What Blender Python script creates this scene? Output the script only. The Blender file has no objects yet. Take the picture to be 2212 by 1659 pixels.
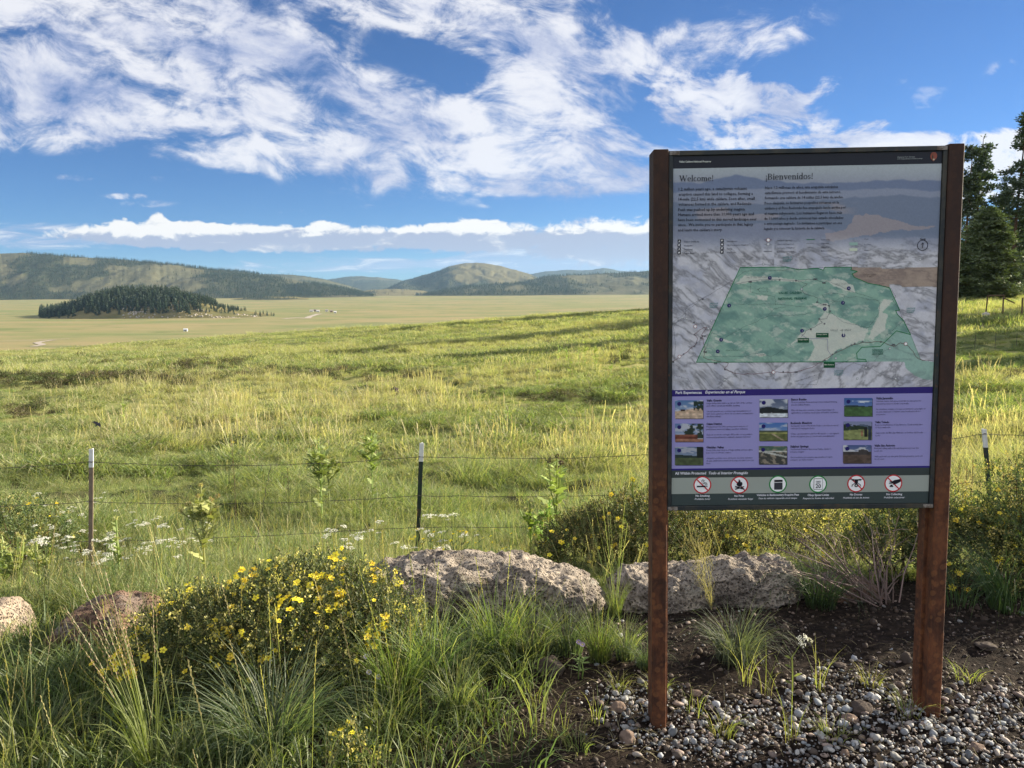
import bpy, math, random
import numpy as np
from mathutils import Vector, Matrix
R = math.radians
rng = np.random.default_rng(7)
random.seed(7)
S = bpy.context.scene
COL = S.collection

# ------------------------------------------------------------------ camera
PITCH, ROLL, CAMZ, FOC = R(6.74), R(-0.4), 1.6, 1689.6      # FOC: focal length for a 2212 px wide frame
c_f = np.array([0, math.cos(PITCH), -math.sin(PITCH)])
_u = np.array([0, math.sin(PITCH), math.cos(PITCH)]); _x = np.array([1., 0, 0])
c_x = math.cos(ROLL)*_x + math.sin(ROLL)*_u
c_u = -math.sin(ROLL)*_x + math.cos(ROLL)*_u
cam = bpy.data.cameras.new('camera'); camo = bpy.data.objects.new('camera', cam); COL.objects.link(camo)
cam.sensor_width = 36; cam.lens = 36*FOC/2212; cam.clip_end = 60000; cam.clip_start = 0.05
camo.matrix_world = Matrix(((c_x[0], c_u[0], -c_f[0], 0), (c_x[1], c_u[1], -c_f[1], 0), (c_x[2], c_u[2], -c_f[2], CAMZ), (0, 0, 0, 1)))
S.camera = camo
S.render.engine = 'CYCLES'
S.cycles.max_bounces = 6; S.cycles.diffuse_bounces = 3; S.cycles.adaptive_threshold = .02; S.cycles.glossy_bounces = 2; S.cycles.transmission_bounces = 4
S.cycles.volume_bounces = 0; S.cycles.use_denoising = True
S.view_settings.view_transform = 'Standard'; S.view_settings.look = 'None'
S.view_settings.exposure = 1.5; S.view_settings.gamma = 1.0; S.view_settings.use_curve_mapping = False

def ray(px, py):
    "direction with y = 1 of the line of sight through a point of the 2212 x 1659 photograph"
    d = c_f + c_x*(px-1106)/FOC - c_u*(py-829.5)/FOC
    return d/d[1]
def at(px, py, Y):
    d = ray(px, py)
    return np.array([d[0]*Y, Y, CAMZ+d[2]*Y])

# ------------------------------------------------------------------ light
SUN_EL, SUN_AZ = R(21), R(66)        # azimuth measured from +Y towards +X
sun_dir = Vector((math.sin(SUN_AZ)*math.cos(SUN_EL), math.cos(SUN_AZ)*math.cos(SUN_EL), math.sin(SUN_EL)))
sl = bpy.data.lights.new('sun', 'SUN'); so = bpy.data.objects.new('sun', sl); COL.objects.link(so)
sl.energy = 5.0; sl.angle = R(0.5); sl.color = (1, .89, .69)
so.rotation_euler = sun_dir.to_track_quat('Z', 'Y').to_euler(); so.location = (20, 5, 30)
W = bpy.data.worlds.new('World'); S.world = W; W.use_nodes = True
nt = W.node_tree; nt.nodes.clear()
class NB:
    "small node-building helper"
    def __init__(s, t): s.t = t
    def n(s, typ, **k):
        nd = s.t.nodes.new(typ)
        ins = k.pop('i', {})
        for a, v in k.items(): setattr(nd, a, v)
        for a, v in ins.items():
            if isinstance(v, bpy.types.NodeSocket): s.t.links.new(v, nd.inputs[a])
            else: nd.inputs[a].default_value = v
        return nd
    def m(s, op, a, b=0.0, c=None, clamp=False):
        i = {0: a, 1: b}
        if c is not None: i[2] = c
        return s.n('ShaderNodeMath', operation=op, use_clamp=clamp, i=i).outputs[0]
    def v(s, op, a, b=None, **k):
        i = {0: a}
        if b is not None: i[1] = b
        return s.n('ShaderNodeVectorMath', operation=op, i=i, **k)
    def mix(s, f, a, b, bt='MIX'):
        nd = s.n('ShaderNodeMix', data_type='RGBA', blend_type=bt)
        for idx, v in ((0, f), (6, a), (7, b)):
            if isinstance(v, bpy.types.NodeSocket): s.t.links.new(v, nd.inputs[idx])
            else: nd.inputs[idx].default_value = v if idx == 0 else ((*v, 1) if len(v) == 3 else v)
        return nd.outputs[2]
    def ramp(s, f, lo, hi, a=0., b=1., smooth=True):
        return s.n('ShaderNodeMapRange', interpolation_type='SMOOTHSTEP' if smooth else 'LINEAR', i={0: f, 1: lo, 2: hi, 3: a, 4: b}).outputs[0]
    def noise(s, vec, scale, detail=4, rough=.5, dist=0., dim='3D'):
        return s.n('ShaderNodeTexNoise', noise_dimensions=dim, i={'Vector': vec, 'Scale': scale, 'Detail': detail, 'Roughness': rough, 'Distortion': dist})
def world():
    b = NB(nt)
    sky = b.n('ShaderNodeTexSky', sky_type='NISHITA', sun_disc=False, sun_elevation=SUN_EL, sun_rotation=SUN_AZ, altitude=2600, air_density=1.0, dust_density=.25, ozone_density=2.2)
    g = b.n('ShaderNodeTexCoord').outputs['Generated']
    sep = b.n('ShaderNodeSeparateXYZ', i={0: g})
    X, Y, Z = sep.outputs
    yc = b.m('MAXIMUM', Y, .03)
    U = b.m('DIVIDE', X, yc); V = b.m('DIVIDE', Z, yc)
    UV = b.n('ShaderNodeCombineXYZ', i={0: U, 1: V, 2: 0.}).outputs[0]
    front = b.ramp(Y, .05, .3)
    zc = b.m('ADD', b.m('MAXIMUM', Z, 0.), .16)
    P = b.n('ShaderNodeCombineXYZ', i={0: b.m('DIVIDE', X, zc), 1: b.m('DIVIDE', Y, zc), 2: 0.}).outputs[0]
    def blob(px, py, rx, ry, rot=0., a=1., kind='SPHERICAL'):
        d = ray(px, py)
        mp = b.n('ShaderNodeMapping', vector_type='TEXTURE', i={0: UV, 1: (d[0], d[2], 0), 2: (0, 0, R(-rot)), 3: (rx/FOC, ry/FOC, 1)})
        gr = b.n('ShaderNodeTexGradient', gradient_type=kind, i={0: mp.outputs[0]}).outputs[1]
        return b.m('MULTIPLY', b.ramp(gr, 0., .6), a)
    def blobs(lst):
        s = None
        for q in lst:
            o = blob(*q)
            s = o if s is None else b.m('ADD', s, o)
        return s
    # broken sheet of high cloud: rows of soft puffs
    big = blobs([(150, 120, 620, 230, 0, 1.), (350, 60, 800, 200, 4, .55), (620, 230, 760, 190, 12, .95), (1120, 300, 420, 140, 14, .9), (60, 235, 420, 110, 0, .7), (1150, 60, 420, 150, 20, .85),
                 (1560, 90, 330, 90, -12, .55), (620, 30, 380, 120, 0, .5), (1190, 170, 300, 130, 25, .6), (1200, 385, 330, 48, 0, .75), (560, 350, 220, 45, 0, .5),
                 (830, 130, 230, 80, 25, -.75), (1010, 170, 150, 70, 35, -.45), (1350, 200, 130, 80, 30, -.3), (180, 380, 420, 45, 0, -.5)])
    wis = blobs([(1570, 230, 250, 100, 8, 1.1), (1690, 205, 150, 38, -15, .6), (1460, 212, 90, 24, 0, .45), (1830, 285, 130, 40, -10, .75), (1790, 194, 50, 24, 0, .35),
                 (2000, 330, 420, 60, -4, .9), (2150, 400, 330, 130, 0, .8), (1720, 310, 200, 22, 0, .5), (1380, 310, 300, 34, 3, .35), (2170, 150, 80, 40, -40, .22), (1990, 205, 90, 60, 0, .18),
                 (650, 460, 110, 12, 6, .42), (180, 383, 90, 12, 0, .35), (350, 388, 70, 12, 0, .3), (270, 424, 90, 10, 0, .4), (430, 372, 60, 16, 0, .25), (320, 440, 80, 12, 0, .35), (1110, 443, 110, 12, 0, .35),
                 (270, 330, 160, 16, 6, .3), (1240, 480, 160, 18, 0, .5), (800, 448, 60, 10, 0, .2), (200, 292, 110, 20, 0, .4)])
    # feathery texture: filaments running slightly down to the right, warped by a broad noise
    warp = b.noise(UV, 3.2, 3, .5, 0., '2D').outputs[1]
    UVw = b.v('ADD', UV, b.n('ShaderNodeVectorMath', operation='SCALE', i={0: b.v('SUBTRACT', warp, (.5, .5, .5)).outputs[0], 'Scale': .10}).outputs[0]).outputs[0]
    fil = b.n('ShaderNodeMapping', vector_type='TEXTURE', i={0: UVw, 2: (0, 0, R(-13)), 3: (2.6, 1., 1.)}).outputs[0]
    n1 = b.noise(fil, 34., 10, .66, .25, '2D').outputs[0]
    n2 = b.noise(b.n('ShaderNodeMapping', i={0: UVw, 3: (1., 1.7, 1.)}).outputs[0], 15., 10, .62, .3, '2D').outputs[0]
    n3 = b.noise(P, 1.7, 5, .5, .4, '2D').outputs[0]
    nn = b.m('ADD', b.m('MULTIPLY', n1, .45), b.m('ADD', b.m('MULTIPLY', n2, .43), b.m('MULTIPLY', n3, .12)))
    nu = b.m('ADD', b.m('MULTIPLY', n1, .5), b.m('MULTIPLY', n2, .5))
    bigc = b.m('MINIMUM', big, 1.05)
    thr = b.m('SUBTRACT', .617, b.m('MULTIPLY', bigc, .175))
    d1 = b.m('MULTIPLY', b.ramp(b.m('SUBTRACT', nn, thr), -.09, .13), b.ramp(big, .05, .5))
    d2 = b.m('MULTIPLY', b.ramp(b.m('SUBTRACT', nu, b.m('SUBTRACT', .62, b.m('MULTIPLY', b.m('MINIMUM', wis, 1.), .2))), -.05, .10), b.ramp(wis, .0, .5))
    dens = b.m('MULTIPLY', b.m('MAXIMUM', d1, d2), front)
    # the rest of the sky, outside the photograph
    back = b.m('MULTIPLY', b.m('MULTIPLY', b.ramp(n3, .25, .46), b.ramp(Z, .0, .1)), b.m('SUBTRACT', 1., front))  # cloud cover behind the camera thickened to lift light on the panel
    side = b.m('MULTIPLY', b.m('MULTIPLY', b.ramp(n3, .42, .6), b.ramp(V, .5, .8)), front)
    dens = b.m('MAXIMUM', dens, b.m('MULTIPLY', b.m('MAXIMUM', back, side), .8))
    # low banks over the hills
    UVn = b.n('ShaderNodeMapping', i={0: UV, 3: (1, 1.5, 1)}).outputs[0]
    nb = b.noise(UVn, 44, 9, .62, .3, '2D').outputs[0]
    nb2 = b.noise(b.n('ShaderNodeMapping', i={0: UV, 3: (1, 2.6, 1)}).outputs[0], 17, 9, .62, .4, '2D').outputs[0]
    bankm = blobs([(500, 513, 470, 36, 2, 1.2), (345, 484, 34, 30, 30, .75), (265, 490, 34, 26, 20, .55), (410, 496, 70, 24, 0, .45), (700, 492, 60, 20, 0, .4), (1020, 490, 90, 26, 0, .5), (760, 503, 130, 26, 4, .45), (985, 515, 190, 38, 2, .95), (1060, 500, 110, 30, 0, .4), (1330, 525, 300, 66, 0, .7)])
    bank = b.m('MULTIPLY', b.ramp(b.m('ADD', bankm, b.m('MULTIPLY', b.m('SUBTRACT', nb, .5), 1.5)), .14, .55), b.ramp(bankm, .0, .2))
    ns = b.noise(b.n('ShaderNodeMapping', i={0: UV, 3: (1, 7, 1)}).outputs[0], 13, 10, .68, .6, '2D').outputs[0]
    strm = blobs([(1250, 545, 440, 70, 0, 1.15), (1050, 575, 420, 26, 0, .6), (40, 508, 300, 34, 0, 1.), (700, 572, 340, 24, 0, .8), (130, 530, 260, 14, 0, .4), (1350, 590, 300, 30, 0, .5)])
    strt = b.m('MULTIPLY', b.m('MULTIPLY', b.ramp(b.m('ADD', strm, b.m('MULTIPLY', b.m('SUBTRACT', ns, .5), 4.2)), .1, 1.5), b.ramp(strm, 0., .9)), .9)
    lo = ray(1106, 512)[2]; hi = ray(1106, 490)[2]
    up = b.ramp(b.m('ADD', V, b.m('MULTIPLY', b.m('SUBTRACT', nb, .5), .02)), lo, hi)
    bankc = b.mix(b.m('MULTIPLY', b.ramp(b.m('ADD', b.m('MULTIPLY', up, .42), b.m('MULTIPLY', nb2, 1.)), .56, .84), .96), (.44*CL, .50*CL, .66*CL), (1.03*CL, 1.01*CL, .98*CL))
    nl = b.noise(b.v('ADD', fil, (.0, .012, 0.)).outputs[0], 12., 6, .55, .2, '2D').outputs[0]
    tone = b.ramp(b.m('ADD', b.m('MULTIPLY', nl, .6), b.m('MULTIPLY', nn, .6)), .46, .70)
    cc = b.mix(tone, (.40*CL, .47*CL, .70*CL), (.95*CL, .95*CL, .99*CL))
    cc = b.mix(front, (1.28*CL, 1.28*CL, 1.3*CL), cc)                      # unseen clouds behind the camera, brightened to light the shaded sign panel
    skyc = b.n('ShaderNodeHueSaturation', i={'Saturation': 1.0, 'Value': 1., 'Color': sky.outputs[0]}).outputs[0]
    skyc = b.mix(1., skyc, (SKY_TINT), 'MULTIPLY')
    base = b.n('ShaderNodeVectorMath', operation='SCALE', i={0: skyc, 'Scale': SKY_S}).outputs[0]
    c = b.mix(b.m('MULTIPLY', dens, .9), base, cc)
    c = b.mix(b.m('MULTIPLY', strt, .85), c, b.mix(b.ramp(ns, .5, .72), (.44*CL, .53*CL, .74*CL), (.92*CL, .93*CL, .97*CL)))
    c = b.mix(bank, c, bankc)
    c = b.mix(1., c, (1, 1, 1), 'MULTIPLY')
    bg = b.n('ShaderNodeBackground', i={0: c, 1: 1.0})
    out = b.n('ShaderNodeOutputWorld', i={0: bg.outputs[0]})
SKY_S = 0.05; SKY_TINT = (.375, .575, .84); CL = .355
world()

# ------------------------------------------------------------------ helpers
def tag(o, label=None, cat=None, group=None, kind=None):
    if label: o['label'] = label
    if cat: o['category'] = cat
    if group: o['group'] = group
    if kind: o['kind'] = kind
    return o
def worldloc(o):
    v = Vector((0, 0, 0))
    while o: v = v + o.location; o = o.parent
    return np.array(v)
def mesh(name, V, F, mat, col=None, smooth=False):
    V = np.asarray(V, dtype=np.float32).reshape(-1, 3)
    me = bpy.data.meshes.new(name)
    if isinstance(F, np.ndarray):
        k = F.shape[1]; nf = len(F)
        me.vertices.add(len(V)); me.vertices.foreach_set('co', V.ravel())
        me.loops.add(nf*k); me.loops.foreach_set('vertex_index', F.astype(np.int32).ravel())
        me.polygons.add(nf); me.polygons.foreach_set('loop_start', np.arange(nf, dtype=np.int32)*k)
        me.polygons.foreach_set('loop_total', np.full(nf, k, dtype=np.int32))
        me.update(calc_edges=True)
    else:
        me.from_pydata(V.tolist(), [], F)
    if smooth: me.polygons.foreach_set('use_smooth', np.ones(len(me.polygons), dtype=bool))
    if col is not None:
        a = me.color_attributes.new('col', 'FLOAT_COLOR', 'POINT')
        c = np.ones((len(V), 4), dtype=np.float32); c[:, :3] = col; a.data.foreach_set('color', c.ravel())
    if mat: me.materials.append(mat)
    return me
def mk(name, V, F, mat, parent=None, origin=None, col=None, smooth=False, kind=None):
    "one mesh object from world coordinates; origin = where a top-level object sits"
    V = np.asarray(V, dtype=float).reshape(-1, 3)
    if parent is not None: o0 = worldloc(parent)
    else: o0 = np.zeros(3) if origin is None else np.asarray(origin, float)
    o = bpy.data.objects.new(name, mesh(name, V-o0, F, mat, col, smooth)); COL.objects.link(o)
    if parent is not None: o.parent = parent
    else: o.location = o0
    if kind: o['kind'] = kind
    return o
def inst(name, me, parent=None, loc=(0, 0, 0), rot=(0, 0, 0), scale=1.):
    o = bpy.data.objects.new(name, me); COL.objects.link(o)
    o.parent = parent; o.location = loc; o.rotation_euler = rot
    o.scale = (scale,)*3 if np.isscalar(scale) else scale
    return o
def empty(name, loc):
    o = bpy.data.objects.new(name, None); COL.objects.link(o); o.location = loc; o.empty_display_size = .1
    return o
class MB:
    "mesh collector"
    def __init__(s): s.V = []; s.F = []; s.C = []; s.n = 0
    def add(s, V, F, c=None):
        V = np.asarray(V, float).reshape(-1, 3)
        s.V.append(V); s.F += [tuple(int(i)+s.n for i in f) for f in F]; s.n += len(V)
        s.C.append(np.tile((1, 1, 1) if c is None else c, (len(V), 1)) if c is None or np.ndim(c) == 1 else c)
    def box(s, a, bb, c=None):
        (x0, y0, z0), (x1, y1, z1) = a, bb
        V = [(x, y, z) for z in (z0, z1) for y in (y0, y1) for x in (x0, x1)]
        s.add(V, [(0, 2, 3, 1), (4, 5, 7, 6), (0, 1, 5, 4), (2, 6, 7, 3), (0, 4, 6, 2), (1, 3, 7, 5)], c)
    def tube(s, pts, rad, k=6, c=None):
        pts = [np.array(p, float) for p in pts]
        rad = [rad]*len(pts) if np.isscalar(rad) else rad
        V = []; F = []
        for i, p in enumerate(pts):
            d = pts[min(i+1, len(pts)-1)]-pts[max(i-1, 0)]; d = d/(np.linalg.norm(d)+1e-9)
            a = np.cross(d, (0, 0, 1)) if abs(d[2]) < .9 else np.cross(d, (1, 0, 0)); a /= np.linalg.norm(a); q = np.cross(d, a)
            for j in range(k):
                t = 2*math.pi*j/k; V.append(p+rad[i]*(a*math.cos(t)+q*math.sin(t)))
        for i in range(len(pts)-1):
            for j in range(k): F.append((i*k+j, i*k+(j+1) % k, (i+1)*k+(j+1) % k, (i+1)*k+j))
        F.append(tuple(range(k))[::-1]); F.append(tuple((len(pts)-1)*k+j for j in range(k)))
        s.add(V, F, c)
    def obj(s, name, mat, parent=None, origin=None, smooth=False, kind=None):
        return mk(name, np.vstack(s.V), s.F, mat, parent, origin, np.vstack(s.C), smooth, kind)
    def mesh(s, name, mat, smooth=False): return mesh(name, np.vstack(s.V), s.F, mat, np.vstack(s.C), smooth)
def icos(n=1):
    t = (1+5**.5)/2
    V = [(-1, t, 0), (1, t, 0), (-1, -t, 0), (1, -t, 0), (0, -1, t), (0, 1, t), (0, -1, -t), (0, 1, -t), (t, 0, -1), (t, 0, 1), (-t, 0, -1), (-t, 0, 1)]
    F = [(0, 11, 5), (0, 5, 1), (0, 1, 7), (0, 7, 10), (0, 10, 11), (1, 5, 9), (5, 11, 4), (11, 10, 2), (10, 7, 6), (7, 1, 8), (3, 9, 4), (3, 4, 2), (3, 2, 6), (3, 6, 8), (3, 8, 9), (4, 9, 5), (2, 4, 11), (6, 2, 10), (8, 6, 7), (9, 8, 1)]
    V = [np.array(v)/np.linalg.norm(v) for v in V]
    for _ in range(n):
        cache = {}; G = []
        def mid(a, b):
            k = (min(a, b), max(a, b))
            if k not in cache: v = V[a]+V[b]; V.append(v/np.linalg.norm(v)); cache[k] = len(V)-1
            return cache[k]
        for a, b, c in F:
            x, y, z = mid(a, b), mid(b, c), mid(c, a); G += [(a, x, z), (b, y, x), (c, z, y), (x, y, z)]
        F = G
    return np.array(V), np.array(F)
# value noise for height fields and shapes (numpy)
_perm = np.random.default_rng(3).random((64, 64, 16))
def vnoise(x, y, z=0.):
    x, y, z = np.broadcast_arrays(np.asarray(x, float), np.asarray(y, float), np.asarray(z, float))
    xi, yi, zi = np.floor(x).astype(int), np.floor(y).astype(int), np.floor(z).astype(int)
    fx, fy, fz = x-xi, y-yi, z-zi
    fx, fy, fz = (f*f*(3-2*f) for f in (fx, fy, fz))
    g = lambda i, j, k: _perm[(xi+i) & 63, (yi+j) & 63, (zi+k) & 15]
    l = lambda a, b, t: a+(b-a)*t
    return l(l(l(g(0, 0, 0), g(1, 0, 0), fx), l(g(0, 1, 0), g(1, 1, 0), fx), fy), l(l(g(0, 0, 1), g(1, 0, 1), fx), l(g(0, 1, 1), g(1, 1, 1), fx), fy), fz)*2-1
def fbm(x, y, z=0., o=4, g=.5):
    s = 0; a = 1.; t = 0
    for i in range(o):
        s = s+a*vnoise(x*2**i+i*7.3, y*2**i+i*3.1, np.asarray(z)*2**i+i*1.7); t += a; a *= g
    return s/t

# ------------------------------------------------------------------ materials
def mat(name, fn):
    m = bpy.data.materials.new(name); m.use_nodes = True; m.node_tree.nodes.clear()
    b = NB(m.node_tree); o = b.n('ShaderNodeOutputMaterial')
    sh = fn(b); m.node_tree.links.new(sh, o.inputs[0])
    return m
def pos(b): return b.n('ShaderNodeNewGeometry').outputs['Position']
def obco(b): return b.n('ShaderNodeTexCoord').outputs['Object']
def pbr(b, col, rough=.8, bump=None, bd=.01, metal=0., spec=.3):
    p = b.n('ShaderNodeBsdfPrincipled')
    p.inputs['Specular IOR Level'].default_value = spec; p.inputs['Metallic'].default_value = metal
    for k, v in (('Base Color', col), ('Roughness', rough)):
        if isinstance(v, bpy.types.NodeSocket): b.t.links.new(v, p.inputs[k])
        else: p.inputs[k].default_value = (*v, 1) if k == 'Base Color' else v
    if bump is not None:
        bp = b.n('ShaderNodeBump', i={'Strength': 1., 'Distance': bd, 'Height': bump}); b.t.links.new(bp.outputs[0], p.inputs['Normal'])
    return p.outputs[0]
def leafm(name, tl=.45, var=.25, rough=.55, gloss=.04, tint=(1, 1, 1), hue=.03, ttint=(1.12, 1.2, .55)):
    "vertex-coloured foliage: diffuse + translucent, varied per instance"
    def fn(b):
        c = b.n('ShaderNodeVertexColor', layer_name='col').outputs[0]
        rnd = b.n('ShaderNodeObjectInfo').outputs['Random']
        c = b.n('ShaderNodeHueSaturation', i={'Hue': b.m('ADD', .5-hue/2, b.m('MULTIPLY', rnd, hue)), 'Saturation': 1., 'Value': b.m('ADD', 1-var, b.m('MULTIPLY', rnd, 2*var)), 'Color': c}).outputs[0]
        c = b.mix(1., c, tint, 'MULTIPLY')
        d = b.n('ShaderNodeBsdfDiffuse', i={0: c})
        t = b.n('ShaderNodeBsdfTranslucent', i={0: b.mix(1., c, ttint, 'MULTIPLY')})
        mx = b.n('ShaderNodeMixShader', i={0: tl, 1: d.outputs[0], 2: t.outputs[0]})
        g = b.n('ShaderNodeBsdfGlossy', i={'Roughness': rough, 'Color': (1, 1, 1, 1)})
        return b.n('ShaderNodeMixShader', i={0: gloss, 1: mx.outputs[0], 2: g.outputs[0]}).outputs[0]
    return mat(name, fn)
def flatm(name, c, rough=.6, spec=.3, metal=0.): return mat(name, lambda b: pbr(b, c, rough, spec=spec, metal=metal))
def vcolm(name, rough=.7, spec=.3, var=.0, bumps=None, bd=.002):
    def fn(b):
        c = b.n('ShaderNodeVertexColor', layer_name='col').outputs[0]
        if var:
            rnd = b.n('ShaderNodeObjectInfo').outputs['Random']
            c = b.n('ShaderNodeHueSaturation', i={'Value': b.m('ADD', 1-var, b.m('MULTIPLY', rnd, 2*var)), 'Color': c}).outputs[0]
        bm_ = b.noise(obco(b), bumps, 4, .6).outputs[0] if bumps else None
        return pbr(b, c, rough, bm_, bd, spec=spec)
    return mat(name, fn)
M_grass = leafm('grass_blade', .52, .22, gloss=.03)
M_leaf = leafm('shrub_leaf', .35, .15, gloss=.02)
M_petal = leafm('flower_petal', .35, .1, ttint=(1, 1, .8))
M_needle = leafm('conifer_needle', .2, .12, ttint=(1.1, 1.2, .6))
M_vc = vcolm('painted_surface')
M_bark = mat('bark', lambda b: pbr(b, b.mix(b.noise(obco(b), 6, 5, .6).outputs[0], (.05, .03, .02), (.16, .09, .055)), .9, b.noise(obco(b), 9, 4).outputs[0], .04))

SHADE_TREES = [(21.5, 125, 9, 0, 1.4), (23, 122, 16, 2, 1.35), (13.8, 80, 15, 1, 1.2), (15, 83, 19, 0, 1.1), (10.3, 60, 18, 2, .95), (11, 61, 22, 2, 1.), (38, 58, 18, 1, 1.1), (38, 62, 26, 0, 1.1), (26, 40, 20, 2, 1.1), (27, 43, 27, 0, 1.), (19.7, 30, 18, 1, .9), (21, 31, 24, 2, 1.), (36, 50, 24, 4, .8)]

# ------------------------------------------------------------------ scattering (instances on points, one object)
def src(me):
    o = bpy.data.objects.new(me.name, me); return o
def scatter(name, P, rot, scl, idx, meshes, parent=None, kind='stuff', realize=False):
    "one object that carries many copies of a few meshes; P in world coordinates"
    P = np.asarray(P, float); n = len(P)
    me = bpy.data.meshes.new(name); me.vertices.add(n); me.vertices.foreach_set('co', P.astype(np.float32).ravel())
    a = me.attributes.new('rot', 'FLOAT_VECTOR', 'POINT'); a.data.foreach_set('vector', np.asarray(rot, np.float32).ravel())
    scl = np.asarray(scl, float); scl = np.repeat(scl[:, None], 3, 1) if scl.ndim == 1 else scl
    a = me.attributes.new('scl', 'FLOAT_VECTOR', 'POINT'); a.data.foreach_set('vector', scl.astype(np.float32).ravel())
    a = me.attributes.new('idx', 'INT', 'POINT'); a.data.foreach_set('value', np.asarray(idx, np.int32))
    o = bpy.data.objects.new(name, me); COL.objects.link(o); o['kind'] = kind
    if parent: o.parent = parent
    g = bpy.data.node_groups.new(name, 'GeometryNodeTree')
    g.interface.new_socket('Geometry', in_out='INPUT', socket_type='NodeSocketGeometry')
    g.interface.new_socket('Geometry', in_out='OUTPUT', socket_type='NodeSocketGeometry')
    N = g.nodes; L = g.links
    gi = N.new('NodeGroupInput'); go = N.new('NodeGroupOutput'); jn = N.new('GeometryNodeJoinGeometry')
    for m_ in reversed(meshes):
        oi = N.new('GeometryNodeObjectInfo'); oi.inputs['Object'].default_value = src(m_)
        gt = N.new('GeometryNodeGeometryToInstance'); L.new(oi.outputs['Geometry'], gt.inputs[0]); L.new(gt.outputs[0], jn.inputs[0])
    ip = N.new('GeometryNodeInstanceOnPoints'); L.new(gi.outputs[0], ip.inputs['Points']); L.new(jn.outputs[0], ip.inputs['Instance'])
    ip.inputs['Pick Instance'].default_value = True
    def na(nm, t):
        q = N.new('GeometryNodeInputNamedAttribute'); q.data_type = t; q.inputs['Name'].default_value = nm
        return [s for s in q.outputs if s.enabled and s.name == 'Attribute'][0]
    er = N.new('FunctionNodeEulerToRotation'); L.new(na('rot', 'FLOAT_VECTOR'), er.inputs[0])
    L.new(er.outputs[0], ip.inputs['Rotation']); L.new(na('scl', 'FLOAT_VECTOR'), ip.inputs['Scale']); L.new(na('idx', 'INT'), ip.inputs['Instance Index'])
    L.new(ip.outputs[0], go.inputs[0])
    o.modifiers.new('scatter', 'NODES').node_group = g
    return o

# ------------------------------------------------------------------ terrain height
_cols = [-200, 0, 550, 1106, 1400, 1800, 2212, 2500]
_uc = np.array([ray(p, 640)[0] for p in _cols])
def _zr(Y, pys): return [at(p, q, Y)[2] for p, q in zip(_cols, pys)]
_z130 = _zr(130, (768, 763, 719.5, 683, 663, 640, 612, 600))
_rows = [(0.3, [0]*8), (1.6, [-.03]*8), (2.75, [-.12, -.1, -.05, -.02, 0, .03, .07, .07]), (3.8, [-.15, -.12, -.05, 0, .02, .05, .08, .08]),
         (4.7, [-.35, -.33, -.25, -.2, -.2, -.15, -.05, 0]), (6.2, [-.7, -.7, -.66, -.62, -.6, -.58, -.56, -.5]), (9, [-1.15, -1.15, -1.12, -1.1, -1.08, -1., -.85, -.8]),
         (14, [-1.6, -1.6, -1.58, -1.5, -1.45, -1.3, -1.1, -1.0]), (25, [-2.5, -2.5, -2.4, -2.2, -2.1, -1.7, -1.3, -1.2]),
         (45, _zr(45, (817, 816, 814, 800, 783, 757, 735, 730))), (80, _zr(80, (788, 786, 757, 728, 706, 680, 654, 645))),
         (130, _z130), (165, [z-3 for z in _z130]), (300, [z-20 for z in _z130]), (520, [-45]*8), (1600, [-45]*8), (3000, [-38]*8), (4500, [-21]*8), (6500, [-24]*8), (16000, [-70]*8)]
_ly = np.linspace(math.log(.3), math.log(16000), 700)
_tab = np.array([np.interp(_ly, np.log([r[0] for r in _rows]), [r[1][k] for r in _rows]) for k in range(8)]).T
_ug = np.linspace(_uc[0], _uc[-1], 60)
_tab = np.array([np.interp(_ug, _uc, t) for t in _tab])
def _blur(T, s, ax):
    k = np.exp(-.5*(np.arange(-3*s, 3*s+1)/s)**2); k /= k.sum()
    pw = [(0, 0), (0, 0)]; pw[ax] = (3*s, 3*s); Tp = np.pad(T, pw, mode='edge')
    return sum(k[i]*np.take(Tp, range(i, i+T.shape[ax]), axis=ax) for i in range(len(k)))
_tab = _blur(_blur(_tab, 5, 0), 3, 1)
def Hs(x, y):
    x = np.asarray(x, float); y = np.asarray(y, float)
    a = np.arctan2(x, y); r = np.hypot(x, y)
    ac = np.clip(a, math.atan(_uc[0]), math.atan(_uc[-1]))
    u = np.tan(ac); Y = np.clip(r*np.cos(ac), .31, 15900)
    fy = (np.log(Y)-_ly[0])/(_ly[1]-_ly[0]); fu = (u-_ug[0])/(_ug[1]-_ug[0])
    i = np.clip(fy.astype(int), 0, len(_ly)-2); j = np.clip(fu.astype(int), 0, len(_ug)-2); fy = fy-i; fu = fu-j
    z = (_tab[i, j]*(1-fy)+_tab[i+1, j]*fy)*(1-fu)+(_tab[i, j+1]*(1-fy)+_tab[i+1, j+1]*fy)*fu
    w = np.clip((np.abs(a)-1.4)/1.5, 0, 1); w = w*w*(3-2*w)
    i2 = i; zb = (_tab[i2, 30]*(1-fy)+_tab[np.clip(i2+1, 0, len(_ly)-1), 30]*fy)
    return z*(1-w)+zb*w
def bumps(x, y):
    r = np.hypot(x, y)
    k = np.clip((r-4.2)/3, 0, 1); far = np.clip((r-300)/400, 0, 1)
    b = k*(.15*vnoise(x*.9, y*.9)+.06*vnoise(x*2.3+9, y*2.3)+.35*fbm(x*.09+4, y*.14, o=3)*np.clip((r-10)/30, 0, 1))*(1-far)
    near = (1-k)*.018*fbm(x*5, y*5, o=4)
    return b+near+far*1.2*fbm(x*.004, y*.004, o=3)
def H(x, y): return Hs(x, y)+bumps(x, y)
def on(px, Y):
    "point of the ground below a picture column at depth Y"
    x = ray(px, 1000)[0]*Y
    return np.array([x, Y, float(H(x, Y))])

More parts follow.
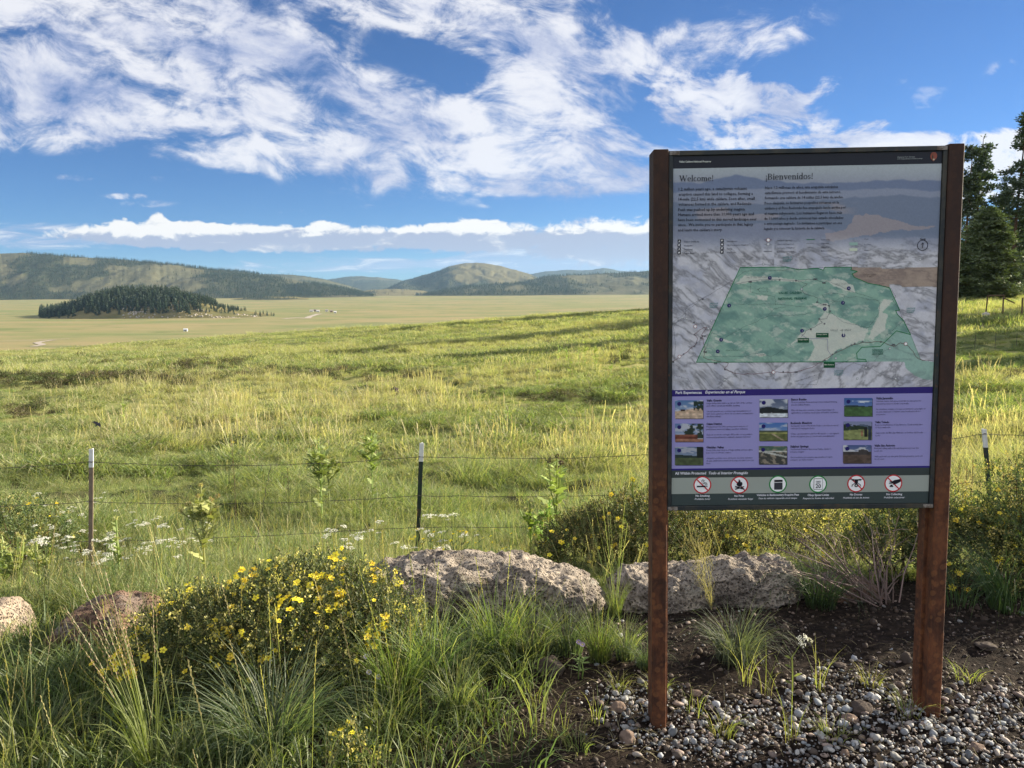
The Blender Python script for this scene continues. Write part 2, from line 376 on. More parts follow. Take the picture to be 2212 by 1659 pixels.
_r = np.concatenate([[0.05], np.exp(np.linspace(math.log(.5), math.log(15500), 620))])
_a = np.concatenate([np.radians(np.linspace(-44, 44, 520)), np.radians(np.linspace(46, 314, 110))])
rr, aa = np.meshgrid(_r, _a, indexing='ij')
gx, gy = rr*np.sin(aa), rr*np.cos(aa)
gz = H(gx, gy)
nr, na_ = rr.shape
I = np.arange(nr*na_).reshape(nr, na_); In = np.roll(I, -1, axis=1)
Fq = np.stack([I[:-1], In[:-1], In[1:], I[1:]], -1).reshape(-1, 4)[:, ::-1]
def f_ground(b):
    p = pos(b); s = b.n('ShaderNodeSeparateXYZ', i={0: p}); x, y, z = s.outputs
    # soil apron with gravel around the sign
    ed = b.noise(p, 2.2, 4, .6).outputs[0]
    m1 = b.ramp(b.m('ADD', x, b.m('MULTIPLY', b.m('SUBTRACT', ed, .5), 1.2)), -.35, .1)
    m2 = b.ramp(b.m('ADD', y, b.m('MULTIPLY', b.m('SUBTRACT', ed, .5), .5)), 4.4, 3.9)
    soil = b.m('MULTIPLY', m1, m2)
    n1 = b.noise(p, 26, 6, .65).outputs[0]; n2 = b.noise(p, 3, 3).outputs[0]
    soilc = b.mix(b.ramp(n1, .35, .7), (.010, .007, .0055), (.034, .024, .018))
    n3 = b.noise(p, 1.3, 6, .6).outputs[0]; n4 = b.noise(p, .13, 4, .6).outputs[0]
    grs = b.mix(b.ramp(n3, .35, .65), (.08, .10, .035), (.16, .18, .065))
    grs = b.mix(b.ramp(n4, .4, .62), grs, (.26, .25, .09))
    near = b.mix(b.ramp(n2, .4, .6), (.016, .013, .008), (.032, .032, .014))
    ln = b.v('LENGTH', p).outputs['Value']
    g = b.mix(b.ramp(ln, 7, 26), near, grs)
    g = b.mix(soil, g, soilc)
    # valley floor
    q = b.n('ShaderNodeMapping', i={0: p, 3: (.0012, .0028, 0)}).outputs[0]
    v1 = b.noise(q, 2.2, 7, .62).outputs[0]; v2 = b.noise(q, 9, 5, .6).outputs[0]
    val = b.mix(b.ramp(v1, .38, .62), (.27, .225, .11), (.185, .20, .08))
    val = b.mix(b.ramp(v2, .52, .72), val, (.12, .15, .055))
    val = b.mix(b.ramp(v2, .3, .18), val, (.32, .26, .14))
    g = b.mix(b.ramp(z, -22, -34), g, val) if False else b.mix(b.ramp(ln, 260, 520), g, val)
    return pbr(b, g, .95, b.m('ADD', b.m('MULTIPLY', n1, .5), n3), .03, spec=.1)
M_ground = mat('ground', f_ground)
ground = mk('ground', np.stack([gx, gy, gz], -1).reshape(-1, 3), Fq, M_ground, smooth=True, kind='structure')

# ------------------------------------------------------------------ conifer meshes for far forests
def far_tree(seed, n, wide=.2, h=1., trunk=.06, name='conifer'):
    g = np.random.default_rng(seed); b = MB()
    b.tube([(0, 0, -.08), (0, 0, h*.5)], [.018, .01], 4, (.10, .075, .055))
    for i in range(n):
        t = trunk+(1-trunk)*((i+.5)/n)**.9
        z = h*t; r = wide*(1-t)**.75*g.uniform(.65, 1.1)+.008; a = g.uniform(0, 6.28)
        c, s = math.cos(a), math.sin(a); w = r*g.uniform(.35, .6)
        dz = g.uniform(.02, .06)
        V = [(0, 0, z+dz), (c*r-s*w, s*r+c*w, z-dz*g.uniform(.3, 1.4)), (c*r+s*w, s*r-c*w, z-dz*g.uniform(.3, 1.4)), (c*r*.55, s*r*.55, z-dz*1.5-.02)]
        k = g.uniform(.75, 1.2)
        b.add(V, [(0, 1, 3), (0, 3, 2), (1, 0, 2)], (.040*k, .068*k, .034*k))
    return b.mesh(name, M_needle)
FT = [far_tree(s, n, w, 1., t, 'distant_conifer') for s, n, w, t in ((1, 16, .17, .05), (2, 14, .22, .08), (3, 18, .14, .04))]

# ------------------------------------------------------------------ mountains
def f_hill(b):
    c = b.n('ShaderNodeVertexColor', layer_name='col').outputs[0]
    p = pos(b)
    n = b.noise(p, .02, 7, .65).outputs[0]; n2 = b.noise(p, .004, 5, .6).outputs[0]
    c = b.mix(b.ramp(n, .3, .7, 0, .5), c, b.mix(n2, (.05, .06, .03), (.2, .16, .085)))
    return pbr(b, b.mix(1., c, (.84, .86, .86), 'MULTIPLY'), .95, n, 6., spec=.05)
M_hill = mat('hill_slope', f_hill)
forest_P = []; forest_S = []
def hill(name, crest, Yc, Yb, seed, amp=.12, ntree=2500, bias=None, c0=(.125, .12, .072), c1=(.045, .056, .032), th=20., sink=6, prof=.5):
    cx = [c[0] for c in crest]; px = np.linspace(cx[0], cx[-1], max(60, int((cx[-1]-cx[0])/2.5)))
    py = np.interp(px, cx, [c[1] for c in crest])
    py = py+1.1*fbm(px*.06, px*0+seed, o=3)+.6*fbm(px*.3, px*0+seed+5, o=2)
    tt = np.concatenate([np.linspace(0, 1, 60), np.linspace(1.06, 1.7, 10)])
    PX, T = np.meshgrid(px, tt, indexing='ij')
    zc = np.array([at(a_, b_, Yc)[2] for a_, b_ in zip(px, py)])[:, None]
    U = np.array([ray(a_, 640)[0] for a_ in px])[:, None]
    Y = Yb+(Yc-Yb)*T; X = U*Y
    zb = Hs(X, Y)-sink
    tc = np.clip(T, 0, 1); s = prof*tc+(1-prof)*np.sin(tc*math.pi/2)**1.5
    bk = np.clip(T-1, 0, 1)
    hgt = np.maximum(zc-zb, 0)
    k = 1/(Yc*.07)
    rid = np.abs(fbm(X*k+seed, Y*k*.45+seed*1.7, o=5, g=.55))*2-.35
    env = np.sin(np.clip(tc, 0, 1)*math.pi)**.8
    Z = zb+hgt*s*(1-.8*bk)+hgt*amp*rid*env
    m = fbm(X*k*1.6+seed*3, Y*k*1.1+4, o=5, g=.6)*2.2
    if bias: m = m+bias(PX, T)
    m = np.clip(m*2.2+.5, 0, 1)
    col = np.array(c0)*(1-m[..., None])+np.array(c1)*m[..., None]
    col *= (1+.25*fbm(X*k*9, Y*k*9, o=3))[..., None]
    n0, n1 = PX.shape; I = np.arange(n0*n1).reshape(n0, n1)
    F = np.stack([I[:-1, :-1], I[1:, :-1], I[1:, 1:], I[:-1, 1:]], -1).reshape(-1, 4)
    o = mk(name, np.stack([X, Y, Z], -1).reshape(-1, 3), F, M_hill, col=col.reshape(-1, 3), smooth=True, kind='structure')
    g = np.random.default_rng(seed*7+1); got = 0; tries = 0
    pw = g.random((ntree*8, 2)); fi = pw[:, 0]*(n0-1); fj = pw[:, 1]**.8*59.5
    i = fi.astype(int); j = fj.astype(int); di, dj = fi-i, fj-j
    def L(A): return (A[i, j]*(1-dj)+A[i, j+1]*dj)*(1-di)+(A[i+1, j]*(1-dj)+A[i+1, j+1]*dj)*di
    mm = L(m); keep = g.random(len(mm)) < (mm**1.6)*.95+.03
    keep &= (L(Z)-L(zb) > sink+2)
    ids = np.where(keep)[0][:ntree]
    P = np.stack([L(X), L(Y), L(Z)-1], -1)[ids]
    forest_P.append(P); forest_S.append(th*g.uniform(.55, 1.15, len(ids)))
    return o
b_ = lambda cx, cy, rx, ry, a: (lambda PX, T: a*np.exp(-((PX-cx)/rx)**2-((T-cy)/ry)**2))
def bs(*L): return lambda PX, T: sum(b_(*l)(PX, T) for l in L)
hill('mountain', [(-420, 560), (-200, 545), (0, 547.5), (52, 545.8), (139, 552.7), (260, 559.7), (347, 568), (434, 578.8), (521, 586.7), (573, 594), (625, 603), (694, 615), (768, 627), (830, 643)], 5400, 4200, 2, .16, 9500,
     bs((100, .45, 90, .35, 1.1), (0, .05, 900, .14, .9), (330, .95, 260, .12, .7), (640, .5, 130, .6, 1.0), (300, .5, 110, .3, -.9), (30, .93, 60, .1, -.8), (430, .45, 90, .25, -.4), (10, .35, 40, .12, -.7)), th=21)
hill('mountain', [(500, 598), (573, 592), (620, 593), (660, 596), (706, 604), (770, 622), (800, 634)], 8200, 6000, 5, .1, 500, lambda a, t: .45+0*a, c0=(.11, .11, .06), th=22)
hill('mountain', [(660, 612), (710, 603.5), (735, 600), (762, 597), (790, 597), (814, 599), (866, 604.5), (910, 622)], 12500, 9500, 6, .1, 300, lambda a, t: .6+0*a, c1=(.035, .05, .03))
hill('mountain', [(800, 636), (838, 622), (873, 606.5), (908, 596), (953, 584), (970, 576.5), (988, 571.5), (1010, 567.8), (1031, 567), (1050, 569), (1075, 573), (1109, 582), (1144, 592), (1168, 603), (1200, 612), (1290, 628)], 8600, 6600, 9, .22, 2600,
     bs((900, .4, 120, .5, .5), (1010, .55, 20, .35, -.9), (1075, .6, 16, .35, -.8), (1110, .7, 60, .3, -.3), (1030, .3, 60, .3, .45), (1040, .98, 90, .1, -.6)), c0=(.15, .13, .065), th=20)
hill('mountain', [(1100, 604), (1144, 592.5), (1179, 586), (1231, 583), (1265, 584), (1304, 578.5), (1338, 585), (1400, 589), (1500, 596), (1620, 612)], 14000, 10500, 12, .1, 300, lambda a, t: .7+0*a, c1=(.035, .05, .03))
hill('mountain', [(1040, 634), (1085, 622), (1127, 611), (1179, 597), (1231, 594), (1300, 591), (1370, 587.5), (1397, 585), (1480, 578), (1600, 572), (1800, 580), (2050, 590), (2350, 596)], 6100, 4700, 14, .2, 4200,
     bs((1300, .35, 260, .35, .55), (1260, .75, 60, .18, -1.2), (1340, .55, 60, .12, -.8), (1160, .6, 60, .5, .5), (1200, .97, 200, .08, .9)), th=20)
hill('foothill', [(560, 636), (600, 620), (658, 611.5), (700, 617), (745, 625), (797, 637), (840, 646)], 4900, 4350, 17, .12, 1500, lambda a, t: 1.2+0*a, th=21)
hill('foothill', [(850, 644), (866, 641), (918, 636.5), (953, 628), (1005, 619.5), (1075, 614), (1127, 612), (1200, 618), (1300, 630), (1380, 640)], 5600, 4600, 19, .1, 2600, lambda a, t: 1.0-1.6*np.exp(-((a-1115)/24)**2-((t-.6)/.3)**2)+0*a, th=21)
hill('bench', [(740, 640), (790, 627), (804, 625.5), (873, 624.5), (915, 628), (960, 642)], 6300, 5700, 21, .1, 260, lambda a, t: -.7+0*a, c0=(.21, .18, .09), th=18)
hill('foothill', [(440, 650), (521, 644), (573, 640), (642, 641.5), (694, 647.5), (720, 652)], 4250, 3500, 23, .1, 130, lambda a, t: -.35+0*a, c0=(.24, .2, .08), th=17, sink=3)
FP = np.vstack(forest_P); FSc = np.concatenate(forest_S); nf = len(FP)
fr = scatter('distant_forest', FP, np.stack([np.zeros(nf), np.zeros(nf), rng.uniform(0, 6.28, nf)], -1), np.stack([FSc*1.25, FSc*1.25, FSc], -1), rng.integers(0, 3, nf), FT)
tag(fr, 'dark conifer forest covering the slopes of the distant mountains', 'forest')

# wooded knoll rising from the valley floor
KC = on(300, 1640); KX, KY = KC[0], KC[1]
def knoll_h(x, y):
    u = np.asarray(1106+1690*x/y)
    q = np.interp(u, (78, 130, 200, 260, 330, 400, 450, 480, 520, 560, 610), (0, 6, 27, 39, 46, 40, 29, 18, 11, 5, 0))/46.
    v = np.clip(1-((y-KY-30)/np.where(y < KY+30, 170, 190))**2, 0, 1)
    h = 46*q*v**.9
    return h*(1+.10*fbm(x*.02, y*.02, o=4))+4*fbm(x*.012+3, y*.012, o=3)*np.clip(h/8, 0, 1)
kx, ky = np.meshgrid(np.linspace(KX-330, KX+340, 200), np.linspace(KY-160, KY+240, 110), indexing='ij')
kh = knoll_h(kx, ky); kz = Hs(kx, ky)+bumps(kx, ky)-2+kh*1.04
I = np.arange(kx.size).reshape(kx.shape)
kc = np.array((.21, .18, .075))+np.array((.06, .035, .02))*fbm(kx*.03, ky*.03)[..., None]*2
mk('knoll', np.stack([kx, ky, kz], -1).reshape(-1, 3), np.stack([I[:-1, :-1], I[1:, :-1], I[1:, 1:], I[:-1, 1:]], -1).reshape(-1, 4), M_hill, col=kc.reshape(-1, 3), smooth=True, kind='structure')
kzf = lambda x, y: float(Hs(x, y)+bumps(x, y)-2+knoll_h(x, y)*1.04)
KT = [far_tree(20+s, n, w, 1., t, 'conifer') for s, n, w, t in ((1, 46, .15, .06), (2, 40, .19, .1), (3, 52, .125, .05), (4, 38, .17, .14))]
g = np.random.default_rng(11); pts = []
tries = 0
while len(pts) < 1250 and tries < 60000:
    tries += 1
    y = KY+g.uniform(-125, 120); px_ = g.uniform(82, 560); x = (px_-1106)/1690*y
    h = float(knoll_h(x, y)); u = (px_-300)/222
    if h < 1.2+max(0, u)*9 or g.random() > (1.15-max(0, u)*.62): continue
    if y < KY-60 and h < 12+6*fbm(x*.02, 1.) and g.random() < .8: continue
    pts.append((x, y))
for _ in range(26):                                     # scattered along the rocky tail
    y = KY+g.uniform(-90, 20); pts.append(((g.uniform(420, 600)-1106)/1690*y, y))
pts.sort(key=lambda p: p[1])
n_ind = 290; pts = pts[:1000] if False else pts
for k, (x, y) in enumerate(pts[:n_ind]):
    s = g.uniform(13, 26)*(.5 if x/y > -.40 else (.75 if x/y < -.56 else 1))
    o = inst('conifer', KT[k % 4], None, (x, y, kzf(x, y)-.6), (0, 0, g.uniform(0, 6.28)), (s*1.25, s*1.25, s))
    q_ = 1106+1690*x/y; zn = 0 if q_ > 470 else (1 if q_ < 170 else (2 if y < KY-70 else 3))
    tag(o, ('small conifer on the low rocky right tail of the wooded knoll', 'conifer on the low left flank of the wooded knoll', 'conifer of the front rows at the rocky foot of the wooded knoll', 'dark conifer high up among others on the wooded knoll')[zn], 'tree', ('conifers on the right tail of the knoll', 'conifers on the left flank of the knoll', 'conifers in the front rows of the knoll', 'conifers high on the knoll')[zn])
rest = pts[n_ind:]; n = len(rest)
o = scatter('conifer_forest', [(x, y, kzf(x, y)-.6) for x, y in rest], [(0, 0, g.uniform(0, 6.28)) for _ in rest], [(s*1.25, s*1.25, s) for s in g.uniform(17, 27, n)*np.array([.45 if x/y > -.375 else (.7 if x/y > -.42 else 1.) for x, y in rest])], g.integers(0, 4, n), KT)
tag(o, 'mass of dark conifers on the top and back of the wooded knoll', 'forest')
# pale rocks on the foot of the knoll
def rockmesh(seed, n=1, rough=.35, col=(.3, .27, .24), mat_=None, name='rock', oct_=3):
    V, F = icos(n); d = 1+rough*fbm(V[:, 0]*1.3+seed*3.1, V[:, 1]*1.3+seed, V[:, 2]*1.3+5, o=oct_)*1.6
    V = V*d[:, None]; V[:, 2] *= .75
    return mesh(name, V, F, mat_ or M_vc, np.tile(col, (len(V), 1)))
RK = [rockmesh(s, 1, .4, (.34, .3, .25), name='pale_rock') for s in (1, 2, 3)]
rp = [((g.uniform(270, 560)-1106)/1690*y, y) for y in KY+g.uniform(-140, -70, 330)]
rp = [p for p in rp if knoll_h(*p) > .8 and fbm(p[0]*.03, p[1]*.03) > -.12]
o = scatter('pale_rocks', [(x, y, kzf(x, y)) for x, y in rp], g.uniform(0, 6.28, (len(rp), 3)), g.uniform(.6, 2.6, len(rp)), g.integers(0, 3, len(rp)), RK)
tag(o, 'pale boulders strewn over the grassy foot of the wooded knoll', 'rocks')

# tracks on the valley floor
M_track = mat('pale_dirt', lambda b: pbr(b, b.mix(b.noise(pos(b), .2, 4).outputs[0], (.3, .25, .2), (.42, .37, .31)), .95))
def floor_at(px, py):
    d = ray(px, py); Y = (-45.2-CAMZ)/d[2]
    for _ in range(4): Y = (float(H(d[0]*Y, Y))-CAMZ)/d[2]
    return np.array([d[0]*Y, Y, CAMZ+d[2]*Y])
def track(name, pts, w):
    P = [floor_at(*p) for p in pts]; Q = []
    for a, c in zip(P[:-1], P[1:]):
        for t in np.linspace(0, 1, 12, endpoint=False): Q.append(a*(1-t)+c*t)
    Q.append(P[-1]); V = []
    for i, p in enumerate(Q):
        d = Q[min(i+1, len(Q)-1)]-Q[max(0, i-1)]; nrm = np.array([-d[1], d[0], 0]); nrm /= np.linalg.norm(nrm)+1e-9
        for s in (-1, 1):
            q = p+nrm*s*w/2*(1+.3*vnoise(i*.7, s)); q[2] = float(H(q[0], q[1]))+.35; V.append(q)
    F = [(2*i, 2*i+1, 2*i+3, 2*i+2) for i in range(len(Q)-1)]
    mk(name, V, F, M_track, kind='structure')
track('dirt_track', [(72, 749), (92, 745), (80, 740.5), (96, 737.5), (118, 735)], 6)
track('dirt_track', [(612, 689), (640, 686.5), (662, 688), (672, 683), (690, 678)], 12)
track('dirt_track', [(-30, 738), (60, 736), (150, 732.5)], 3)

# tiny buildings on the valley floor
def house(px, py, w, d, h, wall, roofc, rot, name, label, cat, group=None):
    p = floor_at(px, py); t = empty(name, p); t.rotation_euler = (0, 0, rot)
    b = MB(); b.box((-w/2, -d/2, -.6), (w/2, d/2, h)); b.add([(-w/2, -d/2, h), (w/2, -d/2, h), (w/2, d/2, h), (-w/2, d/2, h), (-w/2, 0, h*1.5), (w/2, 0, h*1.5)], [(0, 4, 3), (1, 2, 5)])
    me = b.mesh('wall', flatm('wall_paint', wall)); inst('wall', me, t)
    r = MB()
    for s in (-1, 1): 
        a = np.array([(-w/2-.3, 0, h*1.52), (w/2+.3, 0, h*1.52), (w/2+.3, s*(d/2+.4), h*.95), (-w/2-.3, s*(d/2+.4), h*.95)]); c = a+(0, 0, .15)
        r.add(np.vstack([a, c]), [(0, 1, 2, 3), (7, 6, 5, 4), (0, 4, 5, 1), (1, 5, 6, 2), (2, 6, 7, 3), (3, 7, 4, 0)])
    inst('roof', r.mesh('roof', flatm('roof_sheet', roofc)), t)
    dm = MB(); dm.box((-.5, -d/2-.06, -.5), (.5, -d/2-.002, h*.75)); inst('door', dm.mesh('door', flatm('door_paint', (.08, .06, .05))), t)
    wm = MB(); wm.box((-.6, -d/2-.05, h*.4), (.6, -d/2-.002, h*.75)); wme = wm.mesh('window', flatm('window_glass', (.04, .05, .07), .2))
    for s in (-1, 1): inst('window', wme, t, (s*w*.3, 0, 0))
    tag(t, label, cat, group); return t
G_ = 'ranch buildings far out in the valley'
for px, py, w, c, rc, lab in ((673, 673.5, 9, (.75, .73, .7), (.45, .42, .4), 'leftmost white ranch building far out on the valley floor'),
                              (680.5, 672.5, 6, (.3, .22, .17), (.2, .16, .14), 'small brown hut between two white ranch buildings on the valley floor'),
                              (687, 674, 8, (.75, .73, .7), (.6, .58, .55), 'white ranch building just right of the small brown hut'),
                              (706, 673, 7, (.7, .68, .65), (.3, .28, .27), 'white ranch building standing apart with a dark roof'),
                              (716, 674.5, 6, (.35, .25, .2), (.25, .2, .18), 'dark ranch shed near the right end of the row'),
                              (724, 676.5, 6, (.75, .73, .7), (.65, .62, .6), 'lowest and rightmost white shed of the ranch buildings')):
    house(px, py, w, 6, 3.2, c, rc, .2, 'ranch_building', lab, 'building', G_)
house(401, 715.5, 4.6, 2.6, 2.2, (.8, .8, .8), (.75, .75, .75), .1, 'white_cabin', 'lone small white cabin on the open valley floor below the knoll', 'building')
house(757, 652, 30, 12, 5, (.2, .13, .1), (.16, .1, .08), .0, 'long_barn', 'long low brown barn at the foot of the far wooded hill', 'building')

# ================================================================== grass
def blades(n, hgt, spread, lean, w, seed, cols, segs=3, droop=.5, name='grass_clump', stiff=0., jit=.3, radial=True, heads=0, headcol=(.42, .34, .16), mt=None, az0=None):
    "a tuft of curved tapering blades, root at the origin"
    g = np.random.default_rng(seed); n = int(n)
    az = g.uniform(0, 2*math.pi, n); rr_ = spread*np.sqrt(g.random(n))*.5
    if az0 is not None: az = az0[0]+az0[1]*g.normal(0, 1, n)
    L = hgt*g.uniform(1-jit*1.6, 1+jit, n); ln_ = lean*g.uniform(.15, 1.15, n); dr = droop*g.uniform(.4, 1.3, n)
    root = np.stack([rr_*np.cos(az), rr_*np.sin(az), np.full(n, -.02)*hgt], -1)
    az2 = az+g.normal(0, .5, n); dirh = np.stack([np.cos(az2), np.sin(az2), 0*az], -1)
    face = g.uniform(0, math.pi, n); sd = np.stack([np.cos(face), np.sin(face), 0*az], -1)
    V = []; C = []; c = np.array(cols)[g.integers(0, len(cols), n)]*g.uniform(.75, 1.25, (n, 1))
    ts = np.linspace(0, 1, segs+1)
    for k, t in enumerate(ts):
        a = ln_*t+dr*t*t
        hx_ = L*(np.sin(a)*.75*t+.05*t); hz_ = L*t*np.cos(a*.75)
        p = root+dirh*hx_[:, None]+np.stack([0*hz_, 0*hz_, hz_], -1)
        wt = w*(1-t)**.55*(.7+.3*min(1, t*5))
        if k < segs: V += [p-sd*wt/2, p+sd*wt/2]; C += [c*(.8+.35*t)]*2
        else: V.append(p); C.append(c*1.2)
    Vv = np.stack(V, 1); nv = Vv.shape[1]; Cc = np.stack(C, 1)
    F = []
    base = np.arange(n)*nv
    for k in range(segs-1): F.append(np.stack([base+2*k, base+2*k+1, base+2*k+3, base+2*k+2], -1))
    quads = np.concatenate(F) if F else np.zeros((0, 4), int)
    tri = np.stack([base+2*segs-2, base+2*segs-1, base+2*segs], -1)
    faces = [tuple(f) for f in quads.tolist()]+[tuple(f) for f in tri.tolist()]
    mb = MB(); mb.add(Vv.reshape(-1, 3), faces, Cc.reshape(-1, 3))
    for _ in range(heads):                                  # seed stalks
        a = g.uniform(0, 2*math.pi) if az0 is None else az0[0]+az0[1]*g.normal(); L_ = hgt*g.uniform(1.25, 1.9); le = lean*g.uniform(.2, .9)
        d = np.array([math.cos(a), math.sin(a), 0]); P = []
        for t in np.linspace(0, 1, 6): P.append(d*(spread*.2+L_*math.sin(le*(.6+.5*t))*t*.8)+np.array([0, 0, L_*t*math.cos(le*.7)]))
        stalk(mb, P, w*.42, cols[0], headcol, g, w*1.25)
    return mb.mesh(name, mt or M_grass)
def stalk(mb, P, w, c, hc, g, hw):
    "thin stem with a spike of small spikelets on its last third"
    P = [np.array(p, float) for p in P]; ax = np.array([1., 0, 0])
    s2 = np.array([g.normal(), g.normal(), 0]); s2 /= np.linalg.norm(s2)+1e-6
    V = []
    for i, p in enumerate(P): V += [p-s2*w/2, p+s2*w/2]
    mb.add(V, [(2*i, 2*i+1, 2*i+3, 2*i+2) for i in range(len(P)-1)], np.array(c)*1.1)
    n = 13
    for j in range(n):
        t = .66+.34*j/n; f = t*(len(P)-1); i = min(int(f), len(P)-2); p = P[i]*(1-f+i)+P[i+1]*(f-i); d = P[i+1]-P[i]; d /= np.linalg.norm(d)
        q = s2*(1 if j % 2 else -1); l = hw*2.6
        mb.add([p, p+d*l*.5+q*hw*.55, p+d*l, p+d*l*.45-q*hw*.1], [(0, 1, 2, 3)], np.array(hc)*g.uniform(.8, 1.2))
GC = [(.205, .26, .088), (.26, .295, .11), (.325, .33, .145), (.115, .17, .055)]
GY_ = [(.42, .395, .21), (.35, .35, .145), (.51, .46, .29), (.28, .31, .115)]
GB = [(.075, .12, .06), (.09, .135, .065), (.12, .15, .06), (.16, .17, .09)]
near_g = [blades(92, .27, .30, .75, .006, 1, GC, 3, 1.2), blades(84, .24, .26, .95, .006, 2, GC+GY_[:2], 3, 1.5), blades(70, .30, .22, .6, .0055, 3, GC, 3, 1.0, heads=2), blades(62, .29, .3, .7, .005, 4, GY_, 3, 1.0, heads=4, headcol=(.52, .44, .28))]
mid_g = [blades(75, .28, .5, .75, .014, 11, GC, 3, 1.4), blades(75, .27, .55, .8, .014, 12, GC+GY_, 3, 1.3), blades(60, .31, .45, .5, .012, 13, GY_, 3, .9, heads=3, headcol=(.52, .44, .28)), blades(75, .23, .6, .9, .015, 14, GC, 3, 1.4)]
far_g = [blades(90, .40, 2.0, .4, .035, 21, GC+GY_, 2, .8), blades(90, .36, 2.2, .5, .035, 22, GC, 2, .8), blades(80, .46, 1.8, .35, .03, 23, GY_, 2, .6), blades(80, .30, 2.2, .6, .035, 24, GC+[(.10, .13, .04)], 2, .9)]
def fan(n, Y0, Y1, a=41, p=1.):
    u = rng.random(n); Y = Y0*(Y1/Y0)**(u**p); az = np.radians(rng.uniform(-a, a, n)); return np.tan(az)*Y, Y
def field(name, n, Y0, Y1, meshes, s0, s1, label, p=1., soil=False, yel=.5):
    x, y = fan(n, Y0, Y1, p=p)
    keep = np.ones(n, bool)
    if soil: keep &= ~((y < 4.3+.25*vnoise(x*2, y*2)) & (x > -.25+.3*vnoise(x*3, y*3)))
    x, y = x[keep], y[keep]; n = len(x)
    ny = fbm(x*.16, y*.10+5, o=4)+yel*.0
    yb = ny+.4*rng.normal(0, .35, n)+(yel-.5)
    idx = np.where(yb > .12, 2, np.where(rng.random(n) < .5, 0, np.where(yb < -.12, 3, 1)))
    if len(meshes) == 4 and soil: idx = np.where(yb > .12, 3, np.where(rng.random(n) < .5, 0, np.where(yb < -.1, 1, 2)))
    tu = np.clip(vnoise(x*.75, y*.75)*1.1+.5, 0, 1); sc = rng.uniform(s0, s1, n)*(.42+.85*tu if Y1 < 100 else 1+.5*fbm(x*.3, y*.3, o=2)); sc = np.maximum(sc, .25*s0)*np.clip(.48+(y-5.6)*.22, .48, 1)
    o = scatter(name, np.stack([x, y, H(x, y)], -1), np.stack([rng.normal(0, .08, n), rng.normal(0, .08, n), rng.uniform(0, 6.28, n)], -1), np.stack([sc*1.1, sc*1.1, sc], -1), idx, meshes)
    tag(o, label, 'grass'); return o
field('meadow_grass', 10500, 4.2, 15, near_g, .65, 1.25, 'tussocky green and straw meadow grass around the wire fence', soil=True, p=1.1)
field('meadow_grass', 16000, 13, 52, mid_g, .65, 1.3, 'yellow green tussock grass on the open middle meadow', p=.95, yel=.56)
field('hillside_grass', 15000, 48, 215, far_g, .6, 1.15, 'sunlit grass on the long hillside beyond the meadow', p=.9, yel=.5)
x, y = rng.uniform(-3.2, .6, 2600), rng.uniform(2.0, 4.4, 2600)
dn = fbm(x*1.2, y*1.2, o=3)+np.clip((-.38-x)*1.1, -1, .65)
k = (dn > .15+rng.normal(0, .2, len(x)))
x, y = x[k], y[k]; n = len(x)
low_g = [blades(26, .13, .16, .7, .0048, 31, [(.13, .18, .05), (.20, .24, .08), (.09, .13, .045)], 3, .9), blades(22, .10, .14, .9, .006, 32, [(.09, .13, .04), (.14, .18, .06)], 2, 1.), blades(14, .2, .1, .4, .0042, 33, [(.26, .27, .10), (.2, .22, .08)], 3, .5, heads=1)]
o = scatter('ground_weeds', np.stack([x, y, H(x, y)], -1), np.stack([0*x, 0*x, rng.uniform(0, 6.28, n)], -1), rng.uniform(.6, 1.5, n), rng.choice([0, 1, 2], n, p=[.5, .35, .15]), low_g)
tag(o, 'short weeds and grass among the plants in the foreground', 'weeds')
# low dark shrubs in a band across the hillside and in the meadow hollows
def shrubmesh(n, seed, c, w=.5, h=.35, ls=.03, name='low_shrub', stem=(.06, .045, .035)):
    g = np.random.default_rng(seed); mb = MB()
    for i in range(9):
        a = g.uniform(0, 6.28); d = np.array([math.cos(a)*g.uniform(.2, 1)*w*.5, math.sin(a)*g.uniform(.2, 1)*w*.5, h*g.uniform(.6, 1)]); mb.tube([(0, 0, -.03), d*.5+(0, 0, .03), d], [.008, .006, .003], 3, stem)
    p = g.normal(0, 1, (n, 3)); p /= np.linalg.norm(p, axis=1)[:, None]; p *= g.uniform(.55, 1.03, (n, 1)); p[:, 2] = np.abs(p[:, 2])
    p *= (1+.25*fbm(p[:, 0]*2+seed, p[:, 1]*2, p[:, 2]*2, o=2))[:, None]; p = p*np.array([w/2, w/2, h])
    for q in p:
        d = g.normal(0, 1, 3); d /= np.linalg.norm(d); e = np.cross(d, g.normal(0, 1, 3)); e /= np.linalg.norm(e); l = ls*g.uniform(.6, 1.3)
        mb.add([q, q+d*l*.5+e*l*.3, q+d*l, q+d*l*.5-e*l*.3], [(0, 1, 2, 3)], np.array(c[int(g.integers(len(c)))])*g.uniform(.7, 1.3))
    return mb.mesh(name, M_leaf)
SH = [shrubmesh(420, 41, [(.06, .07, .028), (.10, .08, .045)], 1., .42, .06), shrubmesh(420, 42, [(.08, .07, .04), (.12, .09, .055)], 1.1, .34, .06), shrubmesh(380, 43, [(.055, .075, .026), (.09, .11, .04)], .9, .36, .06)]
P = []
def band(n, ctr, dy, sc=(.5, 1.2)):
    for _ in range(n):
        t = rng.random()*(len(ctr)-1); i = int(t); f = t-i; px = ctr[i][0]*(1-f)+ctr[i+1][0]*f; Y = ctr[i][1]*(1-f)+ctr[i+1][1]*f; Y += rng.normal(0, dy)
        q = on(px, Y); P.append((*q, rng.uniform(*sc)))
band(230, [(-80, 43.5), (60, 42.5), (200, 41.5), (330, 42), (420, 40)], 1.5, (.35, 1.1)); band(70, [(330, 52), (450, 57), (560, 58)], 3., (.4, 1.2)); band(150, [(420, 44), (600, 45), (800, 44), (960, 42)], 1.7, (.3, 1.0))
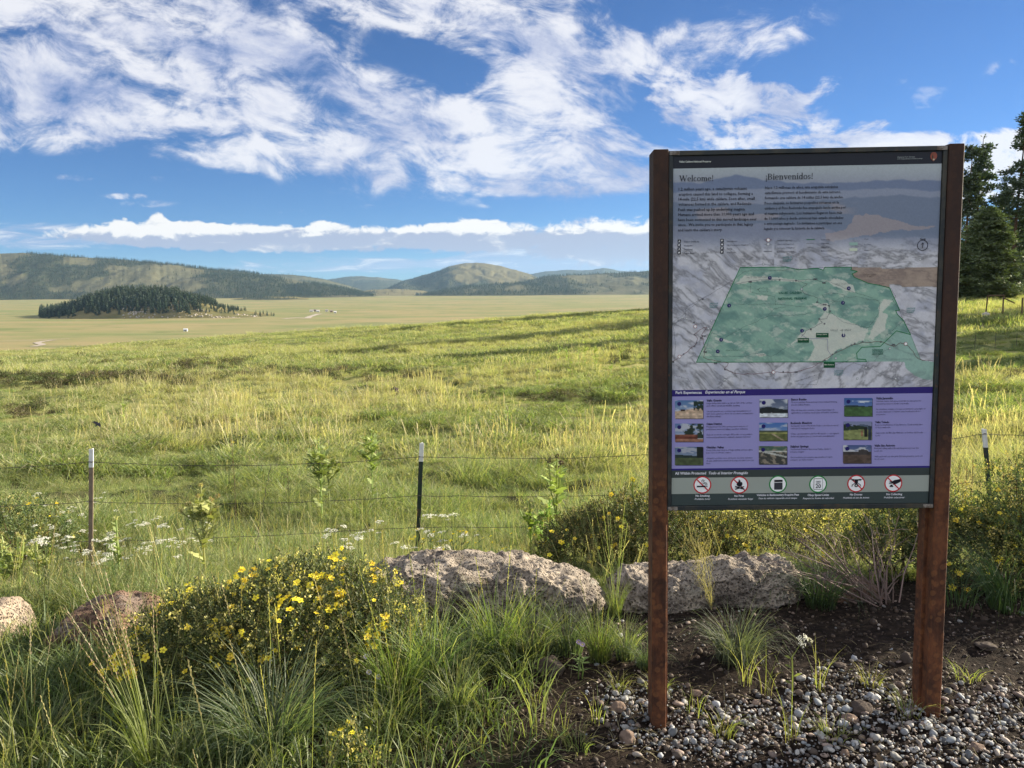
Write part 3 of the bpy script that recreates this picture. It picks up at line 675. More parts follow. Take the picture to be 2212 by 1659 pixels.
band(34, [(-60, 30), (60, 28.5), (140, 29)], 1.1, (.3, .8)); band(34, [(860, 31), (1020, 30), (1100, 31)], 1.1, (.25, .7)); band(44, [(1120, 29), (1250, 28), (1390, 29)], 1.3, (.3, .8)); band(50, [(1300, 52), (1400, 50)], 3, (.3, 1.))
for _ in range(330):
    x_, y_ = fan(1, 14, 120, 35); q = (float(x_[0]), float(y_[0]))
    if fbm(q[0]*.08, q[1]*.05+9, o=3) > .12: P.append((q[0], q[1], float(H(*q)), rng.uniform(.3, .9)*(1 if q[1] < 60 else 1.6)))
P = np.array(P); n = len(P)
o = scatter('low_scrub', P[:, :3], np.stack([0*P[:, 0], 0*P[:, 0], rng.uniform(0, 6.28, n)], -1), P[:, 3], rng.integers(0, 3, n), SH)
tag(o, 'low dark scrub growing in a band along the foot of the hillside', 'scrub')

# ================================================================== boulders, rocks, gravel
def f_tuff(b, base=((.12, .10, .085), (.43, .37, .305)), sc=1.):
    p = obco(b)
    n1 = b.noise(p, 9*sc, 8, .7, .3).outputs[0]; n2 = b.noise(p, 3*sc, 5, .6).outputs[0]
    vo = b.n('ShaderNodeTexVoronoi', feature='F1', i={'Vector': b.v('ADD', p, b.v('SCALE', b.noise(p, 14*sc, 4).outputs[1], Scale=.05).outputs[0] if False else p).outputs[0], 'Scale': 30*sc}).outputs[0]
    vo2 = b.n('ShaderNodeTexVoronoi', feature='F1', i={'Vector': p, 'Scale': 75*sc}).outputs[0]
    pit = b.ramp(vo, .12, .42); pit2 = b.ramp(vo2, .1, .4)
    c = b.mix(b.ramp(n1, .3, .68), base[0], base[1]); c = b.mix(b.ramp(n2, .42, .62, 0, .6), c, (.21, .18, .16)); c = b.mix(b.ramp(b.noise(p, 5.5*sc, 6, .7).outputs[0], .56, .66, 0, .5), c, (.30, .31, .27))
    c = b.mix(b.m('MULTIPLY', b.m('SUBTRACT', 1., pit), .35), c, (.10, .08, .07))
    h = b.m('ADD', b.m('MULTIPLY', n1, 1.2), b.m('ADD', b.m('MULTIPLY', pit, .9), b.m('MULTIPLY', pit2, .35)))
    return pbr(b, c, .95, h, .022, spec=.1)
M_tuff = mat('pitted_tuff', f_tuff)
M_tuff_dark = mat('dark_pitted_tuff', lambda b: f_tuff(b, ((.07, .045, .035), (.24, .15, .105))))
M_tuff_pink = mat('pink_pitted_tuff', lambda b: f_tuff(b, ((.22, .16, .12), (.50, .40, .30))))
def boulder(px0, px1, pyt, pyb, Y, label, m_, seed, depth=.5, lv=5, prof=None, rough=.16):
    a = at(px0, pyb, Y); c = at(px1, pyb, Y); w = c[0]-a[0]; ztop = at((px0+px1)/2, pyt, Y)[2]
    cx = (a[0]+c[0])/2; z0 = float(H(cx, Y)); zb = min(z0, at(px0, pyb, Y)[2])-.08
    V, F = icos(lv)
    S_ = np.sign(V)*np.abs(V)**.62                       # squarish block
    S_ = S_/np.abs(S_).max(0)
    x = S_[:, 0]*w/2; y = S_[:, 1]*depth/2; z = (S_[:, 2]*.5+.5)
    if prof is not None: top = np.interp(S_[:, 0], np.linspace(-1, 1, len(prof)), prof)
    else: top = 1.
    z = z*top*(ztop-zb)
    P = np.stack([x, y, z], -1)
    d = rough*fbm(P[:, 0]*2.6+seed, P[:, 1]*2.6+3, P[:, 2]*2.6+seed, o=3)*.7
    r2 = np.abs(fbm(P[:, 0]*7+seed*2, P[:, 1]*7, P[:, 2]*7, o=4))
    d = d-.03*np.clip(r2*2.2, 0, 1)+.024*fbm(P[:, 0]*30, P[:, 1]*30+seed, P[:, 2]*30, o=3, g=.7)
    cell = fbm(P[:, 0]*15+seed, P[:, 1]*15, P[:, 2]*15, o=2); d = d-.016*np.clip((cell-.12)*5, 0, 1)
    n_ = V/np.linalg.norm(V, axis=1)[:, None]; P = P+n_*d[:, None]*min(1, w)
    P += (cx, Y, zb)
    o = mk('boulder', P, F, m_, origin=(cx, Y, zb), smooth=False)
    tag(o, label, 'boulder'); return o
boulder(768, 1292, 1196, 1350, 3.9, 'largest pale pitted boulder, long and flat topped, behind the tall grass', M_tuff, 3, .55, 6, (.86, .98, 1.0, .96, .93, .96, 1.0, .97, .88, .74))
boulder(1312, 1752, 1188, 1352, 3.98, 'long pitted boulder behind the left sign post, highest at its right end', M_tuff, 8, .5, 6, (.62, .78, .76, .74, .8, .84, .88, .96, 1.03, .8))
boulder(1738, 1925, 1243, 1345, 4.0, 'brown striped boulder half hidden by bare twigs, between the sign posts', M_tuff_dark, 12, .4, 5, (.9, 1., .95, .9, .7))
boulder(92, 350, 1284, 1430, 3.75, 'dark brown boulder lying left of the large flowering shrub', M_tuff_dark, 17, .5, 5, (.35, .75, .93, 1.0, 1., .9))
boulder(-50, 60, 1300, 1400, 3.85, 'small pink boulder at the left edge among white flowers', M_tuff_pink, 23, .3, 5, (.9, 1., 1., .85))
M_stone = mat('stone', lambda b: pbr(b, b.mix(b.noise(obco(b), 30, 6, .65).outputs[0], (.10, .07, .055), (.26, .19, .15)), .9, b.noise(obco(b), 60, 6, .7).outputs[0], .004, spec=.15))
M_stone_dark = mat('dark_stone', lambda b: pbr(b, b.mix(b.noise(obco(b), 30, 6, .65).outputs[0], (.035, .028, .025), (.12, .095, .08)), .9, b.noise(obco(b), 60, 6, .7).outputs[0], .004, spec=.15))
def ground_px(px, py):
    "point where a sight line meets the near ground"
    d = ray(px, py); Y = -CAMZ/d[2]
    for _ in range(6): Y = (float(H(d[0]*Y, Y))-CAMZ)/d[2]
    return np.array([d[0]*Y, Y, float(H(d[0]*Y, Y))])
def loose(px, py, wpx, label, m_, seed, sq=(1, .8, .7), lift=.25):
    p = ground_px(px, py); r = wpx/2/FOC*p[1]
    V, F = icos(3); d = 1+.30*fbm(V[:, 0]*1.2+seed, V[:, 1]*1.2, V[:, 2]*1.2, o=2)*1.5+.12*fbm(V[:, 0]*5+seed, V[:, 1]*5, V[:, 2]*5, o=3)
    P = V*d[:, None]*r*np.array(sq); P[:, 2] += r*lift
    tag(mk('rock', P+p, F, m_, origin=p), label, 'rock')
loose(1333, 1535, 34, 'rusty brown rock just left of the left post foot', M_stone, 1, (1, .8, .9)); loose(1356, 1600, 38, 'largest brown rock in front of the left sign post', M_stone, 2, (1, .9, .95))
loose(1186, 1452, 62, 'dark peaked rock in the grass in front of the largest boulder', M_stone_dark, 3, (1, .7, .9)); loose(1859, 1538, 46, 'dark brown rock in the gravel midway between the posts', M_stone_dark, 4, (1, .8, .8))
loose(1836, 1556, 34, 'small reddish clod beside the dark brown gravel rock', M_stone, 5, (1, .8, .6)); loose(1772, 1572, 36, 'brown stone left of the reddish clod in the gravel', M_stone_dark, 6, (1, .8, .6))
loose(1825, 1632, 26, 'upright tan stone near the lower edge of the gravel', M_stone, 7, (.8, .7, 1.1)); loose(2108, 1620, 34, 'pinkish stone in the gravel right of the right post', M_stone, 8, (1, .8, .7))
loose(1814, 1440, 30, 'flat grey stone on the dark soil behind the panel', M_stone_dark, 9, (1, .9, .3)); loose(1957, 1428, 30, 'tall dark stone standing in shade left of the right post', M_stone_dark, 10, (.8, .6, 1.2))
loose(2003, 1572, 30, 'white elongated pebble at the foot of the right post', flatm('white_stone', (.5, .49, .47), .7), 11, (.7, .5, .9)); loose(1504, 1500, 26, 'brown stone on the soil just right of the left post', M_stone, 12, (1, .8, .6))
loose(1285, 1515, 24, 'small dark stone at the edge of the weeds left of the left post', M_stone_dark, 13, (1, .8, .6)); loose(2130, 1400, 40, 'dark stone lying on the shaded soil at the right edge', M_stone_dark, 14, (1, .8, .4))
# gravel
def pebble(seed, sq, c, lv=1):
    V, F = icos(lv); d = 1+.34*fbm(V[:, 0]*1.3+seed, V[:, 1]*1.3, V[:, 2]*1.3, o=3)*1.7
    P = V*d[:, None]*np.array(sq)*.5; return mesh('pebble', P, F, M_peb, np.tile(c, (len(P), 1)), smooth=seed % 3 == 1)
def f_peb(b):
    c = b.n('ShaderNodeVertexColor', layer_name='col').outputs[0]; rnd = b.n('ShaderNodeObjectInfo').outputs['Random']
    c = b.n('ShaderNodeHueSaturation', i={'Value': b.m('ADD', .24, b.m('MULTIPLY', rnd, 1.08)), 'Color': c}).outputs[0]
    n = b.noise(obco(b), 1.5, 5, .65).outputs[0]; c = b.mix(b.ramp(n, .4, .65, 0, .35), c, (.1, .09, .085))
    return pbr(b, c, .7, spec=.3)
M_peb = mat('pebble', f_peb)
PB = [pebble(1, (1, .75, .55), (.33, .32, .31)), pebble(2, (1, .85, .7), (.27, .28, .30)), pebble(3, (1, .65, .5), (.36, .31, .27)), pebble(4, (1.1, .7, .45), (.22, .24, .26)), pebble(5, (1, .9, .75), (.18, .13, .10)), pebble(6, (1, .8, .6), (.42, .41, .39), 2), pebble(7, (1, .75, .7), (.12, .09, .07)), pebble(8, (1.2, .8, .5), (.25, .19, .16))]
n = 40000
x = rng.uniform(-.9, 3.1, n); y = rng.uniform(1.9, 4.0, n)
e = fbm(x*2.2, y*2.2, o=3)
front = np.clip((3.02-.06*(x-1)-y)/.35+e*1.3, 0, 1); leftf = np.clip((x-.28)/.35+e*1.5, 0, 1)
dens = front*leftf*.95+.035*np.clip(leftf+.3, 0, 1)*(y < 3.9)+.02*(x > -.5)
k = rng.random(n) < dens; x, y = x[k], y[k]; fr2 = front[k]*leftf[k]; n = len(x)
sz = np.exp(rng.normal(math.log(.0118), .5, n)); sz = np.where(rng.random(n) < .35, sz*.5, sz); sz = np.clip(sz, .005, .036)
z = H(x, y)+sz*.12+fr2*.016*rng.random(n)
light = rng.choice([0, 1, 2, 3, 5, 7], n); darkp = rng.choice([4, 6, 7, 6, 4, 2], n)
idx = np.where(rng.random(n) < .2+.65*fr2, light, darkp)
o = scatter('gravel', np.stack([x, y, z], -1), np.stack([rng.normal(0, .35, n), rng.normal(0, .35, n), rng.uniform(0, 6.28, n)], -1), sz, idx, PB)
tag(o, 'loose grey and white gravel around the feet of the sign posts', 'gravel')
n = 9000; x = rng.uniform(-.9, 3.1, n); y = rng.uniform(2.0, 4.3, n)
clod = [mesh('soil_clod', v*(1+.4*fbm(v[:, 0]*2+s, v[:, 1]*2, v[:, 2]*2, o=2))[:, None]*.5, f_, M_vc, np.tile(c, (len(v), 1))) for s, c in ((1, (.045, .03, .022)), (2, (.03, .021, .016)), (3, (.07, .048, .034))) for v, f_ in (icos(0),)]
sz = np.exp(rng.normal(math.log(.010), .5, n)); o = scatter('soil_crumbs', np.stack([x, y, H(x, y)], -1), rng.uniform(0, 6.28, (n, 3)), np.stack([sz, sz, sz*.7], -1), rng.integers(0, 3, n), clod)
tag(o, 'dark crumbly soil lumps on the bare ground behind the sign', 'soil')
# dry straw litter
mb = MB(); g = np.random.default_rng(9)
for _ in range(620):
    px, py = (g.uniform(950, 2250), g.uniform(1380, 1650)) if _ < 280 else (g.uniform(820, 1420), g.uniform(1400, 1655)); p = ground_px(px, py)+(0, 0, .006); a = g.uniform(0, 6.28); l = g.uniform(.03, .12); d = np.array([math.cos(a), math.sin(a), g.uniform(0, .35)])*l; s_ = np.array([-math.sin(a), math.cos(a), 0])*.0012
    m_ = p+d*.5+(0, 0, l*.12); mb.add([p-s_, p+s_, m_+s_, m_-s_, p+d], [(0, 1, 2, 3), (3, 2, 4)], np.array((.24, .20, .11))*g.uniform(.5, 1.2))
tag(mb.obj('straw_litter', M_grass, kind='stuff'), 'dry straws and broken stems lying on the bare soil', 'straw')

# ================================================================== the park sign
PW, PH = .91, 1.22
LEAN, LF, YAW = R(.5157), .01363, R(-1.1)
e_x = np.array([math.cos(YAW)*math.cos(LEAN), math.sin(YAW), math.sin(LEAN)]); e_z = np.array([-math.sin(LEAN), LF, 1.]); e_z /= np.linalg.norm(e_z)
e_x /= np.linalg.norm(e_x); e_y = np.cross(e_z, e_x)         # e_y points away from the camera
PTOP = np.array([1.0101, 2.7329, CAMZ+.4595])
sign = empty('park_sign', tuple(PTOP-e_z*2.05)); tag(sign, 'tall information sign with map panel between two rusted steel posts', 'sign')
def SP(a, d, h): return PTOP+e_x*a+e_y*d-e_z*h               # a across from the centre, d back, h down from panel top
def sbox(mb, a0, a1, d0, d1, h0, h1, bev=.0025, c=None):
    V = [(a, d, h) for h in (h0, h1) for d in (d0, d1) for a in (a0, a1)]
    bm_ = [(0, 1, 3, 2), (4, 6, 7, 5), (0, 4, 5, 1), (2, 3, 7, 6), (0, 2, 6, 4), (1, 5, 7, 3)]
    if not bev:
        mb.add([SP(*v) for v in V], bm_, c); return
    # chamfered along the long vertical / horizontal edges: 8-sided section
    if abs(h1-h0) >= abs(a1-a0):
        sec = [(a0+bev, d0), (a1-bev, d0), (a1, d0+bev), (a1, d1-bev), (a1-bev, d1), (a0+bev, d1), (a0, d1-bev), (a0, d0+bev)]
        P = [SP(a, d, h0) for a, d in sec]+[SP(a, d, h1) for a, d in sec]
    else:
        sec = [(h0+bev, d0), (h1-bev, d0), (h1, d0+bev), (h1, d1-bev), (h1-bev, d1), (h0+bev, d1), (h0, d1-bev), (h0, d0+bev)]
        P = [SP(a0, d, h) for h, d in sec]+[SP(a1, d, h) for h, d in sec]
    mb.add(P, [tuple(range(8)), tuple(range(15, 7, -1))]+[(i, i+8, (i+1) % 8+8, (i+1) % 8) for i in range(8)], c)
def f_rust(b, dark=0.):
    p = pos(b)
    q = b.n('ShaderNodeMapping', i={0: p, 3: (1, 1, .55)}).outputs[0]
    vo = b.n('ShaderNodeTexVoronoi', feature='F1', i={'Vector': p, 'Scale': 34, 'Randomness': 1.}).outputs[0]
    n1 = b.noise(q, 14, 7, .7, .4).outputs[0]; n2 = b.noise(q, 90, 5, .7).outputs[0]
    z = b.n('ShaderNodeSeparateXYZ', i={0: p}).outputs[2]
    c = b.mix(b.ramp(n1, .36, .62), (.04, .015, .008), (.145, .050, .019))
    c = b.mix(b.m('MULTIPLY', b.ramp(vo, .42, .3), .5), c, (.20, .078, .028))
    c = b.mix(b.ramp(n2, .45, .7, 0, .6), c, (.06, .028, .016))
    c = b.mix(b.m('MULTIPLY', b.ramp(b.m('ADD', z, b.m('MULTIPLY', b.m('SUBTRACT', n1, .5), .5)), .85, 1.15), .82), c, (.036, .022, .018))
    return pbr(b, c, .78, b.m('ADD', n2, n1), .0012, metal=0, spec=.35)
M_rust = mat('weathered_steel', f_rust)
def f_frame(b):
    p = pos(b); n1 = b.noise(p, 12, 6, .65, .5).outputs[0]; n2 = b.noise(p, 60, 4, .6).outputs[0]
    c = b.mix(b.ramp(n1, .42, .66), (.022, .028, .03), (.06, .055, .04)); c = b.mix(b.ramp(n2, .6, .75, 0, .8), c, (.12, .055, .03))
    return pbr(b, c, .55, n2, .0006, metal=.2, spec=.5)
M_frame = mat('dark_steel', f_frame)
M_weld = mat('heat_tinted_steel', lambda b: pbr(b, b.mix(b.ramp(b.noise(pos(b), 45, 5, .6).outputs[0], .4, .6), (.10, .07, .045), (.26, .23, .2)), .5, spec=.5))
po = PW/2+.0165                                             # outer edge of the frame
pw_, pd = .052, .098
for s, hb, lab in ((-1, 2.2, None), (1, 2.15, None)):
    b = MB(); a0, a1 = (-po-pw_, -po) if s < 0 else (po, po+pw_)
    sbox(b, a0, a1, -.012, pd-.012, -.019, hb, .003)
    post = b.obj('post', M_rust, sign)
    b = MB(); sbox(b, a0+.002, a1-.002, -.010, pd-.014, -.0215, -.0192, 0); b.obj('post_cap', M_rust, post)
    b = MB()                                                # the narrow bracket strip that the frame is screwed to
    c0, c1 = (-po-.0005, -po+.011) if s < 0 else (po-.011, po+.0005)
    sbox(b, c0, c1, .03, pd-.02, PH+.0165, hb, .001); 
    b.obj('mounting_strip', M_rust, sign)
fr_ = .0165
for nm, a0, a1, h0, h1 in (('frame_rail', -po+.0012, po-.0012, -fr_, -.0005), ('frame_rail', -po+.0012, po-.0012, PH+.0005, PH+fr_), ('frame_stile', -po+.0012, -PW/2-.0005, .0002, PH-.0002), ('frame_stile', PW/2+.0005, po-.0012, .0002, PH-.0002)):
    b = MB(); sbox(b, a0, a1, -.006, .045, h0, h1, .0015); rail = b.obj(nm, M_frame, sign)
    if nm == 'frame_rail':
        for s in (-1, 1):
            b = MB(); w0, w1 = sorted((s*(po-.004), s*(po-.038))); sbox(b, w0, w1, -.0068, -.0052, h0+.0015, h1-.0015, 0); b.obj('weld_mark', M_weld, rail)
b = MB(); sbox(b, -PW/2+.0005, PW/2-.0005, .002, .012, .0005, PH-.0005, 0)
panel = b.obj('panel', flatm('panel_board', (.05, .055, .06), .4), sign)

# ---- prints. Image points (4032 px) -> panel coordinates by homography of the four corners
def homog(src_, dst):
    A = []
    for (x, y), (u, v) in zip(src_, dst):
        A += [[x, y, 1, 0, 0, 0, -u*x, -u*y, -u], [0, 0, 0, x, y, 1, -v*x, -v*y, -v]]
    return np.linalg.svd(np.array(A))[2][-1].reshape(3, 3)
corn = [(2650, 614), (3712, 595), (2641, 1992), (3654, 1981)]
loc = [(-PW/2, 0), (PW/2, 0), (-PW/2, PH), (PW/2, PH)]
HM = homog(corn, loc); HI = np.linalg.inv(HM)
def pl(x, y):
    q = HM@np.array([x, y, 1.]); return q[0]/q[2], q[1]/q[2]
def ipl(a, h):
    q = HI@np.stack([a, h, np.ones_like(a)]); return q[0]/q[2], q[1]/q[2]
C1 = lambda x, y: pl(2520+.5877*x, 560+.5877*y)              # close-ups of the photograph used for measuring
C2 = lambda x, y: pl(2520+.5877*x, 980+.5877*y)
C3 = lambda x, y: pl(2520+.5877*x, 1500+.5877*y)
C7 = lambda x, y: pl(2640+.4702*x, 1840+.4702*y)
C8 = lambda x, y: pl(2640+.4792*x, 920+.4792*y)
lin = lambda v: np.where(np.asarray(v, float)/255 <= .04045, np.asarray(v, float)/255/12.92, ((np.asarray(v, float)/255+.055)/1.055)**2.4)
def alb(*c):
    "print colour whose look under blue skylight was c (0-255)"
    c = np.asarray(c if len(c) == 3 else c[0], float)
    return lin(c)/lin((184, 188, 220))*.88
M_print = vcolm('print_ink', .42, .35)
L0 = .0008
def layer(k): return L0-.0006*k
def rect(mb, fn, x0, y0, x1, y1, c, k):
    P = [SP(*(fn(x, y)[0], layer(k), fn(x, y)[1])) for x, y in ((x0, y0), (x1, y0), (x1, y1), (x0, y1))]
    mb.add(P, [(0, 3, 2, 1)], c)
def lrect(mb, a0, h0, a1, h1, c, k):
    mb.add([SP(a, layer(k), h) for a, h in ((a0, h0), (a1, h0), (a1, h1), (a0, h1))], [(0, 3, 2, 1)], c)
hy = lambda y: C3(1080, y)[1]; hx = PW/2-.001
h_head = C1(1100, 161)[1]; h_p0, h_p1, h_l1, h_b1, h_g1, h_w1 = hy(51), hy(94), hy(579), hy(591), hy(641), hy(749)
b = MB()
for h0, h1, c in ((.001, h_head, alb(13, 17, 34)), (h_p0, h_p1, alb(32, 22, 104)), (h_p1, h_l1, alb(118, 117, 186)), (h_l1, h_b1, alb(32, 24, 108)), (h_b1, h_g1, alb(44, 52, 60)), (h_g1, h_w1, alb(122, 130, 144)), (h_w1, PH-.001, alb(44, 54, 64))):
    lrect(b, -hx, h0, hx, h1, c, 0)
b.obj('colour_bands', M_print, panel, kind='stuff')

# ---- the map picture as a fine colour grid
na, nh = 380, 300
ga, gh = np.meshgrid(np.linspace(-hx, hx, na), np.linspace(h_head, h_p0, nh), indexing='ij')
fx, fy = ipl(ga.ravel(), gh.ravel()); X1 = (fx-2520)/.5877; Y1 = (fy-560)/.5877; Y2 = Y1-420/.5877       # close-up coordinates
def mixc(c, d, m): return c*(1-m[:, None])+np.asarray(d, float)*m[:, None]
def sm(v, a, b_): t = np.clip((v-a)/(b_-a), 0, 1); return t*t*(3-2*t)
col = np.tile((134., 144, 172), (len(X1), 1)); col = mixc(col, (118, 125, 160), sm(Y1, 160, 300))
n = fbm(X1*.006, Y1*.02, 2, o=5)
for ridge_, c in (([(200, 262), (400, 268), (520, 240), (640, 222), (740, 240), (900, 258), (1150, 275), (1500, 262), (1700, 250), (2100, 268)], (88, 101, 144)),
                  ([(200, 330), (900, 300), (1200, 330), (1500, 318), (1700, 310), (2100, 330)], (110, 119, 157)),
                  ([(200, 400), (600, 430), (900, 400), (1250, 385), (1500, 362), (1750, 352), (2100, 380)], (90, 102, 140)),
                  ([(200, 560), (800, 545), (1200, 560), (1400, 640), (2100, 640)], (104, 112, 150))):
    yy = np.interp(X1, [q[0] for q in ridge_], [q[1] for q in ridge_])+14*fbm(X1*.012, X1*0+c[0], o=4)
    col = mixc(col, c, sm(Y1, yy-5, yy+8))
pale = sm(fbm(X1*.004+3, Y1*.022, 5, o=4), .12, .3)*sm(Y1, 370, 420)*sm(560-Y1, 0, 60)*sm(1500-X1, 0, 200); col = mixc(col, (122, 120, 146), pale*.8)
def inpoly(x, y, P):
    r = np.zeros(len(x), bool); P = np.array(P, float)
    for (x0, y0), (x1, y1) in zip(P, np.roll(P, -1, 0)):
        c = ((y0 > y) != (y1 > y)) & (x < (x1-x0)*(y-y0)/(y1-y0+1e-9)+x0); r ^= c
    return r
mead = inpoly(X1+8*n, Y1+18*fbm(X1*.02, Y1*.03, o=3), [(1440, 490), (1560, 480), (1700, 520), (1800, 550), (1900, 560), (1990, 570), (1900, 585), (1750, 590), (1600, 612), (1450, 640), (1250, 660), (1240, 610), (1380, 580), (1420, 540)])
col = mixc(col, (126, 120, 142), mead*.8)
# relief: white-blue ground with brown-grey creases
rl = sm(Y1, 600, 760)
def relief(x, y, s):
    w = fbm(x*.004, y*.004, 9, o=3)
    a = 1-np.abs(fbm(x*.0065*s+w, y*.015*s+w, 3, o=5, g=.6))*3.4
    bb = fbm(x*.02*s, y*.03*s, 6, o=4)
    return np.clip(a, 0, 1)**3*.9+np.clip(bb, 0, 1)*.5
th_ = np.where(X1 < 900, -.5, np.where(Y2 > 750, .7, -.15)); xr = X1*np.cos(th_)-Y1*np.sin(th_); yr = X1*np.sin(th_)+Y1*np.cos(th_)
cre = relief(xr, yr, 1.)
rc = mixc(mixc(np.tile((164., 167, 200), (len(X1), 1)), (144, 149, 186), sm(fbm(X1*.01, Y1*.01, 8, o=4), -.1, .4)), (92, 94, 114), np.clip(cre, 0, 1)*.85)
col = mixc(col, (0, 0, 0), rl*0)*(1-rl[:, None])+rc*rl[:, None]
park = [(672, 124), (980, 122), (1060, 140), (1190, 130), (1228, 144), (1238, 124), (1418, 124), (1412, 142), (1456, 152), (1420, 168), (1436, 192), (1530, 232), (1600, 244), (1672, 262), (1740, 412), (1712, 414), (1724, 440), (1764, 480), (1812, 575), (1718, 550), (1608, 655), (1486, 660), (1450, 700), (1455, 738), (1510, 742), (1516, 757), (376, 760)]
pk = inpoly(X1, Y2, park)
gr = fbm(X1*.011, Y2*.02, 4, o=5)
pc = mixc(np.tile((112., 144, 150), (len(X1), 1)), (86, 120, 130), sm(gr, -.1, .35)); pc = mixc(pc, (152, 164, 176), sm(fbm(X1*.014+5, Y2*.028, 2, o=5, g=.7), .06, .3)*.75)
pc = mixc(pc, (70, 96, 110), np.clip(cre, 0, 1)*.35)
def vz(P, s=10): return inpoly(X1+s*fbm(X1*.03, Y2*.03, 1, o=3), Y2+s*fbm(X1*.03, Y2*.03, 7, o=3), P)
val = vz([(1240, 420), (1300, 440), (1400, 490), (1530, 540), (1500, 610), (1420, 640), (1300, 690), (1260, 740), (1200, 755), (1120, 745), (1170, 660), (1150, 615), (1080, 600), (1000, 655), (1080, 570), (1180, 510), (1200, 470)]) | \
      vz([(700, 180), (900, 190), (1110, 215), (1050, 225), (860, 210), (640, 240), (680, 200)]) | vz([(1260, 215), (1330, 200), (1420, 240), (1440, 300), (1380, 280), (1300, 255)]) | \
      vz([(1600, 380), (1640, 340), (1700, 345), (1620, 430), (1660, 440), (1640, 540), (1560, 610), (1530, 600), (1560, 520), (1600, 450)]) | \
      vz([(780, 310), (860, 318), (850, 345), (790, 340)]) | vz([(770, 712), (820, 698), (850, 712), (800, 722)]) | vz([(1150, 360), (1260, 370), (1260, 420), (1210, 400)]) | vz([(490, 590), (560, 600), (640, 630), (500, 610)])
pc = mixc(pc, (166, 170, 186), val*.85)
col = np.where(pk[:, None], pc, col)
pueb = inpoly(X1, Y2, [(1418, 124), (1616, 124), (1620, 134), (2000, 122), (2000, 256), (1760, 256), (1738, 240), (1672, 240), (1672, 262), (1600, 244), (1530, 232), (1436, 192), (1420, 168), (1456, 152), (1412, 142)])
col = np.where(pueb[:, None], mixc(np.tile((132., 120, 126), (len(X1), 1)), (98, 88, 98), np.clip(cre*1.2+sm(gr, .1, .4)*.4, 0, 1)*.7), col)
mon = inpoly(X1, Y2, [(1516, 757), (1510, 742), (1455, 738), (1450, 700), (1486, 660), (1608, 655), (1718, 550), (1812, 575), (1880, 745), (1970, 760), (1960, 880), (1900, 875), (1840, 850), (1780, 800), (1770, 757)])
col = np.where(mon[:, None], mixc(np.tile((118., 148, 160), (len(X1), 1)), (86, 104, 118), np.clip(cre, 0, 1)*.6), col)
gsp = fbm(X1*.2, Y1*.2, 3, o=2); col *= (1+.05*gsp)[:, None]
cc = lin(np.clip(col, 3, 250))/lin((184, 188, 220))*.88
V = np.array([PTOP]*len(X1))+np.outer(ga.ravel(), e_x)+e_y*layer(0)-np.outer(gh.ravel(), e_z)
I = np.arange(na*nh).reshape(na, nh)
mk('map_picture', V, np.stack([I[:-1, :-1], I[:-1, 1:], I[1:, 1:], I[1:, :-1]], -1).reshape(-1, 4), M_print, panel, col=cc)

# ---- line work of the map
def strip(mb, fn, pts, w, c, k, dash=None, closed=False):
    P = [np.array(fn(*p)) for p in pts]
    if closed: P.append(P[0])
    if dash:
        Q = []
        for p, q in zip(P[:-1], P[1:]):
            L = np.linalg.norm(q-p); n_ = max(1, int(L/dash))
            for i in range(n_): Q.append((p+(q-p)*(i/n_), p+(q-p)*((i+.55)/n_)))
    else: Q = list(zip(P[:-1], P[1:]))
    for p, q in Q:
        d = q-p; L = np.linalg.norm(d)
        if L < 1e-7: continue
        d = d/L; nn_ = np.array([-d[1], d[0]])*w/2; p = p-d*w*.2; q = q+d*w*.2
        mb.add([SP(a[0], layer(k), a[1]) for a in (p+nn_, q+nn_, q-nn_, p-nn_)], [(0, 1, 2, 3)], c)
def disc(mb, fn, x, y, r, c, k, n_=20, r0=0.):
    a, h = fn(x, y)
    if r0: 
        V = [SP(a+q*math.cos(t), layer(k), h+q*math.sin(t)) for q in (r, r0) for t in np.linspace(0, 2*math.pi, n_, endpoint=False)]
        mb.add(V, [(i, (i+1) % n_, n_+(i+1) % n_, n_+i) for i in range(n_)], c)
    else: mb.add([SP(a+r*math.cos(t), layer(k), h+r*math.sin(t)) for t in np.linspace(0, 2*math.pi, n_, endpoint=False)], [tuple(range(n_))], c)
def wob(pts, a=4, n_=6, s=1):
    Q = []
    for i, (p, q) in enumerate(zip(pts[:-1], pts[1:])):
        for t in np.linspace(0, 1, n_, endpoint=False):
            k = math.sin(t*math.pi); Q.append((p[0]+(q[0]-p[0])*t+a*k*vnoise(i*3.3+t*4, s), p[1]+(q[1]-p[1])*t+a*k*vnoise(i*2.1+t*4, s+9)))
    return Q+[pts[-1]]
b = MB(); GRN = alb(14, 96, 62); RD = alb(78, 30, 44); GY = alb(70, 76, 92); NV = alb(24, 20, 92); BK = alb(14, 16, 30); WH = alb(190, 194, 226)
strip(b, C2, park, .0024, GRN, 1, closed=True)
strip(b, C2, [(1718, 550), (1812, 575), (1880, 745)], .0007, GRN, 1)
strip(b, C2, wob([(640, 235), (740, 215), (860, 205), (1040, 210), (1170, 205), (1230, 225), (1260, 215)], 4), .0010, GY, 1)
strip(b, C2, wob([(1040, 210), (1120, 235), (1080, 270), (1100, 300), (1190, 330), (1190, 360), (1265, 382), (1272, 420), (1250, 468), (1200, 470), (1220, 495), (1110, 550), (1080, 590)], 5), .0011, alb(60, 62, 78), 1)
strip(b, C2, wob([(1080, 575), (1120, 600), (1255, 605), (1258, 680), (1290, 735)], 3), .0018, alb(120, 124, 160), 1)
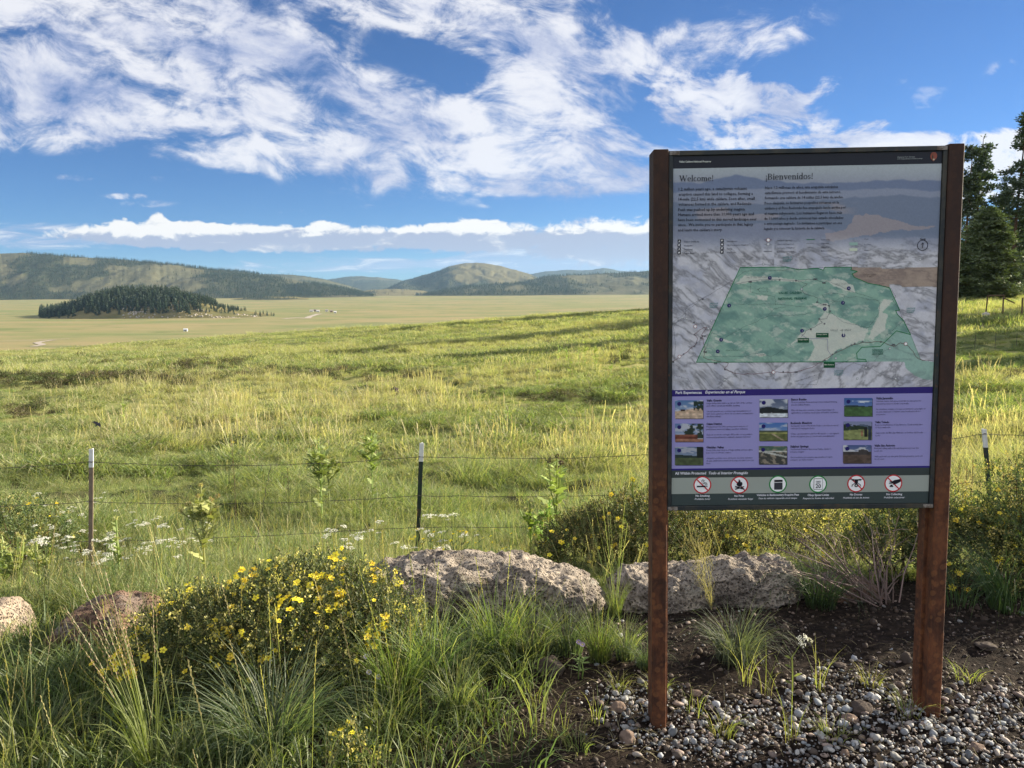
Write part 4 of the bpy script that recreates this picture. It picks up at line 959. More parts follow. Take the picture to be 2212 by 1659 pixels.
strip(b, C2, wob([(215, 755), (300, 700), (370, 645), (385, 600), (360, 575), (400, 540), (445, 525), (410, 580), (435, 660), (424, 728), (500, 750), (590, 765), (562, 808), (640, 835), (760, 840), (890, 826), (960, 830), (1040, 825), (1150, 795), (1215, 760), (1290, 708), (1420, 645), (1490, 625), (1612, 622), (1700, 655), (1745, 630), (1800, 655), (1850, 725), (1890, 748), (1962, 752)], 5), .0013, RD, 1)
for P_ in ([(215, 505), (300, 460), (310, 390), (420, 330), (560, 250), (700, 150), (780, 142), (960, 146), (1010, 128), (1060, 134), (1180, 128), (1290, 122), (1416, 104), (1416, 124)], [(1600, 240), (1680, 265), (1715, 320), (1690, 340), (1740, 420), (1762, 480), (1700, 540), (1640, 590)],
           [(220, 520), (235, 620), (225, 850), (320, 870), (350, 940)], [(1040, 905), (1180, 910), (1220, 800), (1330, 770), (1440, 730)]):
    strip(b, C2, wob(P_, 5), .0013, alb(60, 62, 84), 1, dash=.0042)
for P_ in ([(430, 690), (480, 560), (560, 600), (700, 520), (860, 450), (1080, 440), (1160, 430)], [(470, 720), (700, 720), (780, 700), (880, 720), (980, 660)], [(660, 370), (760, 370), (900, 370), (1120, 390), (1230, 375)], [(1270, 420), (1360, 490), (1530, 530), (1600, 430), (1600, 350), (1450, 320), (1340, 330), (1270, 375)],
           [(1260, 215), (1430, 290), (1560, 330)], [(740, 220), (740, 290), (900, 320), (910, 380)], [(800, 262), (850, 262), (855, 288), (800, 288), (785, 272), (800, 262)], [(1220, 310), (1280, 295), (1370, 310), (1360, 350), (1250, 350), (1220, 310)], [(860, 440), (900, 400), (980, 390)]):
    strip(b, C2, wob(P_, 7), .0011, alb(46, 62, 78), 1, dash=.004)
for P_ in ([(220, 490), (420, 330)], [(560, 870), (650, 850)], [(1570, 750), (1600, 710), (1672, 670)], [(670, 124), (820, 102), (980, 118)], [(1310, 760), (1420, 760), (1540, 800), (1600, 830), (1740, 900)], [(514, 936), (600, 850)]):
    strip(b, C2, wob(P_, 8), .0007, GY, 1)
strip(b, C2, [(1418, 124), (1616, 122), (1620, 134), (1930, 134), (1990, 122)], .0006, GY, 1)
strip(b, C2, [(1672, 240), (1738, 240), (1760, 256), (1990, 256)], .0006, GY, 1)
for x, y in ((732, 221), (743, 221), (935, 208), (1044, 213), (1168, 204), (1181, 204), (1226, 228), (1238, 228), (1082, 269), (1186, 358), (1230, 374), (1242, 374), (1266, 382), (1273, 419), (1200, 470), (1235, 502), (1144, 540), (534, 418), (476, 540), (428, 691), (440, 691), (498, 768), (510, 768), (567, 808), (360, 492), (363, 574), (407, 598), (378, 629), (363, 652), (290, 706), (221, 758), (419, 584), (433, 584), (418, 337), (958, 825), (1040, 826), (1050, 826), (1237, 748), (1288, 708), (1314, 692), (1416, 646), (1437, 635), (1490, 623), (1612, 624), (1692, 643), (1703, 643)):
    a, h = C2(x, y); lrect(b, a-.0026, h-.0026, a+.0026, h+.0026, BK, 2); lrect(b, a-.0013, h-.0013, a+.0013, h+.0013, alb(120, 124, 150), 3)
for x, y in ((262, 722), (368, 520), (892, 827), (1778, 637)): disc(b, C2, x, y, .0062, alb(120, 40, 52), 2); disc(b, C2, x, y, .0048, WH, 3)
for x, y in ((825, 103), (478, 482), (456, 535), (311, 466), (280, 461), (566, 876), (1454, 870), (1512, 797), (1710, 870), (1876, 73), (1310, 733), (1672, 668), (1082, 270)): disc(b, C2, x, y, .004, GY, 2, 12); disc(b, C2, x, y, .0031, alb(165, 170, 200), 3, 12)
b.obj('map_lines', M_print, panel)
b = MB()
for x, y, i in ((869, 195, 9), (1398, 265, 8), (1359, 362, 3), (1237, 403, 7), (596, 380, 6), (1084, 549, 2), (1362, 580, 1), (542, 609, 5), (519, 687, 4)):
    disc(b, C2, x, y, .0066, NV, 2)
b.obj('site_markers', M_print, panel)
for x0, y0, x1, y1 in ((1055, 598, 1131, 629), (1178, 564, 1262, 594), (1229, 760, 1305, 797)):
    b = MB(); rect(b, C2, x0, y0, x1, y1, alb(10, 62, 44), 2); b.obj('map_station_box', M_print, panel)

# ---- text
_txt = []                                                    # (string, x0, x1, baseline y, fn, colour, part, shear, bold)
def T(part, s, fn, x0, x1, y, c, k=3, sh=0., bold=.0, y1=None): _txt.append((part, s, fn, x0, x1, y, c, k, sh, bold, y1))
INK = alb(14, 16, 34)
en = ['1.2 million years ago, a cataclysmic volcanic', 'eruption caused this land to collapse, forming a', '14-mile (22.5 km) wide caldera. Soon after, small', 'volcanoes formed in the caldera, and Redondo', 'Peak was pushed up by underlying magma.', 'Humans arrived more than 11,000 years ago and', 'have been connected to this sacred landscape ever', 'since.  We invite you to participate in that legacy', "and learn the caldera\u2019s story."]
ex = [(258, 716, 324, 318), (257, 756, 358, 353), (257, 768, 391, 386), (256, 746, 425, 420), (255, 706, 461, 457), (255, 762, 494, 489), (254, 781, 528, 524), (254, 757, 562, 558), (253, 551, 597, 595)]
es = ['Hace 1.2 millones de a\u00f1os, una erupci\u00f3n volc\u00e1nica', 'catacl\u00edsmica provoc\u00f3 el hundimiento de este terreno,', 'formando una caldera de 14 millas (22.5 km) de ancho.', 'Poco despu\u00e9s, se formaron peque\u00f1os volcanes en la', 'caldera y el Pico Redondo fue empujado hacia arriba por', 'el magma subyacente. Los humanos llegaron hace m\u00e1s', 'de 11,000 a\u00f1os y desde entonces han estado vinculados', 'a este paisaje sagrado.  Le invitamos a participar en ese', 'legado y a conocer la historia de la caldera.']
sx = [(838, 1326, 314, 307), (836, 1346, 348, 341), (836, 1363, 382, 376), (835, 1332, 417, 411), (834, 1380, 451, 445), (833, 1354, 486, 480), (832, 1362, 520, 514), (831, 1353, 553, 549), (830, 1238, 588, 583)]
for s, q in zip(en, ex): T('body_text', s, C1, q[0], q[1], q[2], INK, bold=.012, y1=q[3])
for s, q in zip(es, sx): T('body_text', s, C1, q[0], q[1], q[2], INK, bold=.012, y1=q[3])
LT = alb(170, 178, 200)
T('header_text', 'Valles Caldera National Preserve', C1, 261, 475, 136, LT, bold=.02, y1=134)
T('header_text', 'National Park Service', C1, 1725, 1840, 106, alb(120, 128, 148)); T('header_text', 'U.S. Department of the Interior', C1, 1725, 1892, 118, alb(120, 128, 148))
leg = [(0, ['Visitor Services', 'Viewpoint', 'Trailhead', 'Picnic Area'], 292, 362, 672, 26), (1, ['Fishing Access', 'USDA Forest Service Campground', 'Parking', 'Vault Toilet'], 581, 650, 668, 25.5), (2, ['New Mexico State Route', 'USDA Forest Service Road', 'Frontcountry Driving Route', 'Backcountry Driving Route'], 918, 1034, 662, 25.5),
       (3, ['Park Boundary', 'Caldera Rim', 'Hiking Trail', 'Multi-use Trail'], 1212, 1272, 658, 25.2), (4, ['Stream', 'Tree Cover', 'Grassland'], 1500, 1542, 653, 38)]
for _, L, x0, x1, y, dy in leg:
    m_ = sorted(len(s) for s in L)[len(L)//2]
    for i, s in enumerate(L): T('legend_text', s, C1, x0, x0+(x1-x0)*len(s)/m_, y+dy*i, alb(40, 44, 66), bold=.01)
T('legend_text', 'North', C1, 1876, 1914, 656, INK, bold=.02)
TG = alb(34, 84, 84)
T('map_text', 'VALLES  CALDERA', C2, 926, 1084, 302, TG, 3, 0, .03); T('map_text', 'NATIONAL  PRESERVE', C2, 924, 1116, 341, TG, 3, 0, .03)
for x0, x1, y, L in ((956, 1018, 62, ['SANTA FE', 'NATIONAL', 'FOREST']), (465, 522, 371, ['SANTA FE', 'NATIONAL', 'FOREST']), (1785, 1842, 405, ['SANTA FE', 'NATIONAL', 'FOREST']), (1300, 1360, 823, ['SANTA FE', 'NATIONAL', 'FOREST'])):
    for i, s in enumerate(L): T('map_text', s, C2, x0, x1-(8 if i == 2 else 0), y+13*i, alb(70, 110, 130), 3, 0, .02)
for i, s in enumerate(['BANDELIER', 'NATIONAL', 'MONUMENT']): T('map_text', s, C2, 1555, 1627, 683+13.5*i, alb(44, 92, 92), 3, 0, .03)
T('map_text', 'SANTA CLARA', C2, 1497, 1580, 178, alb(70, 60, 66), 3); T('map_text', 'PUEBLO', C2, 1520, 1563, 191, alb(70, 60, 66), 3)
T('map_text', 'VALLE   GRANDE', C2, 1272, 1412, 552, alb(96, 104, 120), 3, .2); T('map_text', 'VALLE  SAN  ANTONIO', C2, 712, 852, 197, alb(96, 104, 120), 3, .2)
T('map_text', 'EL CAJETE', C2, 790, 830, 716, alb(90, 96, 110), 3); T('map_text', 'BANCO  BONITO', C2, 575, 670, 684, alb(56, 84, 96), 3)
T('map_text', 'VALLE  TOLEDO', C2, 1308, 1392, 240, alb(96, 104, 120), 3, .2)
T('map_text', 'Caldera Rim (1.2 million years old)', C2, 1034, 1205, 895, alb(60, 64, 80), 3, .2, 0, 840)
for x0, x1, y, s in ((1060, 1124, 612, 'Ranger Station'), (1183, 1250, 577, 'Entrance Station'), (1233, 1297, 780, 'Main Entrance')): T('map_text', s, C2, x0, x1, y, alb(170, 180, 190), 4, 0, .02)
for x, y, i in ((869, 195, 9), (1398, 265, 8), (1359, 362, 3), (1237, 403, 7), (596, 380, 6), (1084, 549, 2), (1362, 580, 1), (542, 609, 5), (519, 687, 4)): T('map_text', str(i), C2, x-3.2, x+3.2, y+5, LT, 4)
BL = alb(180, 184, 222)
T('band_text', 'Park Experiences', C3, 236, 411, 87, BL, 3, 0, .02, 86); T('band_text', 'Experiencias en el Parque', C3, 434, 700, 84, BL, 3, .28, .02, 82)
T('band_text', 'All Within Protected', C3, 231, 439, 628, BL, 3, 0, .02, 626); T('band_text', 'Todo el Interior Protegido', C3, 453, 718, 626, BL, 3, .28, .02, 624)
cards = [(232, 130, 'Valle Grande', 444, 545, 138, ['Large valley that makes up about 12% of the caldera', 'and offers excellent wildlife viewing', '', 'Un valle grande que constituye aproximadamente el', '12% de la caldera y ofrece un excelente avistamiento', 'de fauna salvaje'], 755),
         (232, 286, 'Cabin District', 442, 547, 295, ['Headquarters for 20th century ranch and site of', 'prehistoric seasonal village used for millennia', '', 'Sede de un rancho del siglo XX y sitio de un poblado', 'estacional prehist\u00f3rico utilizado durante milenios'], 748),
         (231, 442, 'Obsidian Valley', 441, 560, 452, ['Scenic hike near source of high-quality volcanic glass', 'from Cerro Del Medio eruption', '', 'Caminata esc\u00e9nica cerca del fuente de vidrio volc\u00e1nico', 'de alta calidad procedente de la erupci\u00f3n del Cerro del', 'Medio'], 757),
         (799, 122, 'Banco Bonito', 1011, 1114, 131, ['Most recent lava flow and important dryland farming', 'site for Jemez Pueblo', '', 'Flujo de lava m\u00e1s reciente e importante lugar de', 'agricultura en tierras secas para el Pueblo de Jemez'], 1323),
         (797, 280, 'Redondo Meadow', 1007, 1151, 289, ['Spectacular views of Redondo Peak\u2014a world-renowned', 'and sacred resurgent dome', '', 'Vistas espectaculares del Pico Redondo \u2014 un sagrado', 'domo resurgente que es reconocido mundialmente'], 1331),
         (794, 437, 'Sulphur Springs', 1004, 1127, 446, ['Geothermal features that reveal Valles Caldera\u2019s', 'volcanic origins', '', 'Caracter\u00edsticas geotermales que revelan el origen', 'volc\u00e1nico de Valles Caldera'], 1286),
         (1366, 115, 'Valle Jaramillo', 1579, 1693, 124, ['Obsidian, water, and game made this an ideal place for', 'ancestral peoples to inhabit seasonally', '', 'La obsidiana, el agua, y la caza convirtieron este lugar en', 'un sitio ideal para el h\u00e1bitat estacionalmente de los', 'antepasados'], 1908),
         (1362, 272, 'Valle Toledo', 1573, 1667, 283, ['Remote headwaters of San Antonio Creek at the base', 'of the north rim', '', 'Cabeceras del R\u00edo San Antonio en la base del borde', 'norte'], 1890),
         (1358, 430, 'Valle San Antonio', 1568, 1706, 440, ['Pastoral valley with rich ranching history near the', 'north rim', '', 'Valle pastoral con una gran historia ganadera cerca del', 'borde norte'], 1888)]
for x, y, t_, x0, x1, yb, L, xe in cards:
    T('card_text', t_, C3, x0, x1, yb, alb(22, 22, 50), 3, 0, .03)
    m_ = max(len(s) for s in L); it = L.index('')
    for i, s in enumerate(L):
        if s: T('card_text', s, C3, x0, x0+(xe-x0)*len(s)/m_, yb+17+(17.2*i)-(.0 if i < it else -2), alb(36, 36, 72), 3, .25 if i > it else 0)
icons = [(415, 697, 'No Smoking', 'Prohibido fumar', 369, 463, 363, 468), (663, 697, 'No Fires', 'Prohibido encender fuego', 629, 692, 586, 754), (922, 692, 'Vehicles in Backcountry Require Pass', 'Pase de veh\u00edculo requerido en el campo', 778, 1062, 791, 1048),
         (1191, 692, 'Obey Speed Limits', 'Respete los l\u00edmites de velocidad', 1119, 1263, 1088, 1294), (1446, 688, 'No Drones', 'Prohibido el uso de drones', 1403, 1485, 1357, 1531), (1695, 686, 'No Collecting', 'Prohibido coleccionar', 1647, 1752, 1631, 1768)]
for i, (x, y, s, s2, a0, a1, b0, b1) in enumerate(icons):
    yb = y+79; T('band_text', s, C3, a0, a1, yb-(0 if i != 2 else 0), BL, 3, 0, .02); T('band_text', s2, C3, b0, b1, yb+21, BL, 3, .25, .01)
# all strings -> one mesh per group of print
from collections import defaultdict
tm = defaultdict(MB); cache = {}
dg = None
temps = []
for q in _txt:
    key = (q[1], q[9])
    if key in cache: continue
    cu = bpy.data.curves.new('t', 'FONT'); cu.body = q[1]; cu.size = 1.; cu.resolution_u = 2 if q[0] in ('band_text', 'header_text') else 1; cu.offset = q[9]
    o = bpy.data.objects.new('t', cu); COL.objects.link(o); cache[key] = o; temps.append(o)
bpy.context.view_layer.update(); dg = bpy.context.evaluated_depsgraph_get()
geo = {}
for key, o in cache.items():
    me = o.evaluated_get(dg).to_mesh(); V = np.zeros(len(me.vertices)*3); me.vertices.foreach_get('co', V)
    geo[key] = (V.reshape(-1, 3), [tuple(p.vertices) for p in me.polygons]); o.evaluated_get(dg).to_mesh_clear()
for o in temps: c_ = o.data; bpy.data.objects.remove(o); bpy.data.curves.remove(c_)
for part, s, fn, x0, x1, y, c, k, sh, bold, y1 in _txt:
    V, F = geo[(s, bold)]
    if not len(V): continue
    a0, h0 = fn(x0, y); a1, h1 = fn(x1, y if y1 is None else y1)
    if y1 is None: h1 = h0
    if part in ('map_text',) and y1 is not None: pass
    w = V[:, 0].max()-V[:, 0].min(); sc = math.hypot(a1-a0, h1-h0)/w; dx, dh = (a1-a0), (h1-h0); ln_ = math.hypot(dx, dh); dx /= ln_; dh /= ln_
    u = (V[:, 0]-V[:, 0].min()+sh*V[:, 1])*sc; v = V[:, 1]*sc*1.06
    A = a0+u*dx+v*dh; Hh = h0+u*dh-v*dx
    P = PTOP+np.outer(A, e_x)+e_y*layer(k)-np.outer(Hh, e_z)
    tm[part].add(P, F, c)
for part, mb_ in tm.items(): mb_.obj(part, M_print, panel, kind='stuff')

# ---- headings in a serif letter, drawn stroke by stroke
def glyphs():
    G = {}
    def st(x, y0, y1, w=.105): return [(x, y0), (x+w, y0), (x+w, y1), (x, y1)]
    def ser(x, y, w, h=.035): return [(x, y), (x+w, y), (x+w, y+h), (x, y+h)]
    def arc(cx, cy, rx, ry, a0, a1, wx, wy, n_=14):
        o_, i_ = [], []
        for t in np.linspace(R(a0), R(a1), n_): o_.append((cx+rx*math.cos(t), cy+ry*math.sin(t))); i_.append((cx+(rx-wx)*math.cos(t), cy+(ry-wy)*math.sin(t)))
        return ('strip', o_, i_)
    X = .47
    G['W'] = (1.02, [[(.06, .70), (.19, .70), (.40, 0), (.31, 0)], [(.36, 0), (.30, 0), (.50, .70), (.56, .70)], [(.44, .70), (.57, .70), (.76, 0), (.67, 0)], [(.72, 0), (.67, 0), (.92, .70), (.97, .70)], ser(0, .67, .26), ser(.40, .67, .24), ser(.82, .67, .2)])
    G['e'] = (.47, [arc(.235, X/2, .21, .245, 8, 320, .095, .045), [(.07, .24), (.43, .24), (.43, .28), (.07, .28)]])
    G['l'] = (.27, [st(.08, 0, .74), ser(.01, 0, .25), [(.0, .72), (.02, .745), (.18, .76), (.18, .70)]])
    G['c'] = (.43, [arc(.225, X/2, .205, .245, 45, 320, .095, .05)])
    G['o'] = (.51, [arc(.25, X/2, .225, .245, 0, 360, .095, .05, 22)])
    G['m'] = (.80, [st(.08, 0, .45), st(.345, 0, .33), st(.61, 0, .33), ser(.01, 0, .22), ser(.28, 0, .22), ser(.545, 0, .22), arc(.30, .31, .15, .16, 0, 150, .1, .05), arc(.565, .31, .15, .16, 0, 150, .1, .05), [(.0, .44), (.08, .48), (.185, .48), (.185, .42)]])
    G['n'] = (.55, [st(.08, 0, .45), st(.36, 0, .33), ser(.01, 0, .22), ser(.29, 0, .24), arc(.31, .31, .155, .16, 0, 150, .1, .05), [(.0, .44), (.08, .48), (.185, .48), (.185, .42)]])
    G['i'] = (.27, [st(.08, 0, .46), ser(.01, 0, .25), [(.0, .44), (.08, .48), (.185, .48), (.185, .42)], ('disc', .13, .63, .065)])
    G['v'] = (.50, [[(.05, .46), (.17, .46), (.30, 0), (.22, 0)], [(.27, 0), (.22, 0), (.40, .46), (.45, .46)], ser(0, .435, .22), ser(.33, .435, .17)])
    G['d'] = (.54, [arc(.235, X/2, .205, .245, 0, 360, .095, .05, 20), st(.345, 0, .74), ser(.40, 0, .13), [(.27, .72), (.28, .745), (.45, .76), (.45, .70)]])
    G['s'] = (.39, [arc(.19, .345, .145, .13, 20, 265, .07, .05), arc(.18, .125, .155, .135, -160, 85, .08, .05)])
    G['B'] = (.62, [st(.09, 0, .70, .11), ser(.01, 0, .25), ser(.01, .665, .25), arc(.30, .52, .2, .18, -90, 90, .1, .04), arc(.31, .185, .25, .185, -90, 90, .11, .04), [(.18, .33), (.31, .33), (.31, .37), (.18, .37)], [(.18, .665), (.31, .665), (.31, .70), (.18, .70)], [(.18, 0), (.32, 0), (.32, .035), (.18, .035)]])
    G['!'] = (.27, [[(.09, .70), (.19, .70), (.16, .2), (.12, .2)], ('disc', .14, .06, .065)])
    G['\u00a1'] = (.27, [[(.12, .28), (.16, .28), (.19, -.22), (.09, -.22)], ('disc', .14, .42, .065)])
    return G
GL = glyphs()
def heading(s, x0, x1, y, y1):
    a0, h0 = C1(x0, y); a1, h1 = C1(x1, y1); tot = sum(GL[ch][0] for ch in s); sc = (a1-a0)/tot; sl_ = (h1-h0)/(a1-a0); mb_ = MB(); cur = 0
    for j, ch in enumerate(s):
        w, parts = GL[ch]
        for jj, p in enumerate(parts):
            lay = layer(3)-.00004*jj
            tr = lambda q: SP(a0+(cur+q[0])*sc, lay, h0+(cur+q[0])*sc*sl_-q[1]*sc)
            if isinstance(p, tuple) and p[0] == 'strip':
                n_ = len(p[1]); mb_.add([tr(q) for q in p[1]+p[2]], [(i, i+1, n_+i+1, n_+i) for i in range(n_-1)], INK)
            elif isinstance(p, tuple): mb_.add([tr((p[1]+p[3]*math.cos(t), p[2]+p[3]*math.sin(t))) for t in np.linspace(0, 6.283, 12, endpoint=False)], [tuple(range(12))], INK)
            else: mb_.add([tr(q) for q in p], [tuple(range(len(p)))], INK)
        cur += w
    return mb_.obj('heading_text', M_print, panel)
heading('Welcome!', 260, 493, 262, 260); heading('\u00a1Bienvenidos!', 838, 1160, 252, 247)

# ---- legend symbols
for x, y in ((262, 663), (261, 689), (261, 715), (261, 740), (549, 659), (549, 684), (549, 710), (548, 735)):
    b = MB(); a, h = C1(x, y); lrect(b, a-.0055, h-.0055, a+.0055, h+.0055, BK, 2)
    k = int(x+y) % 3
    if k == 0: b.add([SP(a+u*.0034, layer(3), h+v*.0034) for u, v in ((0, -1), (1, 0), (.6, 1), (-.6, 1), (-1, 0))], [(0, 1, 2, 3, 4)], WH)
    elif k == 1: b.add([SP(a+u*.0034, layer(3), h+v*.0034) for u, v in ((0, -1), (.9, .9), (.4, .9), (0, 0), (-.4, .9), (-.9, .9))], [(0, 1, 2, 3), (0, 3, 4, 5)], WH)
    else: lrect(b, a-.0028, h-.0028, a+.0006, h+.0028, WH, 3); disc(b, lambda p, q: (a+.0005, h-.0012), 0, 0, .0019, WH, 3, 10)
    b.obj('legend_symbol', M_print, panel)
b = MB()
strip(b, C1, [(832, 655), (883, 655)], .0014, RD, 2); disc(b, C1, 858, 656, .0068, alb(110, 40, 52), 2); disc(b, C1, 858, 656, .0052, WH, 3)
strip(b, C1, [(832, 684), (883, 684)], .0008, GY, 2); disc(b, C1, 858, 684, .0055, GY, 2); disc(b, C1, 858, 684, .0045, alb(160, 165, 196), 3)
for dy in (703, 710): strip(b, C1, [(829, dy), (883, dy)], .0006, GY, 2)
strip(b, C1, [(829, 732), (883, 731)], .002, alb(80, 84, 104), 2); strip(b, C1, [(1116, 653), (1169, 652)], .0022, GRN, 2); strip(b, C1, [(1116, 678), (1167, 678)], .0014, GY, 2, dash=.004)
strip(b, C1, [(1116, 704), (1167, 704)], .0009, GY, 2, dash=.004); strip(b, C1, [(1112, 730), (1167, 729)], .0009, GY, 2); strip(b, C1, [(1403, 649), (1458, 648)], .0009, alb(100, 130, 170), 2)
rect(b, C1, 1403, 672, 1458, 692, alb(118, 146, 160), 2); rect(b, C1, 1403, 711, 1456, 730, alb(160, 172, 178), 2)
b.obj('legend_lines', M_print, panel)
b = MB(); disc(b, C1, 1893, 692, .0185, INK, 2, 28, .0165); strip(b, C1, [(1893, 710), (1893, 676)], .0016, INK, 2); strip(b, C1, [(1885, 686), (1893, 675), (1901, 686)], .0016, INK, 3)
b.obj('north_arrow', M_print, panel)
# small round-topped badge in the header: a plain brown arrowhead shape
b = MB(); a, h = C1(1968, 98); bw, bh = .0115, .015
out = [(0, -1), (.55, -.92), (.92, -.5), (1, 0), (.8, .45), (.45, .7), (.15, 1), (-.15, 1), (-.45, .72), (-.85, .45), (-1, 0), (-.92, -.5), (-.55, -.9)]
b.add([SP(a+u*bw, layer(2), h+v*bh) for u, v in out], [tuple(range(13))], alb(112, 58, 52))
b.add([SP(a+u*bw, layer(3), h+v*bh) for u, v in ((-.5, .1), (-.32, -.6), (-.1, .1), (-.28, .6))], [(0, 1, 2, 3)], alb(44, 50, 40))
b.add([SP(a+u*bw, layer(3), h+v*bh) for u, v in ((-.2, .5), (.3, .5), (.15, .82), (-.12, .82))], [(0, 1, 2, 3)], alb(150, 160, 160))
b.obj('badge', M_print, panel)

# ---- the nine small photographs
def photo(i, u, v):
    n_ = fbm(u*9, v*9+i, i, o=4); cl = fbm(u*3+i, v*6, i+2, o=5)
    sky = lambda top, bot: np.array(top)*(1-v[:, None])+np.array(bot)*v[:, None]
    def lay(c, m, d): return np.where(m[:, None], np.asarray(d, float)*(1+.35*n_)[:, None], c)
    hz = .55
    if i == 1:
        c = sky((62, 92, 150), (130, 140, 180)); c = mixc(c, (150, 156, 190), sm(cl, 0, .3)); c = lay(c, v > .62-.25*u, (148, 130, 128)); c = lay(c, v > .72, (150, 134, 134))
        c = lay(c, (u > .66) & (v < .5+.2*np.sin(u*40)*.3) & (n_ > -.25) & (v > .05), (26, 40, 40)); c = lay(c, (np.abs(u-.28) < .09) & (np.abs(v-.56) < .05), (40, 30, 30)); return c
    if i == 2:
        c = sky((70, 92, 150), (130, 140, 175)); c = mixc(c, (140, 146, 180), sm(cl, -.1, .2)); c = lay(c, (v < .8) & ((np.abs(u-.62)+.3*n_ < .1) | (np.abs(u-.9)+.3*n_ < .13) | ((v > .4) & (np.abs(u-.45)+.4*n_ < .12))), (34, 46, 44))
        c = lay(c, (v > .62) & (u < .8), (74, 40, 38)); c = lay(c, (v > .62) & (v < .7) & (u < .75), (96, 60, 56)); c = lay(c, v > .86, (112, 82, 78)); return c
    if i == 3:
        c = sky((66, 84, 130), (130, 140, 172)); c = mixc(c, (128, 134, 166), sm(cl, 0, .2)); c = lay(c, v > .42+.1*u, (30, 42, 46)); c = lay(c, v > .6, (58, 68, 54)); c = lay(c, (u > .78)&(n_ > -.4)&(v < .6), (18, 26, 28)); return c
    if i == 4:
        c = sky((60, 72, 110), (120, 128, 160)); c = mixc(c, (150, 156, 186), sm(cl, -.05, .25)); c = lay(c, v > .5-.06*np.sin(u*5), (22, 28, 36)); c = lay(c, v > .78+.05*n_, (160, 168, 200)); return c
    if i == 5:
        c = sky((52, 86, 160), (110, 128, 176)); c = mixc(c, (132, 142, 182), sm(cl, 0, .25)); c = lay(c, v > .42, (58, 66, 64)); c = lay(c, v > .52, (118, 122, 84)); c = lay(c, (v > .62), (74, 80, 56)); c = lay(c, (v > .6) & (np.abs((u-.45)-(v-.6)*1.1) < .05), (120, 110, 104)); return c
    if i == 6:
        c = np.tile((48., 50, 56), (len(u), 1)); c = lay(c, v < .3, (60, 82, 80)); c = mixc(c, (110, 104, 106), sm(n_, .0, .25)); c = lay(c, np.abs(v-.25-.35*u) < .05, (140, 144, 160)); c = lay(c, np.abs(v-.3) < .025, (140, 144, 160)); return c
    if i == 7:
        c = sky((40, 70, 140), (110, 126, 180)); c = mixc(c, (170, 176, 208), sm(cl, -.02, .15)*sm(v, .1, .2)); c = lay(c, v > .42-.03*np.sin(u*6), (30, 44, 52)); c = lay(c, v > .5, (52, 78, 52)); return c
    if i == 8:
        c = sky((96, 104, 150), (120, 126, 166)); c = lay(c, v > .22+.06*np.sin(u*7), (62, 74, 104)); c = lay(c, (v > .1+.25*u) & (n_ > -.3) & (v < .55) & (u < .85), (28, 40, 34)); c = lay(c, v > .5-.1*u, (100, 108, 80)); c = lay(c, (np.abs(u-.79) < .05) & (v > .34) & (v < .85), (20, 20, 24)); c = lay(c, (np.abs(u-.93) < .05) & (v > .26), (30, 38, 54)); c = lay(c, (np.abs(u-.65) < .04) & (v > .5) & (v < .8), (110, 80, 72)); return c
    c = sky((52, 66, 120), (130, 138, 170)); c = mixc(c, (150, 154, 184), sm(cl, .0, .2)); c = lay(c, v > .35, (48, 44, 52)); c = lay(c, v > .55, (66, 56, 58)); c = lay(c, (np.abs(u-.72) < .17) & (v > .22+.35*np.abs(u-.7)) & (v < .5), (46, 44, 52)); return c
for i, (x, y, *_r0) in enumerate(cards):
    w, hgt = 188, 122; sh_ = MB(); rect(sh_, C3, x+4, y+4, x+w+4, y+hgt+4, alb(48, 46, 80), 1)
    sob = sh_.obj('photo_shadow_print', M_print, panel)
    nu, nv = 44, 30; uu, vv = np.meshgrid(np.linspace(0, 1, nu), np.linspace(0, 1, nv), indexing='ij'); uu = uu.ravel(); vv = vv.ravel()
    P = []
    c00, c10, c11, c01 = [np.array(C3(*q)) for q in ((x, y), (x+w, y), (x+w, y+hgt), (x, y+hgt))]
    A = (c00[None]*((1-uu)*(1-vv))[:, None]+c10[None]*(uu*(1-vv))[:, None]+c11[None]*(uu*vv)[:, None]+c01[None]*((1-uu)*vv)[:, None])
    P = PTOP+np.outer(A[:, 0], e_x)+e_y*layer(2)-np.outer(A[:, 1], e_z)
    cc = lin(np.clip(photo(i+1, uu, vv), 4, 250))/lin((184, 188, 220))*.88
    I = np.arange(nu*nv).reshape(nu, nv)
    mk('small_photograph', P, np.stack([I[:-1, :-1], I[:-1, 1:], I[1:, 1:], I[1:, :-1]], -1).reshape(-1, 4), M_print, panel, col=cc)
    b = MB(); disc(b, C3, x+28, y+24, .0072, NV, 3, 14); b.obj('number_dot', M_print, panel)

